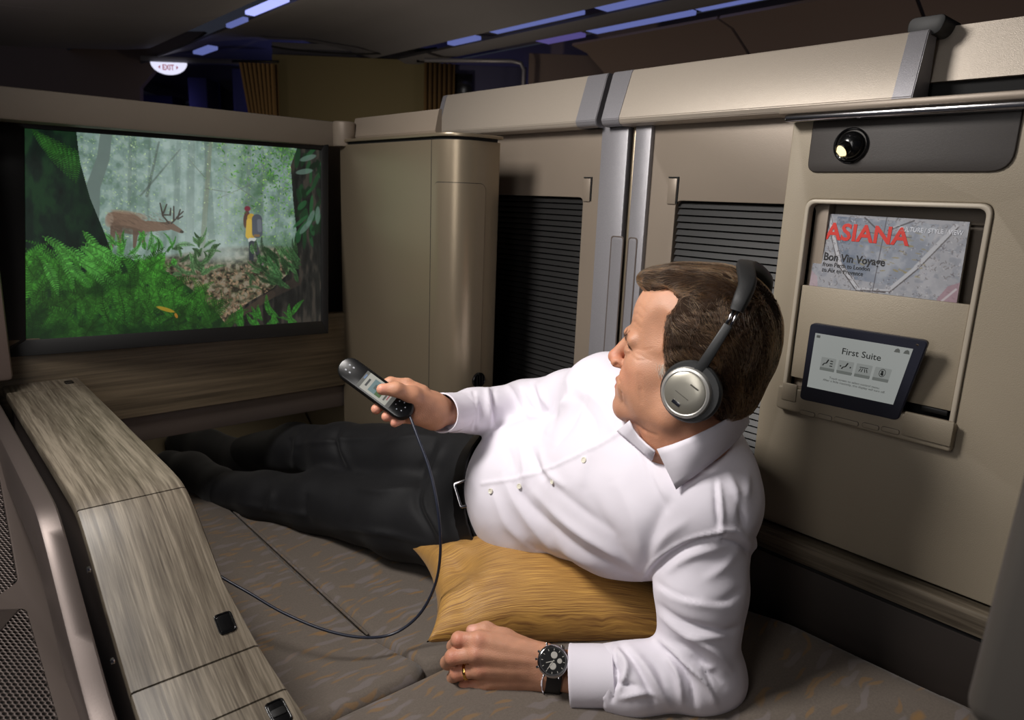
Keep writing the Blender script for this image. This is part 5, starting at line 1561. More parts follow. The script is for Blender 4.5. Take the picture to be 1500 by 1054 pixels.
# left hand: back of the hand up, fingers curled over
A = at
LH = dict(w=A(800, 978, 1.00), w2=A(850, 985, 1.00))
def left_hand(f):
    k = .006
    toc = -ray(740, 970)/np.linalg.norm(ray(740, 970))
    w_ = A(806, 977, 1.005)
    f.cone(A(880, 990, 1.005), A(800, 978, 1.005), .030, .027, .008, flat=(toc, .72))
    mcp = [A(702, 937, 1.000), A(697, 957, .995), A(703, 980, 1.000), A(714, 1000, 1.008)]
    pip = [A(672, 936, 1.004), A(663, 962, 1.000), A(670, 985, 1.006), A(681, 1007, 1.014)]
    dip = [A(664, 946, 1.026), A(655, 970, 1.024), A(664, 992, 1.028), A(676, 1011, 1.032)]
    tip = [A(676, 950, 1.036), A(670, 975, 1.038), A(678, 996, 1.040), A(690, 1013, 1.040)]
    rad = [(.0112, .0104, .0092, .0082), (.0114, .0108, .0096, .0084), (.0108, .0100, .0090, .0080), (.0098, .0090, .0080, .0072)]
    wsp = [A(800, 958, 1.000), A(801, 970, .998), A(801, 983, 1.000), A(799, 996, 1.008)]
    for i in range(4):
        f.cone(wsp[i], mcp[i], .0150, rad[i][0]+.0012, .012)
        f.cone((wsp[i]+mcp[i])/2-toc*.012, mcp[i]-toc*.010, .014, .011, .012)
        f.chain([mcp[i], pip[i], dip[i], tip[i]], rad[i], .0035)
        f.ell(mcp[i]+toc*.0035, (.0088,)*3, None, .006); f.ell(pip[i]+toc*.002, (.0098,)*3, None, .003)
        # tendon
        f.cone(wsp[i]+toc*.0125, mcp[i]+toc*.0085, .0020, .0028, .007)
    for (a, b) in (((716, 962, 1.0), (770, 975, 1.0)), ((722, 990, 1.004), (778, 985, 1.002)), ((730, 950, 1.0), (775, 962, 1.0))):
        f.cone(A(*a)+toc*.011, A(*b)+toc*.011, .0015, .0015, .005)      # veins
    # thumb along the index side, mostly below
    f.chain([A(790, 958, 1.012), A(740, 936, 1.022), A(712, 922, 1.026), A(691, 923, 1.026)], [.016, .0135, .0105, .0085], .008)
    f.ell(A(735, 945, 1.015), (.018, .018, .018), None, .012)
HLf = hand_field([A(880, 990, 1.0), A(655, 930, 1.0), A(690, 1015, 1.05), A(700, 920, 1.03)], left_hand, .0012)
# right hand holding the handset
def right_hand(f):
    toc = -ray(600, 590)/np.linalg.norm(ray(600, 590))
    f.cone(A(672, 604, 1.243), A(638, 602, 1.195), .020, .0255, .008, flat=(toc, .85))
    # palm body from wrist to behind the handset
    f.cone(A(640, 602, 1.195), A(612, 592, 1.172), .0265, .0240, .012)
    f.cone(A(632, 612, 1.19), A(604, 606, 1.165), .018, .0150, .014)
    f.cone(A(630, 590, 1.19), A(600, 576, 1.165), .019, .0160, .014)
    # thumb across the front
    f.chain([A(636, 596, 1.185), A(604, 579, 1.147), A(580, 570, 1.128), A(560, 570, 1.122)], [.0190, .0138, .0108, .0092], .008)
    # index runs behind along the upper edge
    f.chain([A(618, 574, 1.175), A(596, 563, 1.17), A(572, 560, 1.163), A(556, 566, 1.160)], [.0125, .0102, .0090, .0078], .005)
    # middle, ring, little wrap underneath and show their tips at the lower edge
    for (m_, b, t_, r) in (((600, 592, 1.18), (566, 585, 1.172), (551, 599, 1.146), .0088), ((606, 604, 1.18), (576, 600, 1.170), (566, 610, 1.146), .0086), ((612, 614, 1.18), (588, 612, 1.168), (578, 619, 1.148), .0078)):
        f.chain([A(*m_), A(*b), (A(*b)+A(*t_))/2 + A(*t_)*0, A(*t_)], [r*1.15, r*1.1, r, r*.95], .004)
HRf = hand_field([A(680, 603, 1.25), A(548, 560, 1.12), A(560, 620, 1.18)], right_hand, .0012)

# ---- clothes fields
def shirt_field():
    f = Field(np.array([.50, .36, .50]), np.array([1.06, 1.12, 1.10]), .0036)
    ch, be, nk, hp = J['chest'], J['belly'], J['neck'], J['hip']
    ax = (nk-hp); ax /= np.linalg.norm(ax)                      # up the spine
    lat = J['sL']-J['sR']; lat -= ax*(lat@ax); lat /= np.linalg.norm(lat)   # towards his left
    fr = np.cross(ax, lat); 
    tocam = -(ray(850, 700))
    if fr @ tocam < 0: fr = -fr
    Rb = np.stack([ax, lat, fr], 1)
    f.ell(be + fr*.0, (.150, .138, .132), Rb, .03)
    f.ell(be - ax*.03 + fr*.002, (.11, .137, .128), Rb, .03)
    f.ell(ch - ax*.01, (.175, .155, .128), Rb, .04)
    f.ell(ch + ax*.055 - fr*.01, (.11, .140, .105), Rb, .04)
    f.cone(J['sR']-lat*-.01, J['sL'], .060, .060, .05)
    f.cone(J['sL'], nk, .056, .060, .05); f.cone(J['sR'], nk, .054, .060, .05)
    f.ell(at(1042, 690, 1.0), .050, None, .04)
    f.ell(at(975, 735, 1.03), (.09, .09, .08), Rb, .04)      # left breast
    # near arm
    f.chain([J['sL'], at(1027, 860, .985), J['eL']], [.056, .0615, .0535], .014)
    f.chain([J['eL']+np.array([0, 0, .002]), at(930, 995, .99), at(832, 990, 1.0)], [.052, .0475, .0425], .02)
    f.ell(at(1045, 990, 1.0), .046, None, .02)
    # shoulder sleeve-head overhang
    f.ell(at(1088, 793, .98), (.019, .019, .014), None, .008)
    # far arm
    f.chain([J['sR'], at(830, 583, 1.27), J['eR']], [.058, .0475, .0440], .02)
    f.chain([J['eR'], at(695, 601, 1.28), at(643, 606, 1.195)], [.0425, .0375, .0335], .02)
    # cut the neck hole and the waist
    return f, ax, lat, fr
SF, Bax, Blat, Bfr = shirt_field()
shirt_raw = SF.D.copy()
# waist: cut beyond the belt plane
def cut_plane(f, p, n):
    X = f.ax[0][:, None, None]; Y_ = f.ax[1][None, :, None]; Z = f.ax[2][None, None, :]
    d = ((X-p[0])*n[0]+(Y_-p[1])*n[1]+(Z-p[2])*n[2]).astype(np.float32)
    f.D = np.maximum(f.D, d)
# hollow the cuff openings
cufL_o, cufL_d = at(836, 990, 1.0), at(832, 990, 1.0)-at(905, 990, .99); cufL_d /= np.linalg.norm(cufL_d)
cufR_o, cufR_d = at(647, 605, 1.195), at(643, 606, 1.195)-at(695, 601, 1.28); cufR_d /= np.linalg.norm(cufR_d)
def cut_local(f, o, d, rad):
    """remove material beyond plane (o,d) within rad, then drill a hole back inside"""
    q = f._sub(o-rad, o+rad); sl, X, Y_, Z = q
    dist = (X-o[0])*d[0]+(Y_-o[1])*d[1]+(Z-o[2])*d[2]
    rr = np.sqrt((X-o[0])**2+(Y_-o[1])**2+(Z-o[2])**2)
    f.D[sl] = np.where(rr < rad, np.maximum(f.D[sl], dist.astype(np.float32)), f.D[sl])
cut_local(SF, cufL_o-cufL_d*.045, cufL_d, .085); cut_local(SF, cufR_o-cufR_d*.030, cufR_d, .085)
SF.cone(J['neck']+(H(-1, 0, -5)-J['neck'])*.1, H(-1.2, 0, -4.6), .056, .058, .004, 'sub')
# open V at the throat
SF.cone(at(950, 640, 1.02), at(958, 652, .985), .018, .014, .01, 'sub')
Vs, Fs = SF.surf(); Vs = relax(Vs, Fs, 3, .5)
Ns = normals(Vs, Fs)
view = Vs - CAM_POS; view /= np.linalg.norm(view, axis=1, keepdims=True); facing = np.clip(-(view*Ns).sum(1)*3, 0, 1)
ux, vy, dd = proj(Vs)
amp = np.zeros(len(Vs))
def fold(pts, w_, a, taper=True, sharp=1.6):
    """a raised ridge (a>0) or groove (a<0) in mm along a run of picture points; width in pixels"""
    global amp
    P = [np.array(p, float) for p in spline([(p[0], p[1], 0) for p in pts], 5)]
    best = np.full(len(Vs), 1e9); tt = np.zeros(len(Vs)); n = len(P)-1
    for i in range(n):
        x0, y0, x1, y1 = P[i][0], P[i][1], P[i+1][0], P[i+1][1]
        dx, dy = x1-x0, y1-y0; L2 = dx*dx+dy*dy+1e-9
        t = np.clip(((ux-x0)*dx+(vy-y0)*dy)/L2, 0, 1); d = np.hypot(ux-x0-t*dx, vy-y0-t*dy)
        m = d < best; best = np.where(m, d, best); tt = np.where(m, (i+t)/n, tt)
    e = np.exp(-(best/w_)**sharp) * (np.clip(np.sin(PI*np.clip(tt, 0.02, .98)), 0, 1)**.6 if taper else 1)
    amp += a*.0021*e*facing
# belly and chest folds
for pts, w_, a in (
    ([(735, 690), (760, 740), (810, 800), (880, 835)], 9, 3.2), ([(722, 720), (745, 770), (790, 812)], 8, 2.6), ([(748, 705), (790, 755), (850, 805), (930, 845)], 8, -3.0),
    ([(775, 715), (830, 765), (890, 805), (940, 838)], 8, 3.0), ([(800, 700), (850, 745), (905, 785)], 9, -2.0), ([(765, 790), (815, 820), (870, 838)], 6, -2.4),
    ([(760, 640), (770, 690), (764, 715)], 6, 2.8), ([(775, 650), (786, 680), (800, 705)], 6, -2.8), ([(790, 655), (802, 690), (830, 715)], 6, 2.4), ([(745, 655), (752, 690)], 5, -2.2),
    ([(800, 640), (822, 600), (835, 580)], 8, 3.5), ([(812, 655), (838, 615), (850, 590)], 6, -3.2), ([(835, 560), (880, 590), (905, 640)], 9, 2.6), ([(845, 580), (870, 620), (872, 660)], 7, -2.0),
    ([(900, 700), (930, 760), (945, 830)], 12, 1.8), ([(860, 720), (900, 790), (925, 840)], 10, -1.6), ([(985, 725), (960, 770), (945, 830)], 12, -2.2), ([(1010, 760), (970, 790), (950, 835)], 8, 1.5),
    ([(880, 640), (860, 670), (850, 715)], 8, 1.4), ([(925, 640), (945, 680), (985, 740)], 9, 1.4), ([(940, 660), (955, 700), (975, 745)], 5, -1.6),
    # shoulder, back of the near side
    ([(1052, 700), (1056, 740), (1058, 775)], 4, 2.0), ([(1047, 700), (1050, 745), (1053, 775)], 3.5, -2.0), ([(1075, 720), (1085, 750), (1092, 775)], 7, -2.6), ([(1065, 690), (1078, 720), (1082, 760)], 6, 2.2), ([(1095, 690), (1096, 730)], 6, 1.8),
    # sleeve head and upper arm
    ([(955, 835), (1000, 800), (1050, 786)], 7, -2.2), ([(975, 840), (1010, 815), (1060, 800)], 6, 2.0), ([(962, 860), (1010, 880), (1070, 888)], 7, 2.2), ([(958, 880), (1000, 910), (1060, 926), (1088, 915)], 6, -3.0), ([(965, 898), (1010, 930), (1075, 930)], 5, 2.6),
    ([(960, 850), (990, 870), (1030, 880)], 5, -1.8), ([(1085, 800), (1060, 830), (1030, 850)], 8, 1.6), ([(1088, 860), (1060, 880), (1030, 880)], 6, -1.6),
    # elbow crush
    ([(962, 932), (1000, 965), (1035, 1000), (1050, 1035)], 5.5, 4.2), ([(968, 945), (990, 968), (1012, 1000), (1018, 1040)], 5, -4.0), ([(975, 958), (992, 985), (1000, 1030)], 4.5, 3.6), ([(985, 935), (1025, 965), (1060, 1005)], 6, -3.4), ([(1000, 930), (1040, 950), (1075, 985)], 6, 2.6), ([(1005, 960), (1030, 980), (1048, 1020)], 4, -3.0), ([(1040, 975), (1040, 980), (1020, 975)], 5, 2),
    # forearm
    ([(898, 946), (918, 975), (905, 1012)], 5, 4.0), ([(905, 940), (935, 975), (960, 1035)], 5.5, -3.8), ([(918, 945), (950, 985), (985, 1040)], 6, 3.0), ([(890, 958), (905, 985), (900, 1010)], 4, -3.2), ([(940, 955), (962, 975), (975, 1010)], 6, -2.0), ([(905, 1022), (940, 1015), (960, 1020)], 4, 2.6), ([(900, 1000), (935, 1005)], 4, -2.4),
    # far sleeve
    ([(713, 560), (716, 595), (718, 630)], 3.6, 3.2), ([(722, 562), (725, 600), (728, 628)], 3.4, -2.6), ([(693, 577), (698, 595), (694, 628)], 4, 2.6), ([(700, 590), (705, 605), (702, 620)], 3.4, -2.6), ([(740, 560), (760, 590), (775, 620)], 5, 2.4), ([(775, 556), (785, 585), (795, 612)], 5, -2.8),
    ([(785, 556), (795, 580), (808, 600)], 4.5, 2.8), ([(760, 565), (772, 590), (790, 612)], 4, -2.2), ([(830, 548), (836, 575), (826, 598)], 6, 1.8), ([(850, 540), (862, 570), (850, 600)], 6, -1.6), ([(735, 622), (765, 612), (800, 602)], 4, -1.6)):
    fold(pts, w_, a)
# bodice seam round the armhole, cuff seams
for pts, w_, a in (([(1055, 778), (1010, 790), (965, 815), (942, 845), (940, 862)], 3.2, 1.8), ([(1060, 782), (1020, 795), (975, 818), (950, 845), (946, 862)], 2.6, -1.6), ([(900, 948), (902, 985), (897, 1024)], 2.4, -2.2), ([(694, 574), (697, 600), (695, 629)], 2.0, -1.8),
                   ([(909, 633), (870, 655), (810, 684)], 2.2, 1.3), ([(810, 684), (760, 700), (706, 708)], 2.4, 1.2), ([(1055, 775), (1080, 778), (1104, 800)], 4, 2.0), ([(1060, 792), (1085, 800), (1100, 812)], 4, -2.6)):
    fold(pts, w_, a, taper=False)
# soft random cloth undulation
nz = np.array([mnoise.noise(Vector((p[0]*14, p[1]*14, p[2]*14))) for p in Vs])
nz2 = np.array([mnoise.noise(Vector((p[0]*38+5, p[1]*38, p[2]*38))) for p in Vs])
Vs2 = Vs + Ns*(amp + .0022*nz + .0006*nz2)[:, None]
SH_V = Vs2
shirt_m = mat('white cotton shirt', srgb(222, 217, 227), .75, 0, .25, 1400, 0, sheen=.1)
# drop faces beyond the waist
hipc = J['hip']
wn = -(Bax)                                   # beyond the waist towards the legs
# trousers
def trouser_field():
    lo = np.array([.42, .80, .43]); hi = np.array([1.05, 1.95, .86])
    f = Field(lo, hi, .0048)
    Rb = np.stack([Bax, Blat, Bfr], 1)
    f.ell(J['hip']+Bax*.02, (.125, .128, .118), Rb, .03)
    f.ell(at(745, 725, 1.36), (.10, .125, .112), Rb, .03)
    f.chain([J['hR'], at(620, 672, 1.53), J['kR'], at(430, 655, 1.80), at(362, 664, 1.915)], [.094, .078, .066, .058, .049], .03)
    f.chain([J['hL'], at(590, 757, 1.46), J['kL'], at(390, 728, 1.68), at(328, 716, 1.755)], [.096, .080, .066, .057, .046], .03)
    return f
TF = trouser_field()
# trim the trousers where the belly swells over them
cut_plane(TF, at(742, 735, 1.33)+Bax*.012, Bax)
Vt, Ft = TF.surf(); Vt = relax(Vt, Ft, 2, .5); Nt = normals(Vt, Ft)
ux, vy, dd = proj(Vt); Vs = Vt
view = Vt - CAM_POS; view /= np.linalg.norm(view, axis=1, keepdims=True); facing = np.clip(-(view*Nt).sum(1)*3, 0, 1); amp = np.zeros(len(Vt))
for pts, w_, a in (([(500, 620), (490, 650), (505, 690)], 6, -4), ([(510, 622), (500, 655), (520, 692)], 6, 4), ([(440, 632), (432, 655), (432, 690)], 5, 3), ([(425, 640), (428, 665)], 5, -3), ([(640, 640), (620, 680), (615, 705)], 6, -4), ([(650, 650), (635, 690), (632, 715)], 6, 4),
                   ([(560, 648), (600, 640), (640, 638)], 4, 2), ([(430, 652), (480, 646), (560, 640)], 4, 2.5), ([(618, 705), (612, 740), (640, 790)], 6, -4), ([(628, 708), (626, 745), (655, 800)], 6, 4), ([(450, 720), (446, 745), (455, 768)], 6, -3), ([(330, 735), (400, 745), (470, 760)], 5, 2.5), ([(400, 715), (395, 745)], 5, 3), ([(520, 715), (560, 720), (615, 712)], 5, 3),
                   ([(670, 700), (668, 760), (690, 815)], 7, -3), ([(680, 690), (682, 650), (700, 640)], 6, -3), ([(640, 800), (680, 806), (725, 815)], 6, -3), ([(480, 770), (560, 780), (640, 800)], 5, 2.5)):
    fold(pts, w_, a)
nz = np.array([mnoise.noise(Vector((p[0]*12, p[1]*12, p[2]*12))) for p in Vt])
Vt2 = Vt + Nt*(amp + .004*nz)[:, None]
trouser_m = mat('black suit trousers', srgb(15, 15, 18), .7, 0, .4, 1200, .15, 60, spec=.3, sheen=.03)

# ---- assemble the person
PB = at(722, 742, 1.40)
MAN = thing('person', (float(PB[0]), float(PB[1]), .52), 'reclining person in white shirt and dark trousers, holding a black handset and wearing headphones', 'person')
# body: limbs under the clothes + head + hands as one mesh
bf = Field(np.array([.40, .36, .43]), np.array([1.06, 2.05, 1.02]), .010)
Rb = np.stack([Bax, Blat, Bfr], 1)
bf.ell(J['belly'], (.13, .115, .11), Rb, .03); bf.ell(J['chest'], (.155, .13, .105), Rb, .04); bf.ell(J['hip'], (.10, .10, .09), Rb, .03)
bf.cone(J['sR'], J['sL'], .038, .038, .04); bf.cone(J['neck'], J['chest'], .050, .08, .03); bf.cone(J['neck'], H(-1, 0, -5), .046, .046, .02)
for a in (('hR', 'kR', 'aR', 'tR'), ('hL', 'kL', 'aL', 'tL')): bf.chain([J[q] for q in a], [.075, .048, .032, .024], .02)
bf.chain([J['sL'], J['eL'], at(850, 988, 1.0)], [.045, .036, .026], .015); bf.chain([J['sR'], J['eR'], at(665, 604, 1.22)], [.036, .022, .018], .015)
Vb, Fb = bf.surf()
VL, FL = HLf.surf(); VL = relax(VL, FL, 1, .4); VR, FR = HRf.surf(); VR = relax(VR, FR, 1, .4)
def hand_col(V, tips):
    c = np.tile(np.array(srgb(190, 138, 110)[:3]), (len(V), 1))
    for p, r, col in tips:
        w_ = np.exp(-(np.linalg.norm(V-p, axis=1)/r)**2)*.55; c += (np.array(srgb(*col)[:3])-c)*w_[:, None]
    n = np.array([mnoise.noise(Vector(p*90)) for p in V]); c *= (1+.12*n)[:, None]
    return c
CL = hand_col(VL, [(A(702, 937, .99), .010, (212, 140, 116)), (A(697, 957, .985), .010, (214, 146, 122)), (A(703, 980, .99), .010, (212, 140, 116)), (A(672, 936, .99), .012, (206, 120, 98)), (A(663, 962, .99), .012, (206, 124, 100)), (A(670, 985, 1.0), .012, (206, 124, 100)), (A(681, 1007, 1.0), .012, (206, 124, 100)), (A(691, 921, 1.018), .008, (226, 168, 158))])
CR = hand_col(VR, [(A(558, 570, 1.115), .011, (222, 150, 132)), (A(551, 599, 1.14), .010, (222, 146, 128)), (A(566, 610, 1.14), .010, (222, 146, 128)), (A(578, 619, 1.14), .010, (222, 146, 128))])
sets = [(Vh, Fh, Ch), (VL, FL, CL), (VR, FR, CR), (Vb, Fb, np.tile(skin_c, (len(Vb), 1)))]
off = 0; VV = []; FF = []; CC = []
for v, f_, c in sets: VV.append(v); FF.append(f_+off); CC.append(c); off += len(v)
def skin_material():
    m, N, L, B = new_mat('skin')
    a = N.new('ShaderNodeAttribute'); a.attribute_name = 'Col'; L.new(a.outputs['Color'], B.inputs['Base Color'])
    B.inputs['Roughness'].default_value = .52; B.inputs['Subsurface Weight'].default_value = .12; B.inputs['Subsurface Radius'].default_value = (.006, .0025, .0012); B.inputs['Subsurface Scale'].default_value = 1
    tc = N.new('ShaderNodeTexCoord'); n = N.new('ShaderNodeTexNoise'); n.inputs['Scale'].default_value = 420; n.inputs['Detail'].default_value = 4; L.new(tc.outputs['Object'], n.inputs['Vector'])
    v = N.new('ShaderNodeTexVoronoi'); v.inputs['Scale'].default_value = 700; L.new(tc.outputs['Object'], v.inputs['Vector'])
    ad = N.new('ShaderNodeMath'); L.new(n.outputs['Fac'], ad.inputs[0]); L.new(v.outputs['Distance'], ad.inputs[1])
    b = N.new('ShaderNodeBump'); b.inputs['Strength'].default_value = .35; b.inputs['Distance'].default_value = .0006; L.new(ad.outputs[0], b.inputs['Height']); L.new(b.outputs[0], B.inputs['Normal'])
    return m
M['skin'] = skin_material()
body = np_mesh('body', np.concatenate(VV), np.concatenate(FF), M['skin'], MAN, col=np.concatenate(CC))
shirt = np_mesh('shirt', SH_V, Fs, shirt_m, MAN)
trousers = np_mesh('trousers', Vt2, Ft, trouser_m, MAN)
# socks
sock_m = mat('black socks', srgb(14, 14, 18), .9, sheen=.2)
for (an, mid, to) in (('aR', at(305, 655, 1.955), 'tR'), ('aL', at(280, 690, 1.81), 'tL')):
    f = Field(np.minimum(J[an], J[to])-.09, np.maximum(J[an], J[to])+.09, .004)
    a_, t_ = J[an], J[to]; d_ = (t_-a_)/np.linalg.norm(t_-a_)
    f.chain([a_-d_*.05, a_, mid, t_-d_*.005], [.038, .043, .047, .036], .02)
    f.ell(a_-np.array([0, 0, .018]), .034, None, .02); f.ell(t_-d_*.01, (.038, .040, .034), None, .015)
    v, q = f.surf(); v = relax(v, q, 2); np_mesh('sock', v, q, sock_m, MAN)
# belt
belt_c = [hipc + Bax*.055]
def torso_ring(center, ax, off_, n=72, field=None, r0=.05, r1=.26):
    out = []
    e1 = Blat; e2 = Bfr
    for k in range(n):
        a = 2*PI*k/n; d = e1*math.cos(a)+e2*math.sin(a)
        ts = np.arange(r0, r1, .003); P = center + d*ts[:, None]
        v = field.sample(P); i = np.argmax(v > 0); out.append(P[i]+d*off_)
    return out
bm_ = mat('black leather belt', srgb(16, 15, 16), .3, 0, .3, 500)
bcen = at(742, 735, 1.33)
ringp = torso_ring(bcen-Bax*.010, Bax, .002, field=TF)
ringp = [tuple(p) for p in ringp]
def ribbon(name, P, wid, ax, thick, m, parent):
    n = len(P); vs = []; fs = []
    c = np.mean(P, 0)
    for p in P:
        p = np.array(p); o = (p-c)/np.linalg.norm(p-c)
        for (a, b) in ((-wid/2, 0), (-wid/2, thick), (wid/2, thick), (wid/2, 0)): vs.append(p+ax*a+o*b)
    for i in range(n):
        j = (i+1) % n
        for k in range(4): fs.append((i*4+k, i*4+(k+1) % 4, j*4+(k+1) % 4, j*4+k))
    return mesh_obj(name, vs, fs, m, parent, ang=50)
ribbon('belt', ringp, .032, Bax, .004, bm_, MAN)
# ---- shirt details laid on the built surface
def onshirt(px, py, out=.0): 
    p = SF.hit(px, py, out=out)
    return p
pearl = mat('pale shirt button', srgb(216, 212, 196), .3)
for (px, py) in ((720, 719), (762, 712), (811, 705), (857, 674)):
    p = onshirt(px, py, .0026)
    if p is None: continue
    n_ = SF.grad(p, .01)[0]; q = Vector(n_).to_track_quat('Z', 'Y').to_matrix().to_4x4()
    lathe('button', [(0, .0006), (.0026, .0006), (.0036, .0013), (.0044, .0011), (.0046, -.001), (0, -.001)], Matrix.Translation(Vector(p))@q, pearl, shirt if False else MAN, n=16)
# collar: fold line and outer edge lifted off neck and shoulders
class Both:
    def hit(s, px, py, out):
        a = SF.hit(px, py); b = HF.hit(px, py)
        c = [q for q in ((a, SF), (b, HF)) if q[0] is not None]
        if not c: return None
        p, f = min(c, key=lambda q: np.linalg.norm(q[0]-CAM_POS)); return p + f.grad(p, .008)[0]*out
both = Both()
def sheet(name, top, bot, out_t, out_b, thick=.0022, rows=6, bulge=.004, lift=0):
    n = len(top); T = []; 
    for i in range(n):
        a = both.hit(*top[i], out_t); b = both.hit(*bot[i], out_b)
        if a is None or b is None:
            a = a if a is not None else at(*top[i], .98); b = b if b is not None else at(*bot[i], .97)
        T.append((a, b))
    for i_, (a, b) in enumerate(T):
        u_ = i_/(len(T)-1); e_ = -(ray(*bot[i_])); e_ = e_/np.linalg.norm(e_)*lift*math.sin(PI*min(1, u_*.9+.1))
        T[i_] = (a+e_*.6, b+e_)
    # smooth
    A_ = np.array([t[0] for t in T]); B_ = np.array([t[1] for t in T])
    for _ in range(2):
        A_[1:-1] = (A_[:-2]+A_[1:-1]*2+A_[2:])/4; B_[1:-1] = (B_[:-2]+B_[1:-1]*2+B_[2:])/4
    vs = []; fs = []
    for i in range(n):
        for r in range(rows+1):
            t = r/rows; p = A_[i]*(1-t)+B_[i]*t; c = -(ray(*top[i])); c = c/np.linalg.norm(c)
            vs.append(p + c*bulge*math.sin(PI*t*.9+.1))
    for i in range(n-1):
        for r in range(rows): a = i*(rows+1)+r; fs.append((a, a+rows+1, a+rows+2, a+1))
    o = mesh_obj(name, vs, fs, shirt_m, MAN, smooth=True)
    md = o.modifiers.new('s', 'SOLIDIFY'); md.thickness = thick; md.offset = 0
    return o

bk = at(697, 722, 1.0); bp_ = None
bu = TF.hit(686, 722)
if bu is not None:
    cB = bu + TF.grad(bu, .01)[0]*.006 - ray(686, 722)/np.linalg.norm(ray(686, 722))*.006
    zb_ = -ray(692, 722)/np.linalg.norm(ray(692, 722)); xb_ = Bax - zb_*(Bax@zb_); xb_ /= np.linalg.norm(xb_); yb_ = np.cross(zb_, xb_)
    FB = frame(cB, xb_, yb_, zb_)
    for nm, lp, z0, z1 in (('belt_buckle', [rounded([(-.019, -.024), (.019, -.024), (.019, .024), (-.019, .024)], .006), rounded([(-.0145, -.019), (.0145, -.019), (.0145, .019), (-.0145, .019)], .004)], -.002, .003),):
        o = plate(nm, lp, z0, z1, M['chrome'], None, bev=.001, axis=2); o.data.transform(FB); adopt(o, MAN)
# ---- collar, cuffs
sheet('collar', [(966,655),(985,650),(1010,640),(1035,627),(1060,613),(1080,600),(1089,592)], [(992,717),(1010,704),(1030,690),(1050,675),(1070,659),(1086,640),(1097,618)], .005, .005, bulge=.007, lift=.010)
sheet('collar', [(926,612),(931,624),(941,638),(953,650),(964,657)], [(906,632),(918,644),(932,654),(946,664),(958,672)], .006, .004, bulge=.003)
def cuff(o, d, r, L_, name='shirt_cuff', flat=1.0, upv=(0, 0, 1), flare=.0):
    d = d/np.linalg.norm(d); e1 = np.cross(d, upv); e1 /= np.linalg.norm(e1); e2 = np.cross(d, e1)
    n = 56; vs = []; fs = []
    prof = [(-L_, -.0035), (-L_*.98, 0), (-L_*.5, .0008), (-.004, flare), (-.001, flare+.0006), (0, flare), (0, flare-.0018), (-.002, flare-.0024), (-L_*.6, -.0016)]
    for (t, dr) in prof:
        for k in range(n):
            a = 2*PI*k/n; rr = r*(1+.03*math.sin(2*a+.5)+.018*math.sin(3*a+t*40)) + dr
            vs.append(o + d*t + e1*math.cos(a)*rr*flat + e2*math.sin(a)*rr)
    for i in range(len(prof)-1):
        for k in range(n): fs.append((i*n+k, i*n+(k+1) % n, (i+1)*n+(k+1) % n, (i+1)*n+k))
    return mesh_obj(name, vs, fs, shirt_m, MAN, ang=50)
cuff(cufL_o, cufL_d, .0430, .062, flare=.0015)
cuff(cufR_o, cufR_d, .0335, .048, flare=.001)

# ------------------------------------------------------------------ hair
def Hpx(px, py, y):
    o = HO + hl*y*cm; r = ray(px, py); t = ((o-CAM_POS)@hl)/(r@hl); return CAM_POS + r*t
def hair_field():
    f = Field(HO-np.array([.17, .17, .09]), HO+np.array([.17, .17, .22]), .0022)
    E = lambda x, y, z, a, b, c, k=1.0, mode='add': f.ell(H(x, y, z), (a*cm, b*cm, c*cm), HR, k*cm, mode)
    E(-1.4, 0, 9.2, 9.15, 8.25, 8.6, .1)
    E(-3.2, 0, 6.2, 7.1, 7.75, 6.9, 1.5)
    E(-5.4, 0, 1.6, 3.9, 6.2, 4.4, 1.8)
    E(3.4, 0, 13.2, 4.9, 6.0, 3.9, 1.5)          # top front volume
    E(6.6, -.3, 14.4, 2.5, 5.2, 1.65, .9)         # quiff
    for s in (-1, 1):
        E(.6, s*6.6, 7.6, 2.9, 1.5, 3.6, 1.0)     # over the temple
        f.cone(H(.9, s*7.1, 5.2), H(.9, s*7.0, 3.4), .012, .008, .006)
    # carve the face side: everything in front of the hairline
    def pl(p, n, k=.006):
        X = f.ax[0][:, None, None]; Y_ = f.ax[1][None, :, None]; Z = f.ax[2][None, None, :]
        n = HR@np.array(n, float); n /= np.linalg.norm(n); p = H(*p)
        return ((X-p[0])*n[0]+(Y_-p[1])*n[1]+(Z-p[2])*n[2]).astype(np.float32)
    front = np.minimum(np.minimum(-pl((2.6, 0, 9), (1, 0, 0)), 1), 1)      # inside = in front of x 2.6
    low = np.maximum(-pl((2.9, 0, 8), (1, 0, -.16 )), pl((6, 0, 12.7), (.25, 0, 1)))   # negative where x>2.4 and below the fringe
    h = np.clip(.5-.5*(f.D+low)/.022, 0, 1); f.D = f.D + (-low-f.D)*h + .022*h*(1-h)
    # below the nape and in front of the ear
    nap = pl((-6, 0, -1.6), (-.35, 0, -1)); f.D = np.maximum(f.D, nap)
    ear = np.maximum(-pl((-.9, 0, 4), (-1, 0, -.25)) if False else pl((0, 0, 3.0), (0, 0, 1)), -pl((-4.2, 0, 2), (1, 0, .35)))
    f.D = np.maximum(f.D, -ear)
    for s in (-1, 1): E(4.6, s*7.0, 12.6, 2.9, 2.0, 1.7, .8, 'sub')      # receding corner
    return f
HAf = hair_field()
Vc, Fc = HAf.surf(); Vc = relax(Vc, Fc, 3, .5); Nc = normals(Vc, Fc)
Lc = toH(Vc)
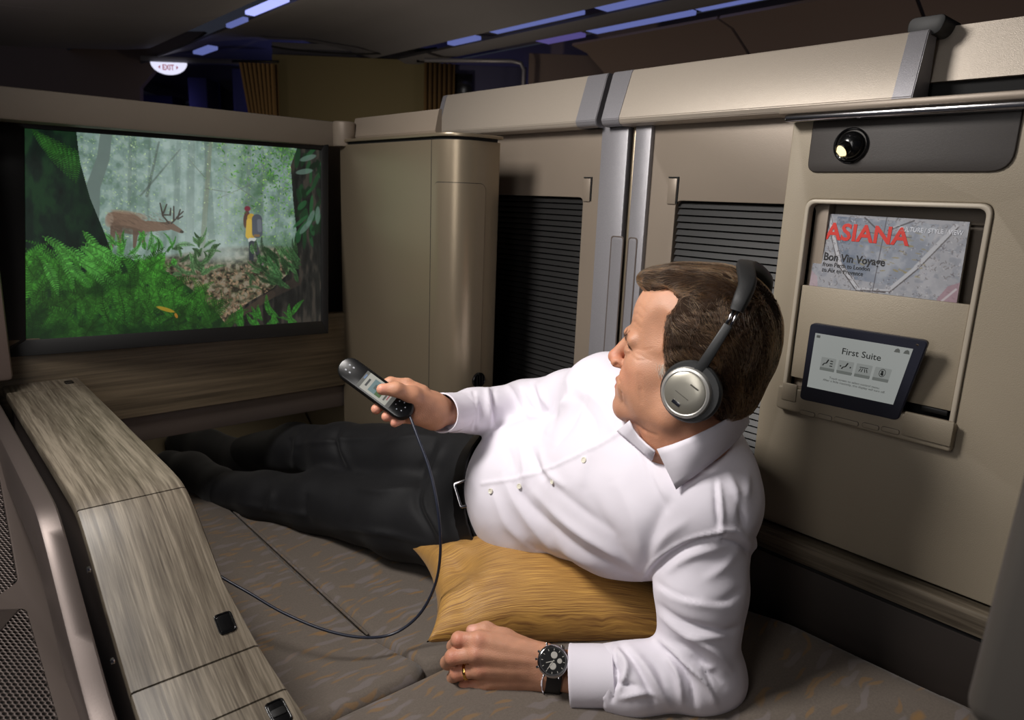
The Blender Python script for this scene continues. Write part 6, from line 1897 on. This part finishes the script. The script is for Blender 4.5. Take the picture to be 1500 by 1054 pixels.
def comb(L):
    """direction the hair is combed, local frame"""
    x, y, z = L[:, 0], L[:, 1], L[:, 2]
    top = 1/(1+np.exp(-(z-13.2+.10*x)/.9)); back = 1/(1+np.exp((x+5.5)/1.6))
    s = np.sign(y)
    T = np.stack([1.0+0*x, .10+0*x, .25*np.clip((x-4)/3, -1, 1)-.05], 1)
    T[:, 1] += -.35*np.clip((2-x)/6, 0, 1)
    S = np.stack([-.75+0*x, 0*x, -.62+0*x], 1)
    Bk = np.stack([-.15+0*x, -.12*s, -1+0*x], 1)
    S = S*(1-back)[:, None] + Bk*back[:, None]
    out = T*top[:, None] + S*(1-top)[:, None]
    swirl = np.stack([.5*np.sin(z*.9+x*.6), 0*x, .5*np.cos(x*.8-z*.5)], 1)*(1-top)[:, None]*.55
    return out+swirl
# streaky relief on the cap
cv = comb(Lc); 
prox = np.array([mnoise.noise(Vector((a[2]*3.2-a[0]*.3, a[1]*3.2, a[0]*.7))) if a[2] < 13 else mnoise.noise(Vector((a[1]*4.2, a[2]*2.6, a[0]*.5))) for a in Lc])
Vc = Vc + Nc*(.0026*prox)[:, None]
hair_m = mat('brown hair base', srgb(38, 25, 15), .8, 0, 1.0, 300, .25, 60, spec=.15, stretch=(1, 1, .25))
cap = np_mesh('hair', Vc, Fc, hair_m, MAN)
# strands
def strands(n_s, steps=11, seed=4):
    r = np.random.default_rng(seed)
    idx = r.integers(0, len(Vc), n_s); P = Vc[idx] + r.normal(0, .0012, (n_s, 3))
    L0 = toH(P); n0 = HAf.grad(P)
    keep = ~((L0[:, 2] < 12.2) & (L0[:, 0] > 2.6)); P = P[keep]; n_ = len(P)
    lv0 = -.0030 + .0*r.random(n_); lvl = r.uniform(-.0006, .0022, n_)
    step = r.uniform(.0022, .0046, n_); jit = r.normal(0, .16, (n_, 3))
    out = np.zeros((n_, steps, 3)); P = P - HAf.grad(P)*(HAf.sample(P)-lv0)[:, None]
    for s in range(steps):
        out[:, s] = P
        L = toH(P); c = comb(L) + jit; nse = np.sin(L*1.7+seed)*.22; c += nse
        d = c @ HR.T; g_ = HAf.grad(P); d -= g_*(d*g_).sum(1, keepdims=True); d /= np.linalg.norm(d, axis=1, keepdims=True)+1e-9
        P = P + d*step[:, None]
        t = (s+1)/(steps-1); tgt = lv0 + (lvl-lv0)*min(1, t*1.8)
        P = P - HAf.grad(P)*((HAf.sample(P)-tgt)*.7)[:, None]
    return out
ALLST = strands(24000)
_sel = np.random.default_rng(2).random(len(ALLST)) + .35*np.array([mnoise.noise(Vector(p[3]*70)) for p in ALLST])
for si, (lo_, hi_, hcol, hn) in enumerate(((-9, .56, (56, 36, 20), 'dark'), (.56, .92, (92, 62, 36), 'mid'), (.92, 9, (138, 102, 64), 'light'))):
  ST = ALLST[(_sel >= lo_) & (_sel < hi_)]
  hc = bpy.data.hair_curves.new('hair_strands'); k_ = ST.shape[1]
  hc.add_curves([k_]*len(ST)); hc.position_data.foreach_set('vector', ST.reshape(-1).astype(np.float32))
  ra = hc.attributes.get('radius') or hc.attributes.new('radius', 'FLOAT', 'POINT')
  ra.data.foreach_set('value', np.tile(.00017*np.linspace(1, .35, k_), len(ST)).astype(np.float32))
  hm = bpy.data.materials.new(hn+' brown hair strands'); hm.use_nodes = True; N_ = hm.node_tree.nodes; N_.clear()
  ho_ = N_.new('ShaderNodeOutputMaterial'); hb_ = N_.new('ShaderNodeBsdfHairPrincipled'); hb_.parametrization = 'COLOR'
  hb_.inputs['Color'].default_value = srgb(*hcol); hb_.inputs['Roughness'].default_value = .32; hb_.inputs['Radial Roughness'].default_value = .4
  hb_.inputs['Random Roughness'].default_value = .2
  if 'Random Color' in hb_.inputs: hb_.inputs['Random Color'].default_value = .35
  hm.node_tree.links.new(hb_.outputs[0], ho_.inputs[0])
  hc.materials.append(hm)
  hso = bpy.data.objects.new('hair_strands', hc); C.objects.link(hso); adopt(hso, MAN); hso['kind'] = 'stuff'
# grey wisps before the ear
def wisps(pts, n_, L_, name, col, rad=.00014, seed=1, spread=.0035, drn=(-.5, 0, -1), y=7.0):
    r = np.random.default_rng(seed); S = []
    for i in range(n_):
        p = pts[r.integers(len(pts))] + r.normal(0, spread, 3)
        p = p - HF.grad(p)[0]*(HF.sample(p)[0]-.0003)
        c = []
        d = HR@(np.array(drn)+r.normal(0, .3, 3)); d /= np.linalg.norm(d)
        for k in range(6):
            c.append(p.copy()); g_ = HF.grad(p)[0]; dd_ = d-g_*(d@g_); p = p + dd_*L_/6; p = p - g_*(HF.sample(p)[0]-.0004-.0003*k)
        S.append(c)
    S = np.array(S); h_ = bpy.data.hair_curves.new(name); h_.add_curves([6]*len(S)); h_.position_data.foreach_set('vector', S.reshape(-1).astype(np.float32))
    a = h_.attributes.get('radius') or h_.attributes.new('radius', 'FLOAT', 'POINT'); a.data.foreach_set('value', np.full(len(S)*6, rad, np.float32))
    mm = mat(name+' colour', srgb(*col), .5); h_.materials.append(mm)
    o = bpy.data.objects.new(name, h_); C.objects.link(o); adopt(o, MAN); o['kind'] = 'stuff'
wisps([Hpx(974, 541, 6.8), Hpx(980, 546, 7.0), Hpx(970, 536, 6.6), Hpx(985, 538, 7.2)], 160, .013, 'sideburn', (188, 178, 166))
wisps([H(8.9, 1.5, 6.6), H(8.5, 2.4, 6.65), H(8.0, 3.3, 6.55), H(7.3, 4.3, 6.1)], 150, .009, 'eyebrow', (74, 52, 38), rad=.00009, spread=.0010, drn=(-.6, .7, .1))

# ------------------------------------------------------------------ headphones
HP = thing('headphones', tuple(H(-2, 0, 10)), 'over-ear headphones with silver ear cup and black padded headband on the head', 'headphones')
hp_blk = mat('headphone black plastic', srgb(38, 39, 40), .42, 0, .2, 800); hp_pad = mat('headphone padding', srgb(26, 26, 27), .6, 0, .3, 500)
hp_rim = mat('satin silver rim', srgb(205, 203, 198), .28, .7); hp_sil = mat('brushed pale metal', srgb(176, 172, 160), .33, .75)
for sgn in (1, -1):
    cc = Hpx(1005, 575, 9.6) if sgn > 0 else None
    Lc_ = toH(Hpx(1005, 575, 9.6))
    c0 = H(Lc_[0], sgn*Lc_[1], Lc_[2])
    zax = HR@np.array([.10, sgn*1.0, .06]); zax /= np.linalg.norm(zax)
    q = Vector(zax).to_track_quat('Z', 'Y').to_matrix().to_4x4(); Mx = Matrix.Translation(Vector(c0)) @ q
    lathe('ear_cushion', [(.018, -.026), (.030, -.027), (.0355, -.022), (.036, -.016), (.033, -.011), (.018, -.010)], Mx @ Matrix.Translation((0, 0, 0)), hp_pad, HP)
    lathe('ear_cup', [(0, -.012), (.036, -.012), (.0388, -.009), (.0388, -.003), (.0365, -.0005), (0, 0)], Matrix.Translation(Vector(-hf*.0035+hu*.002)) @ Mx, hp_blk, HP)
    lathe('cup_rim', [(.0325, -.003), (.0322, .001), (.0305, .0042), (.0278, .0052), (.0262, .0046), (.0262, .002)], Mx, hp_rim, HP)
    lathe('cup_plate', [(.0262, .003), (.0262, .0048), (.0250, .0056), (.012, .0064), (0, .0066)], Mx, hp_sil, HP)
    if sgn > 0:
        ux_ = -hf; # reading direction seen from his left side: towards the back of the head
        xx = Vector(-hf - zax*(-hf@zax)).normalized(); zz = Vector(zax); yy = zz.cross(xx)
        import math as _m
        rot = Matrix.Rotation(-.42, 3, zz); xx = rot@xx; yy = rot@yy
        F0 = frame(Vector(c0)+zz*.0066, xx, yy, zz)
        def ht_(nm, s, u, v, size, m): text_obj(nm, s, size, F0 @ Matrix.Translation((u, v, 0)), m, HP, depth=.0001)
        dk = mat('grey cup print', srgb(70, 66, 60), .5)
        o = plate('cup_badge', [[(-.007, -.0185), (.004, -.0185), (.004, -.0138), (-.007, -.0138)]], 0, .0004, M['chrome'], None, bev=.0001, axis=2); o.data.transform(F0); adopt(o, HP)
        o = plate('cup_line', [[(-.011, -.0045), (.009, -.0045), (.009, -.0036), (-.011, -.0036)]], 0, .0002, dk, None, bev=.00005, axis=2); o.data.transform(F0); adopt(o, HP)
        o = plate('cup_line', [[(.0, .0125), (.012, .0125), (.012, .0145), (.0, .0145)]], 0, .0002, dk, None, bev=.00005, axis=2); o.data.transform(F0); adopt(o, HP)
    def sy(p): 
        L = toH(p); return H(L[0], sgn*L[1], L[2])
    # arm rising from the cup
    P0, P1, P2, P3 = sy(Hpx(1020, 549, 9.3)), sy(Hpx(1044, 512, 9.3)), sy(Hpx(1067, 476, 8.9)), sy(Hpx(1079, 454, 8.5))
    lat_ = HR@np.array([0, sgn*1.0, 0])
    def bar(name, pts, w0, th, m, n=10):
        P = spline(pts, n); vs = []; fs = []
        for i, p in enumerate(P):
            t = P[min(i+1, len(P)-1)]-P[max(i-1, 0)]; t = t/np.linalg.norm(t)
            L = toH(p); nrm_ = HR@np.array([0, L[1]/9.0*sgn*sgn, (L[2]-9)/9.0]); nrm_ = nrm_-t*(nrm_@t); nrm_ /= np.linalg.norm(nrm_)
            b = np.cross(t, nrm_); w_ = w0 if np.isscalar(w0) else np.interp(i/(len(P)-1), np.linspace(0, 1, len(w0)), w0)
            for k in range(12):
                a = 2*PI*k/12; ca, sa = math.cos(a), math.sin(a)
                ca = math.copysign(abs(ca)**.55, ca); sa = math.copysign(abs(sa)**.55, sa)
                vs.append(p + b*ca*w_ + nrm_*sa*th)
        for i in range(len(P)-1):
            for k in range(12): fs.append((i*12+k, i*12+(k+1) % 12, (i+1)*12+(k+1) % 12, (i+1)*12+k))
        fs += [tuple(range(12)), tuple(range(len(P)*12-1, len(P)*12-13, -1))]
        return mesh_obj(name, vs, fs, m, HP, ang=50)
    bar('arm', [P0, P1, P2], [.0070, .0062, .0055], .0028, hp_blk)
    sd = np.cross(P3-P2, lat_); sd /= np.linalg.norm(sd)
    for o_ in (-.0028, .0028):
        tube('slider_rod', [tuple(P2-(P3-P2)*.3+sd*o_), tuple(P3+(P3-P2)*.2+sd*o_)], .0021, M['chrome'], HP)
L6 = [toH(Hpx(*q)) for q in ((1079, 455, 8.5), (1086, 438, 8.2), (1094, 418, 6.8), (1094, 404, 5.0))]
bp = [H(*l) for l in L6[:1]]
near = [H(*l) for l in L6]; topx = L6[-1][0]
mid = [H(topx+.8, 2.6, 18.0), H(topx+1.2, 0, 18.25), H(topx+.8, -2.6, 18.0)]
far = [H(l[0], -l[1], l[2]) for l in L6[::-1]]
sgn = 1
bar('headband', near[:1] + near[1:] + mid + far, [.0080, .0098, .0108, .0112, .0112, .0112, .0108, .0098, .0080], .0066, hp_pad, n=8)

# ------------------------------------------------------------------ wristwatch on the near wrist
WC = at(810, 968, .972); 
toc = -ray(810, 968); toc /= np.linalg.norm(toc)
fore = A(800, 978, 1.0)-A(880, 990, 1.0); fore /= np.linalg.norm(fore)
wz = toc - fore*(toc@fore)*.6 + np.array([0, 0, .12]); wz /= np.linalg.norm(wz)
wx = -fore - wz*(-fore@wz); wx /= np.linalg.norm(wx); wy = np.cross(wz, wx)
WT = thing('wristwatch', tuple(WC), 'steel chronograph wristwatch with black dial and black strap on the wrist', 'watch')
FW_ = frame(WC, wx, wy, wz)
lathe('watch_case', [(0, -.006), (.0195, -.006), (.0212, -.003), (.0215, .001), (.0205, .0026), (.0188, .0034), (.0182, .0024)], FW_, M['chrome'], WT, n=48)
lathe('dial', [(.0184, .0022), (0, .0022)], FW_, mat('black watch dial', srgb(20, 20, 21), .35), WT, n=40)
lathe('dial_ring', [(.0184, .0026), (.0168, .0024)], FW_, mat('grey dial ring', srgb(52, 52, 54), .4), WT, n=40)
subd = mat('silver subdial', srgb(214, 210, 202), .3, .5)
for (u, v, r_) in ((.0008, .0078, .0046), (.0090, .0012, .0034), (.0004, -.0064, .0046)):
    lathe('subdial', [(r_, .0024), (r_*.9, .0028), (0, .0028)], FW_ @ Matrix.Translation((u, v, 0)), subd, WT, n=24)
for k in range(12):
    a = PI/6*k
    o = box('hour_mark', (-.0004, .0138, .0023), (.0004, .0162, .0028), subd, None, bev=0); o.data.transform(FW_ @ Matrix.Rotation(a, 4, 'Z')); adopt(o, WT)
for a, l_ in ((1.9, .010), (2.6, .013)):
    o = box('watch_hand', (-.0005, -.002, .0030), (.0005, l_, .0033), subd, None, bev=0); o.data.transform(FW_ @ Matrix.Rotation(a, 4, 'Z')); adopt(o, WT)
for a in (.45, 0, -.45):
    lathe('crown_button', [(0, 0), (.0016, 0), (.0018, .003), (.0012, .0036), (0, .0036)], FW_ @ Matrix.Rotation(PI+a, 4, 'Z') @ Matrix.Translation((.0210, 0, -.001)) @ Matrix.Rotation(PI/2, 4, 'Y'), M['chrome'], WT, n=12)
strap_m = mat('black leather strap', srgb(18, 18, 19), .5, 0, .5, 600)
rw = []
wc2 = A(812, 980, 1.003); 
for k in range(40):
    a = 2*PI*k/40; d = wy*math.cos(a)+wz*math.sin(a); ts = np.arange(.008, .06, .0006); P = (wc2+d*ts[:, None]); v = HLf.sample(P); i = np.argmax(v > 0); rw.append(P[i]+d*.0008)
rw = np.array(rw)
for _ in range(3): rw = (np.roll(rw, 1, 0)+2*rw+np.roll(rw, -1, 0))/4
ribbon('strap', [tuple(p) for p in rw], .021, wx, .0028, strap_m, WT)
for s in (-1, 1):
    for t in (-1, 1):
        o = box('lug', (t*.0105-.0015, s*.0185-.003, -.0055), (t*.0105+.0015, s*.0185+.004, .0005), M['chrome'], None, bev=.0008); o.data.transform(FW_); adopt(o, WT)
# ------------------------------------------------------------------ gold ring
mc, pc = A(703, 980, 1.0), A(670, 985, 1.006)
rd = pc-mc; rd /= np.linalg.norm(rd); rc_ = mc*.38+pc*.62
qr = Vector(rd).to_track_quat('Z', 'Y').to_matrix().to_4x4()
rg = lathe('ring', [(.0104, -.0022), (.0116, -.0018), (.0120, 0), (.0116, .0018), (.0104, .0022), (.0104, -.0022)], Matrix.Translation(Vector(rc_)) @ qr, mat('gold', srgb(214, 170, 96), .18, 1.0), n=32)
tag(rg, 'plain gold ring on the ring finger of the hand wearing the watch', 'ring')

# ------------------------------------------------------------------ handset
HS = thing('handset', tuple(at(548, 568, 1.142)), 'slim black entertainment handset with small lit screen held in the hand', 'remote control')
e0, e1_ = at(513, 541, 1.150), at(588, 596, 1.138)
hx = e1_-e0; hL = np.linalg.norm(hx); hx /= hL
tcm = -ray(550, 568); tcm /= np.linalg.norm(tcm)
hz = tcm + np.array([0, 0, .25]); hz -= hx*(hz@hx); hz /= np.linalg.norm(hz); hy = np.cross(hz, hx)
hw = .0200
FH = frame(e0, hx, hy, hz)
def cap_poly(r, n=12, x0=0, x1=None):
    x1 = hL if x1 is None else x1
    return [(x0+r*math.cos(a), r*math.sin(a)) for a in np.linspace(PI/2, 3*PI/2, n)] + [(x1+r*math.cos(a), r*math.sin(a)) for a in np.linspace(-PI/2, PI/2, n)]
def hpl(nm, lp, z0, z1, m, bev=.0006):
    o = plate(nm, lp, z0, z1, m, None, bev=bev, axis=2); o.data.transform(FH); adopt(o, HS); return o
hpl('handset_body', [cap_poly(hw)], -.011, .004, M['black_matte'], .004)
hpl('face_plate', [cap_poly(hw*.88)], .0035, .0046, M['black_gloss'], .0004)
hp = Paint(90, 54); hp.a[:] = np.array([206, 204, 192])/255
hp.poly([(0, 0), (.09, 0), (.09, 1), (0, 1)], (110, 110, 104)); hp.poly([(.03, .2), (.07, .2), (.07, .45), (.03, .45)], (120, 150, 190)); hp.poly([(.16, .28), (.22, .28), (.22, .74), (.16, .74)], (60, 66, 66))
hp.poly([(.30, .12), (.66, .12), (.66, .84), (.30, .84)], (120, 150, 152)); hp.poly([(.50, .12), (.66, .12), (.66, .84), (.50, .84)], (70, 110, 54)); hp.poly([(.38, .35), (.50, .35), (.50, .6), (.38, .6)], (90, 104, 100))
hp.poly([(.74, .1), (.78, .1), (.78, .8), (.74, .8)], (110, 110, 104)); hp.poly([(.82, .1), (.84, .1), (.84, .7), (.82, .7)], (196, 60, 90)); hp.poly([(.88, 0), (1, 0), (1, 1), (.88, 1)], (110, 108, 104))
xa, xb = hL*.24, hL*.86
def hsfn(u, v):
    x = xa+(xb-xa)*u; y = hw*.74*(1-2*v)
    return e0 + hx*x + hy*y + hz*.0050
picture_mesh('handset_screen', hp, hsfn, attr_mat('lit handset picture', .55, .3, base=False), HS)
kb = mat('grey key print', srgb(150, 152, 160), .5)
for (x, y) in ((-.004, .005), (.004, .005), (-.004, -.005), (.004, -.005)):
    hpl('key_mark', [[(x-.0016, y-.0012), (x+.0016, y-.0012), (x+.0016, y+.0012), (x-.0016, y+.0012)]], .0046, .0049, kb, .0001)
for k in range(6):
    a = 2*PI*k/6+.3; x, y = hL*.985+.008*math.cos(a), .008*math.sin(a)
    hpl('key_mark', [[(x-.0009, y-.0009), (x+.0009, y-.0009), (x+.0009, y+.0009), (x-.0009, y+.0009)]], .0046, .0049, kb, .0001)
# cord from the handset down to the console
cpts = [(598, 603, 1.14), (612, 640, 1.12), (630, 690, 1.10), (642, 750, 1.09), (645, 810, 1.10), (636, 860, 1.12), (612, 902, 1.13), (575, 928, 1.13), (530, 933, 1.12), (475, 922, 1.12), (415, 897, 1.13), (365, 868, 1.14), (325, 845, 1.15), (280, 815, 1.16)]
o = tube('handset_cord', [tuple(p) for p in spline([at(*q) for q in cpts], 10)], .0023, mat('dark blue grey cord', srgb(34, 38, 52), .35), n=10)
tag(o, 'x', 'cord')
del o['label']; del o['category']; o.name = 'cord'; adopt(o, HS)
# small loop of cord lying behind the handset on the trousers
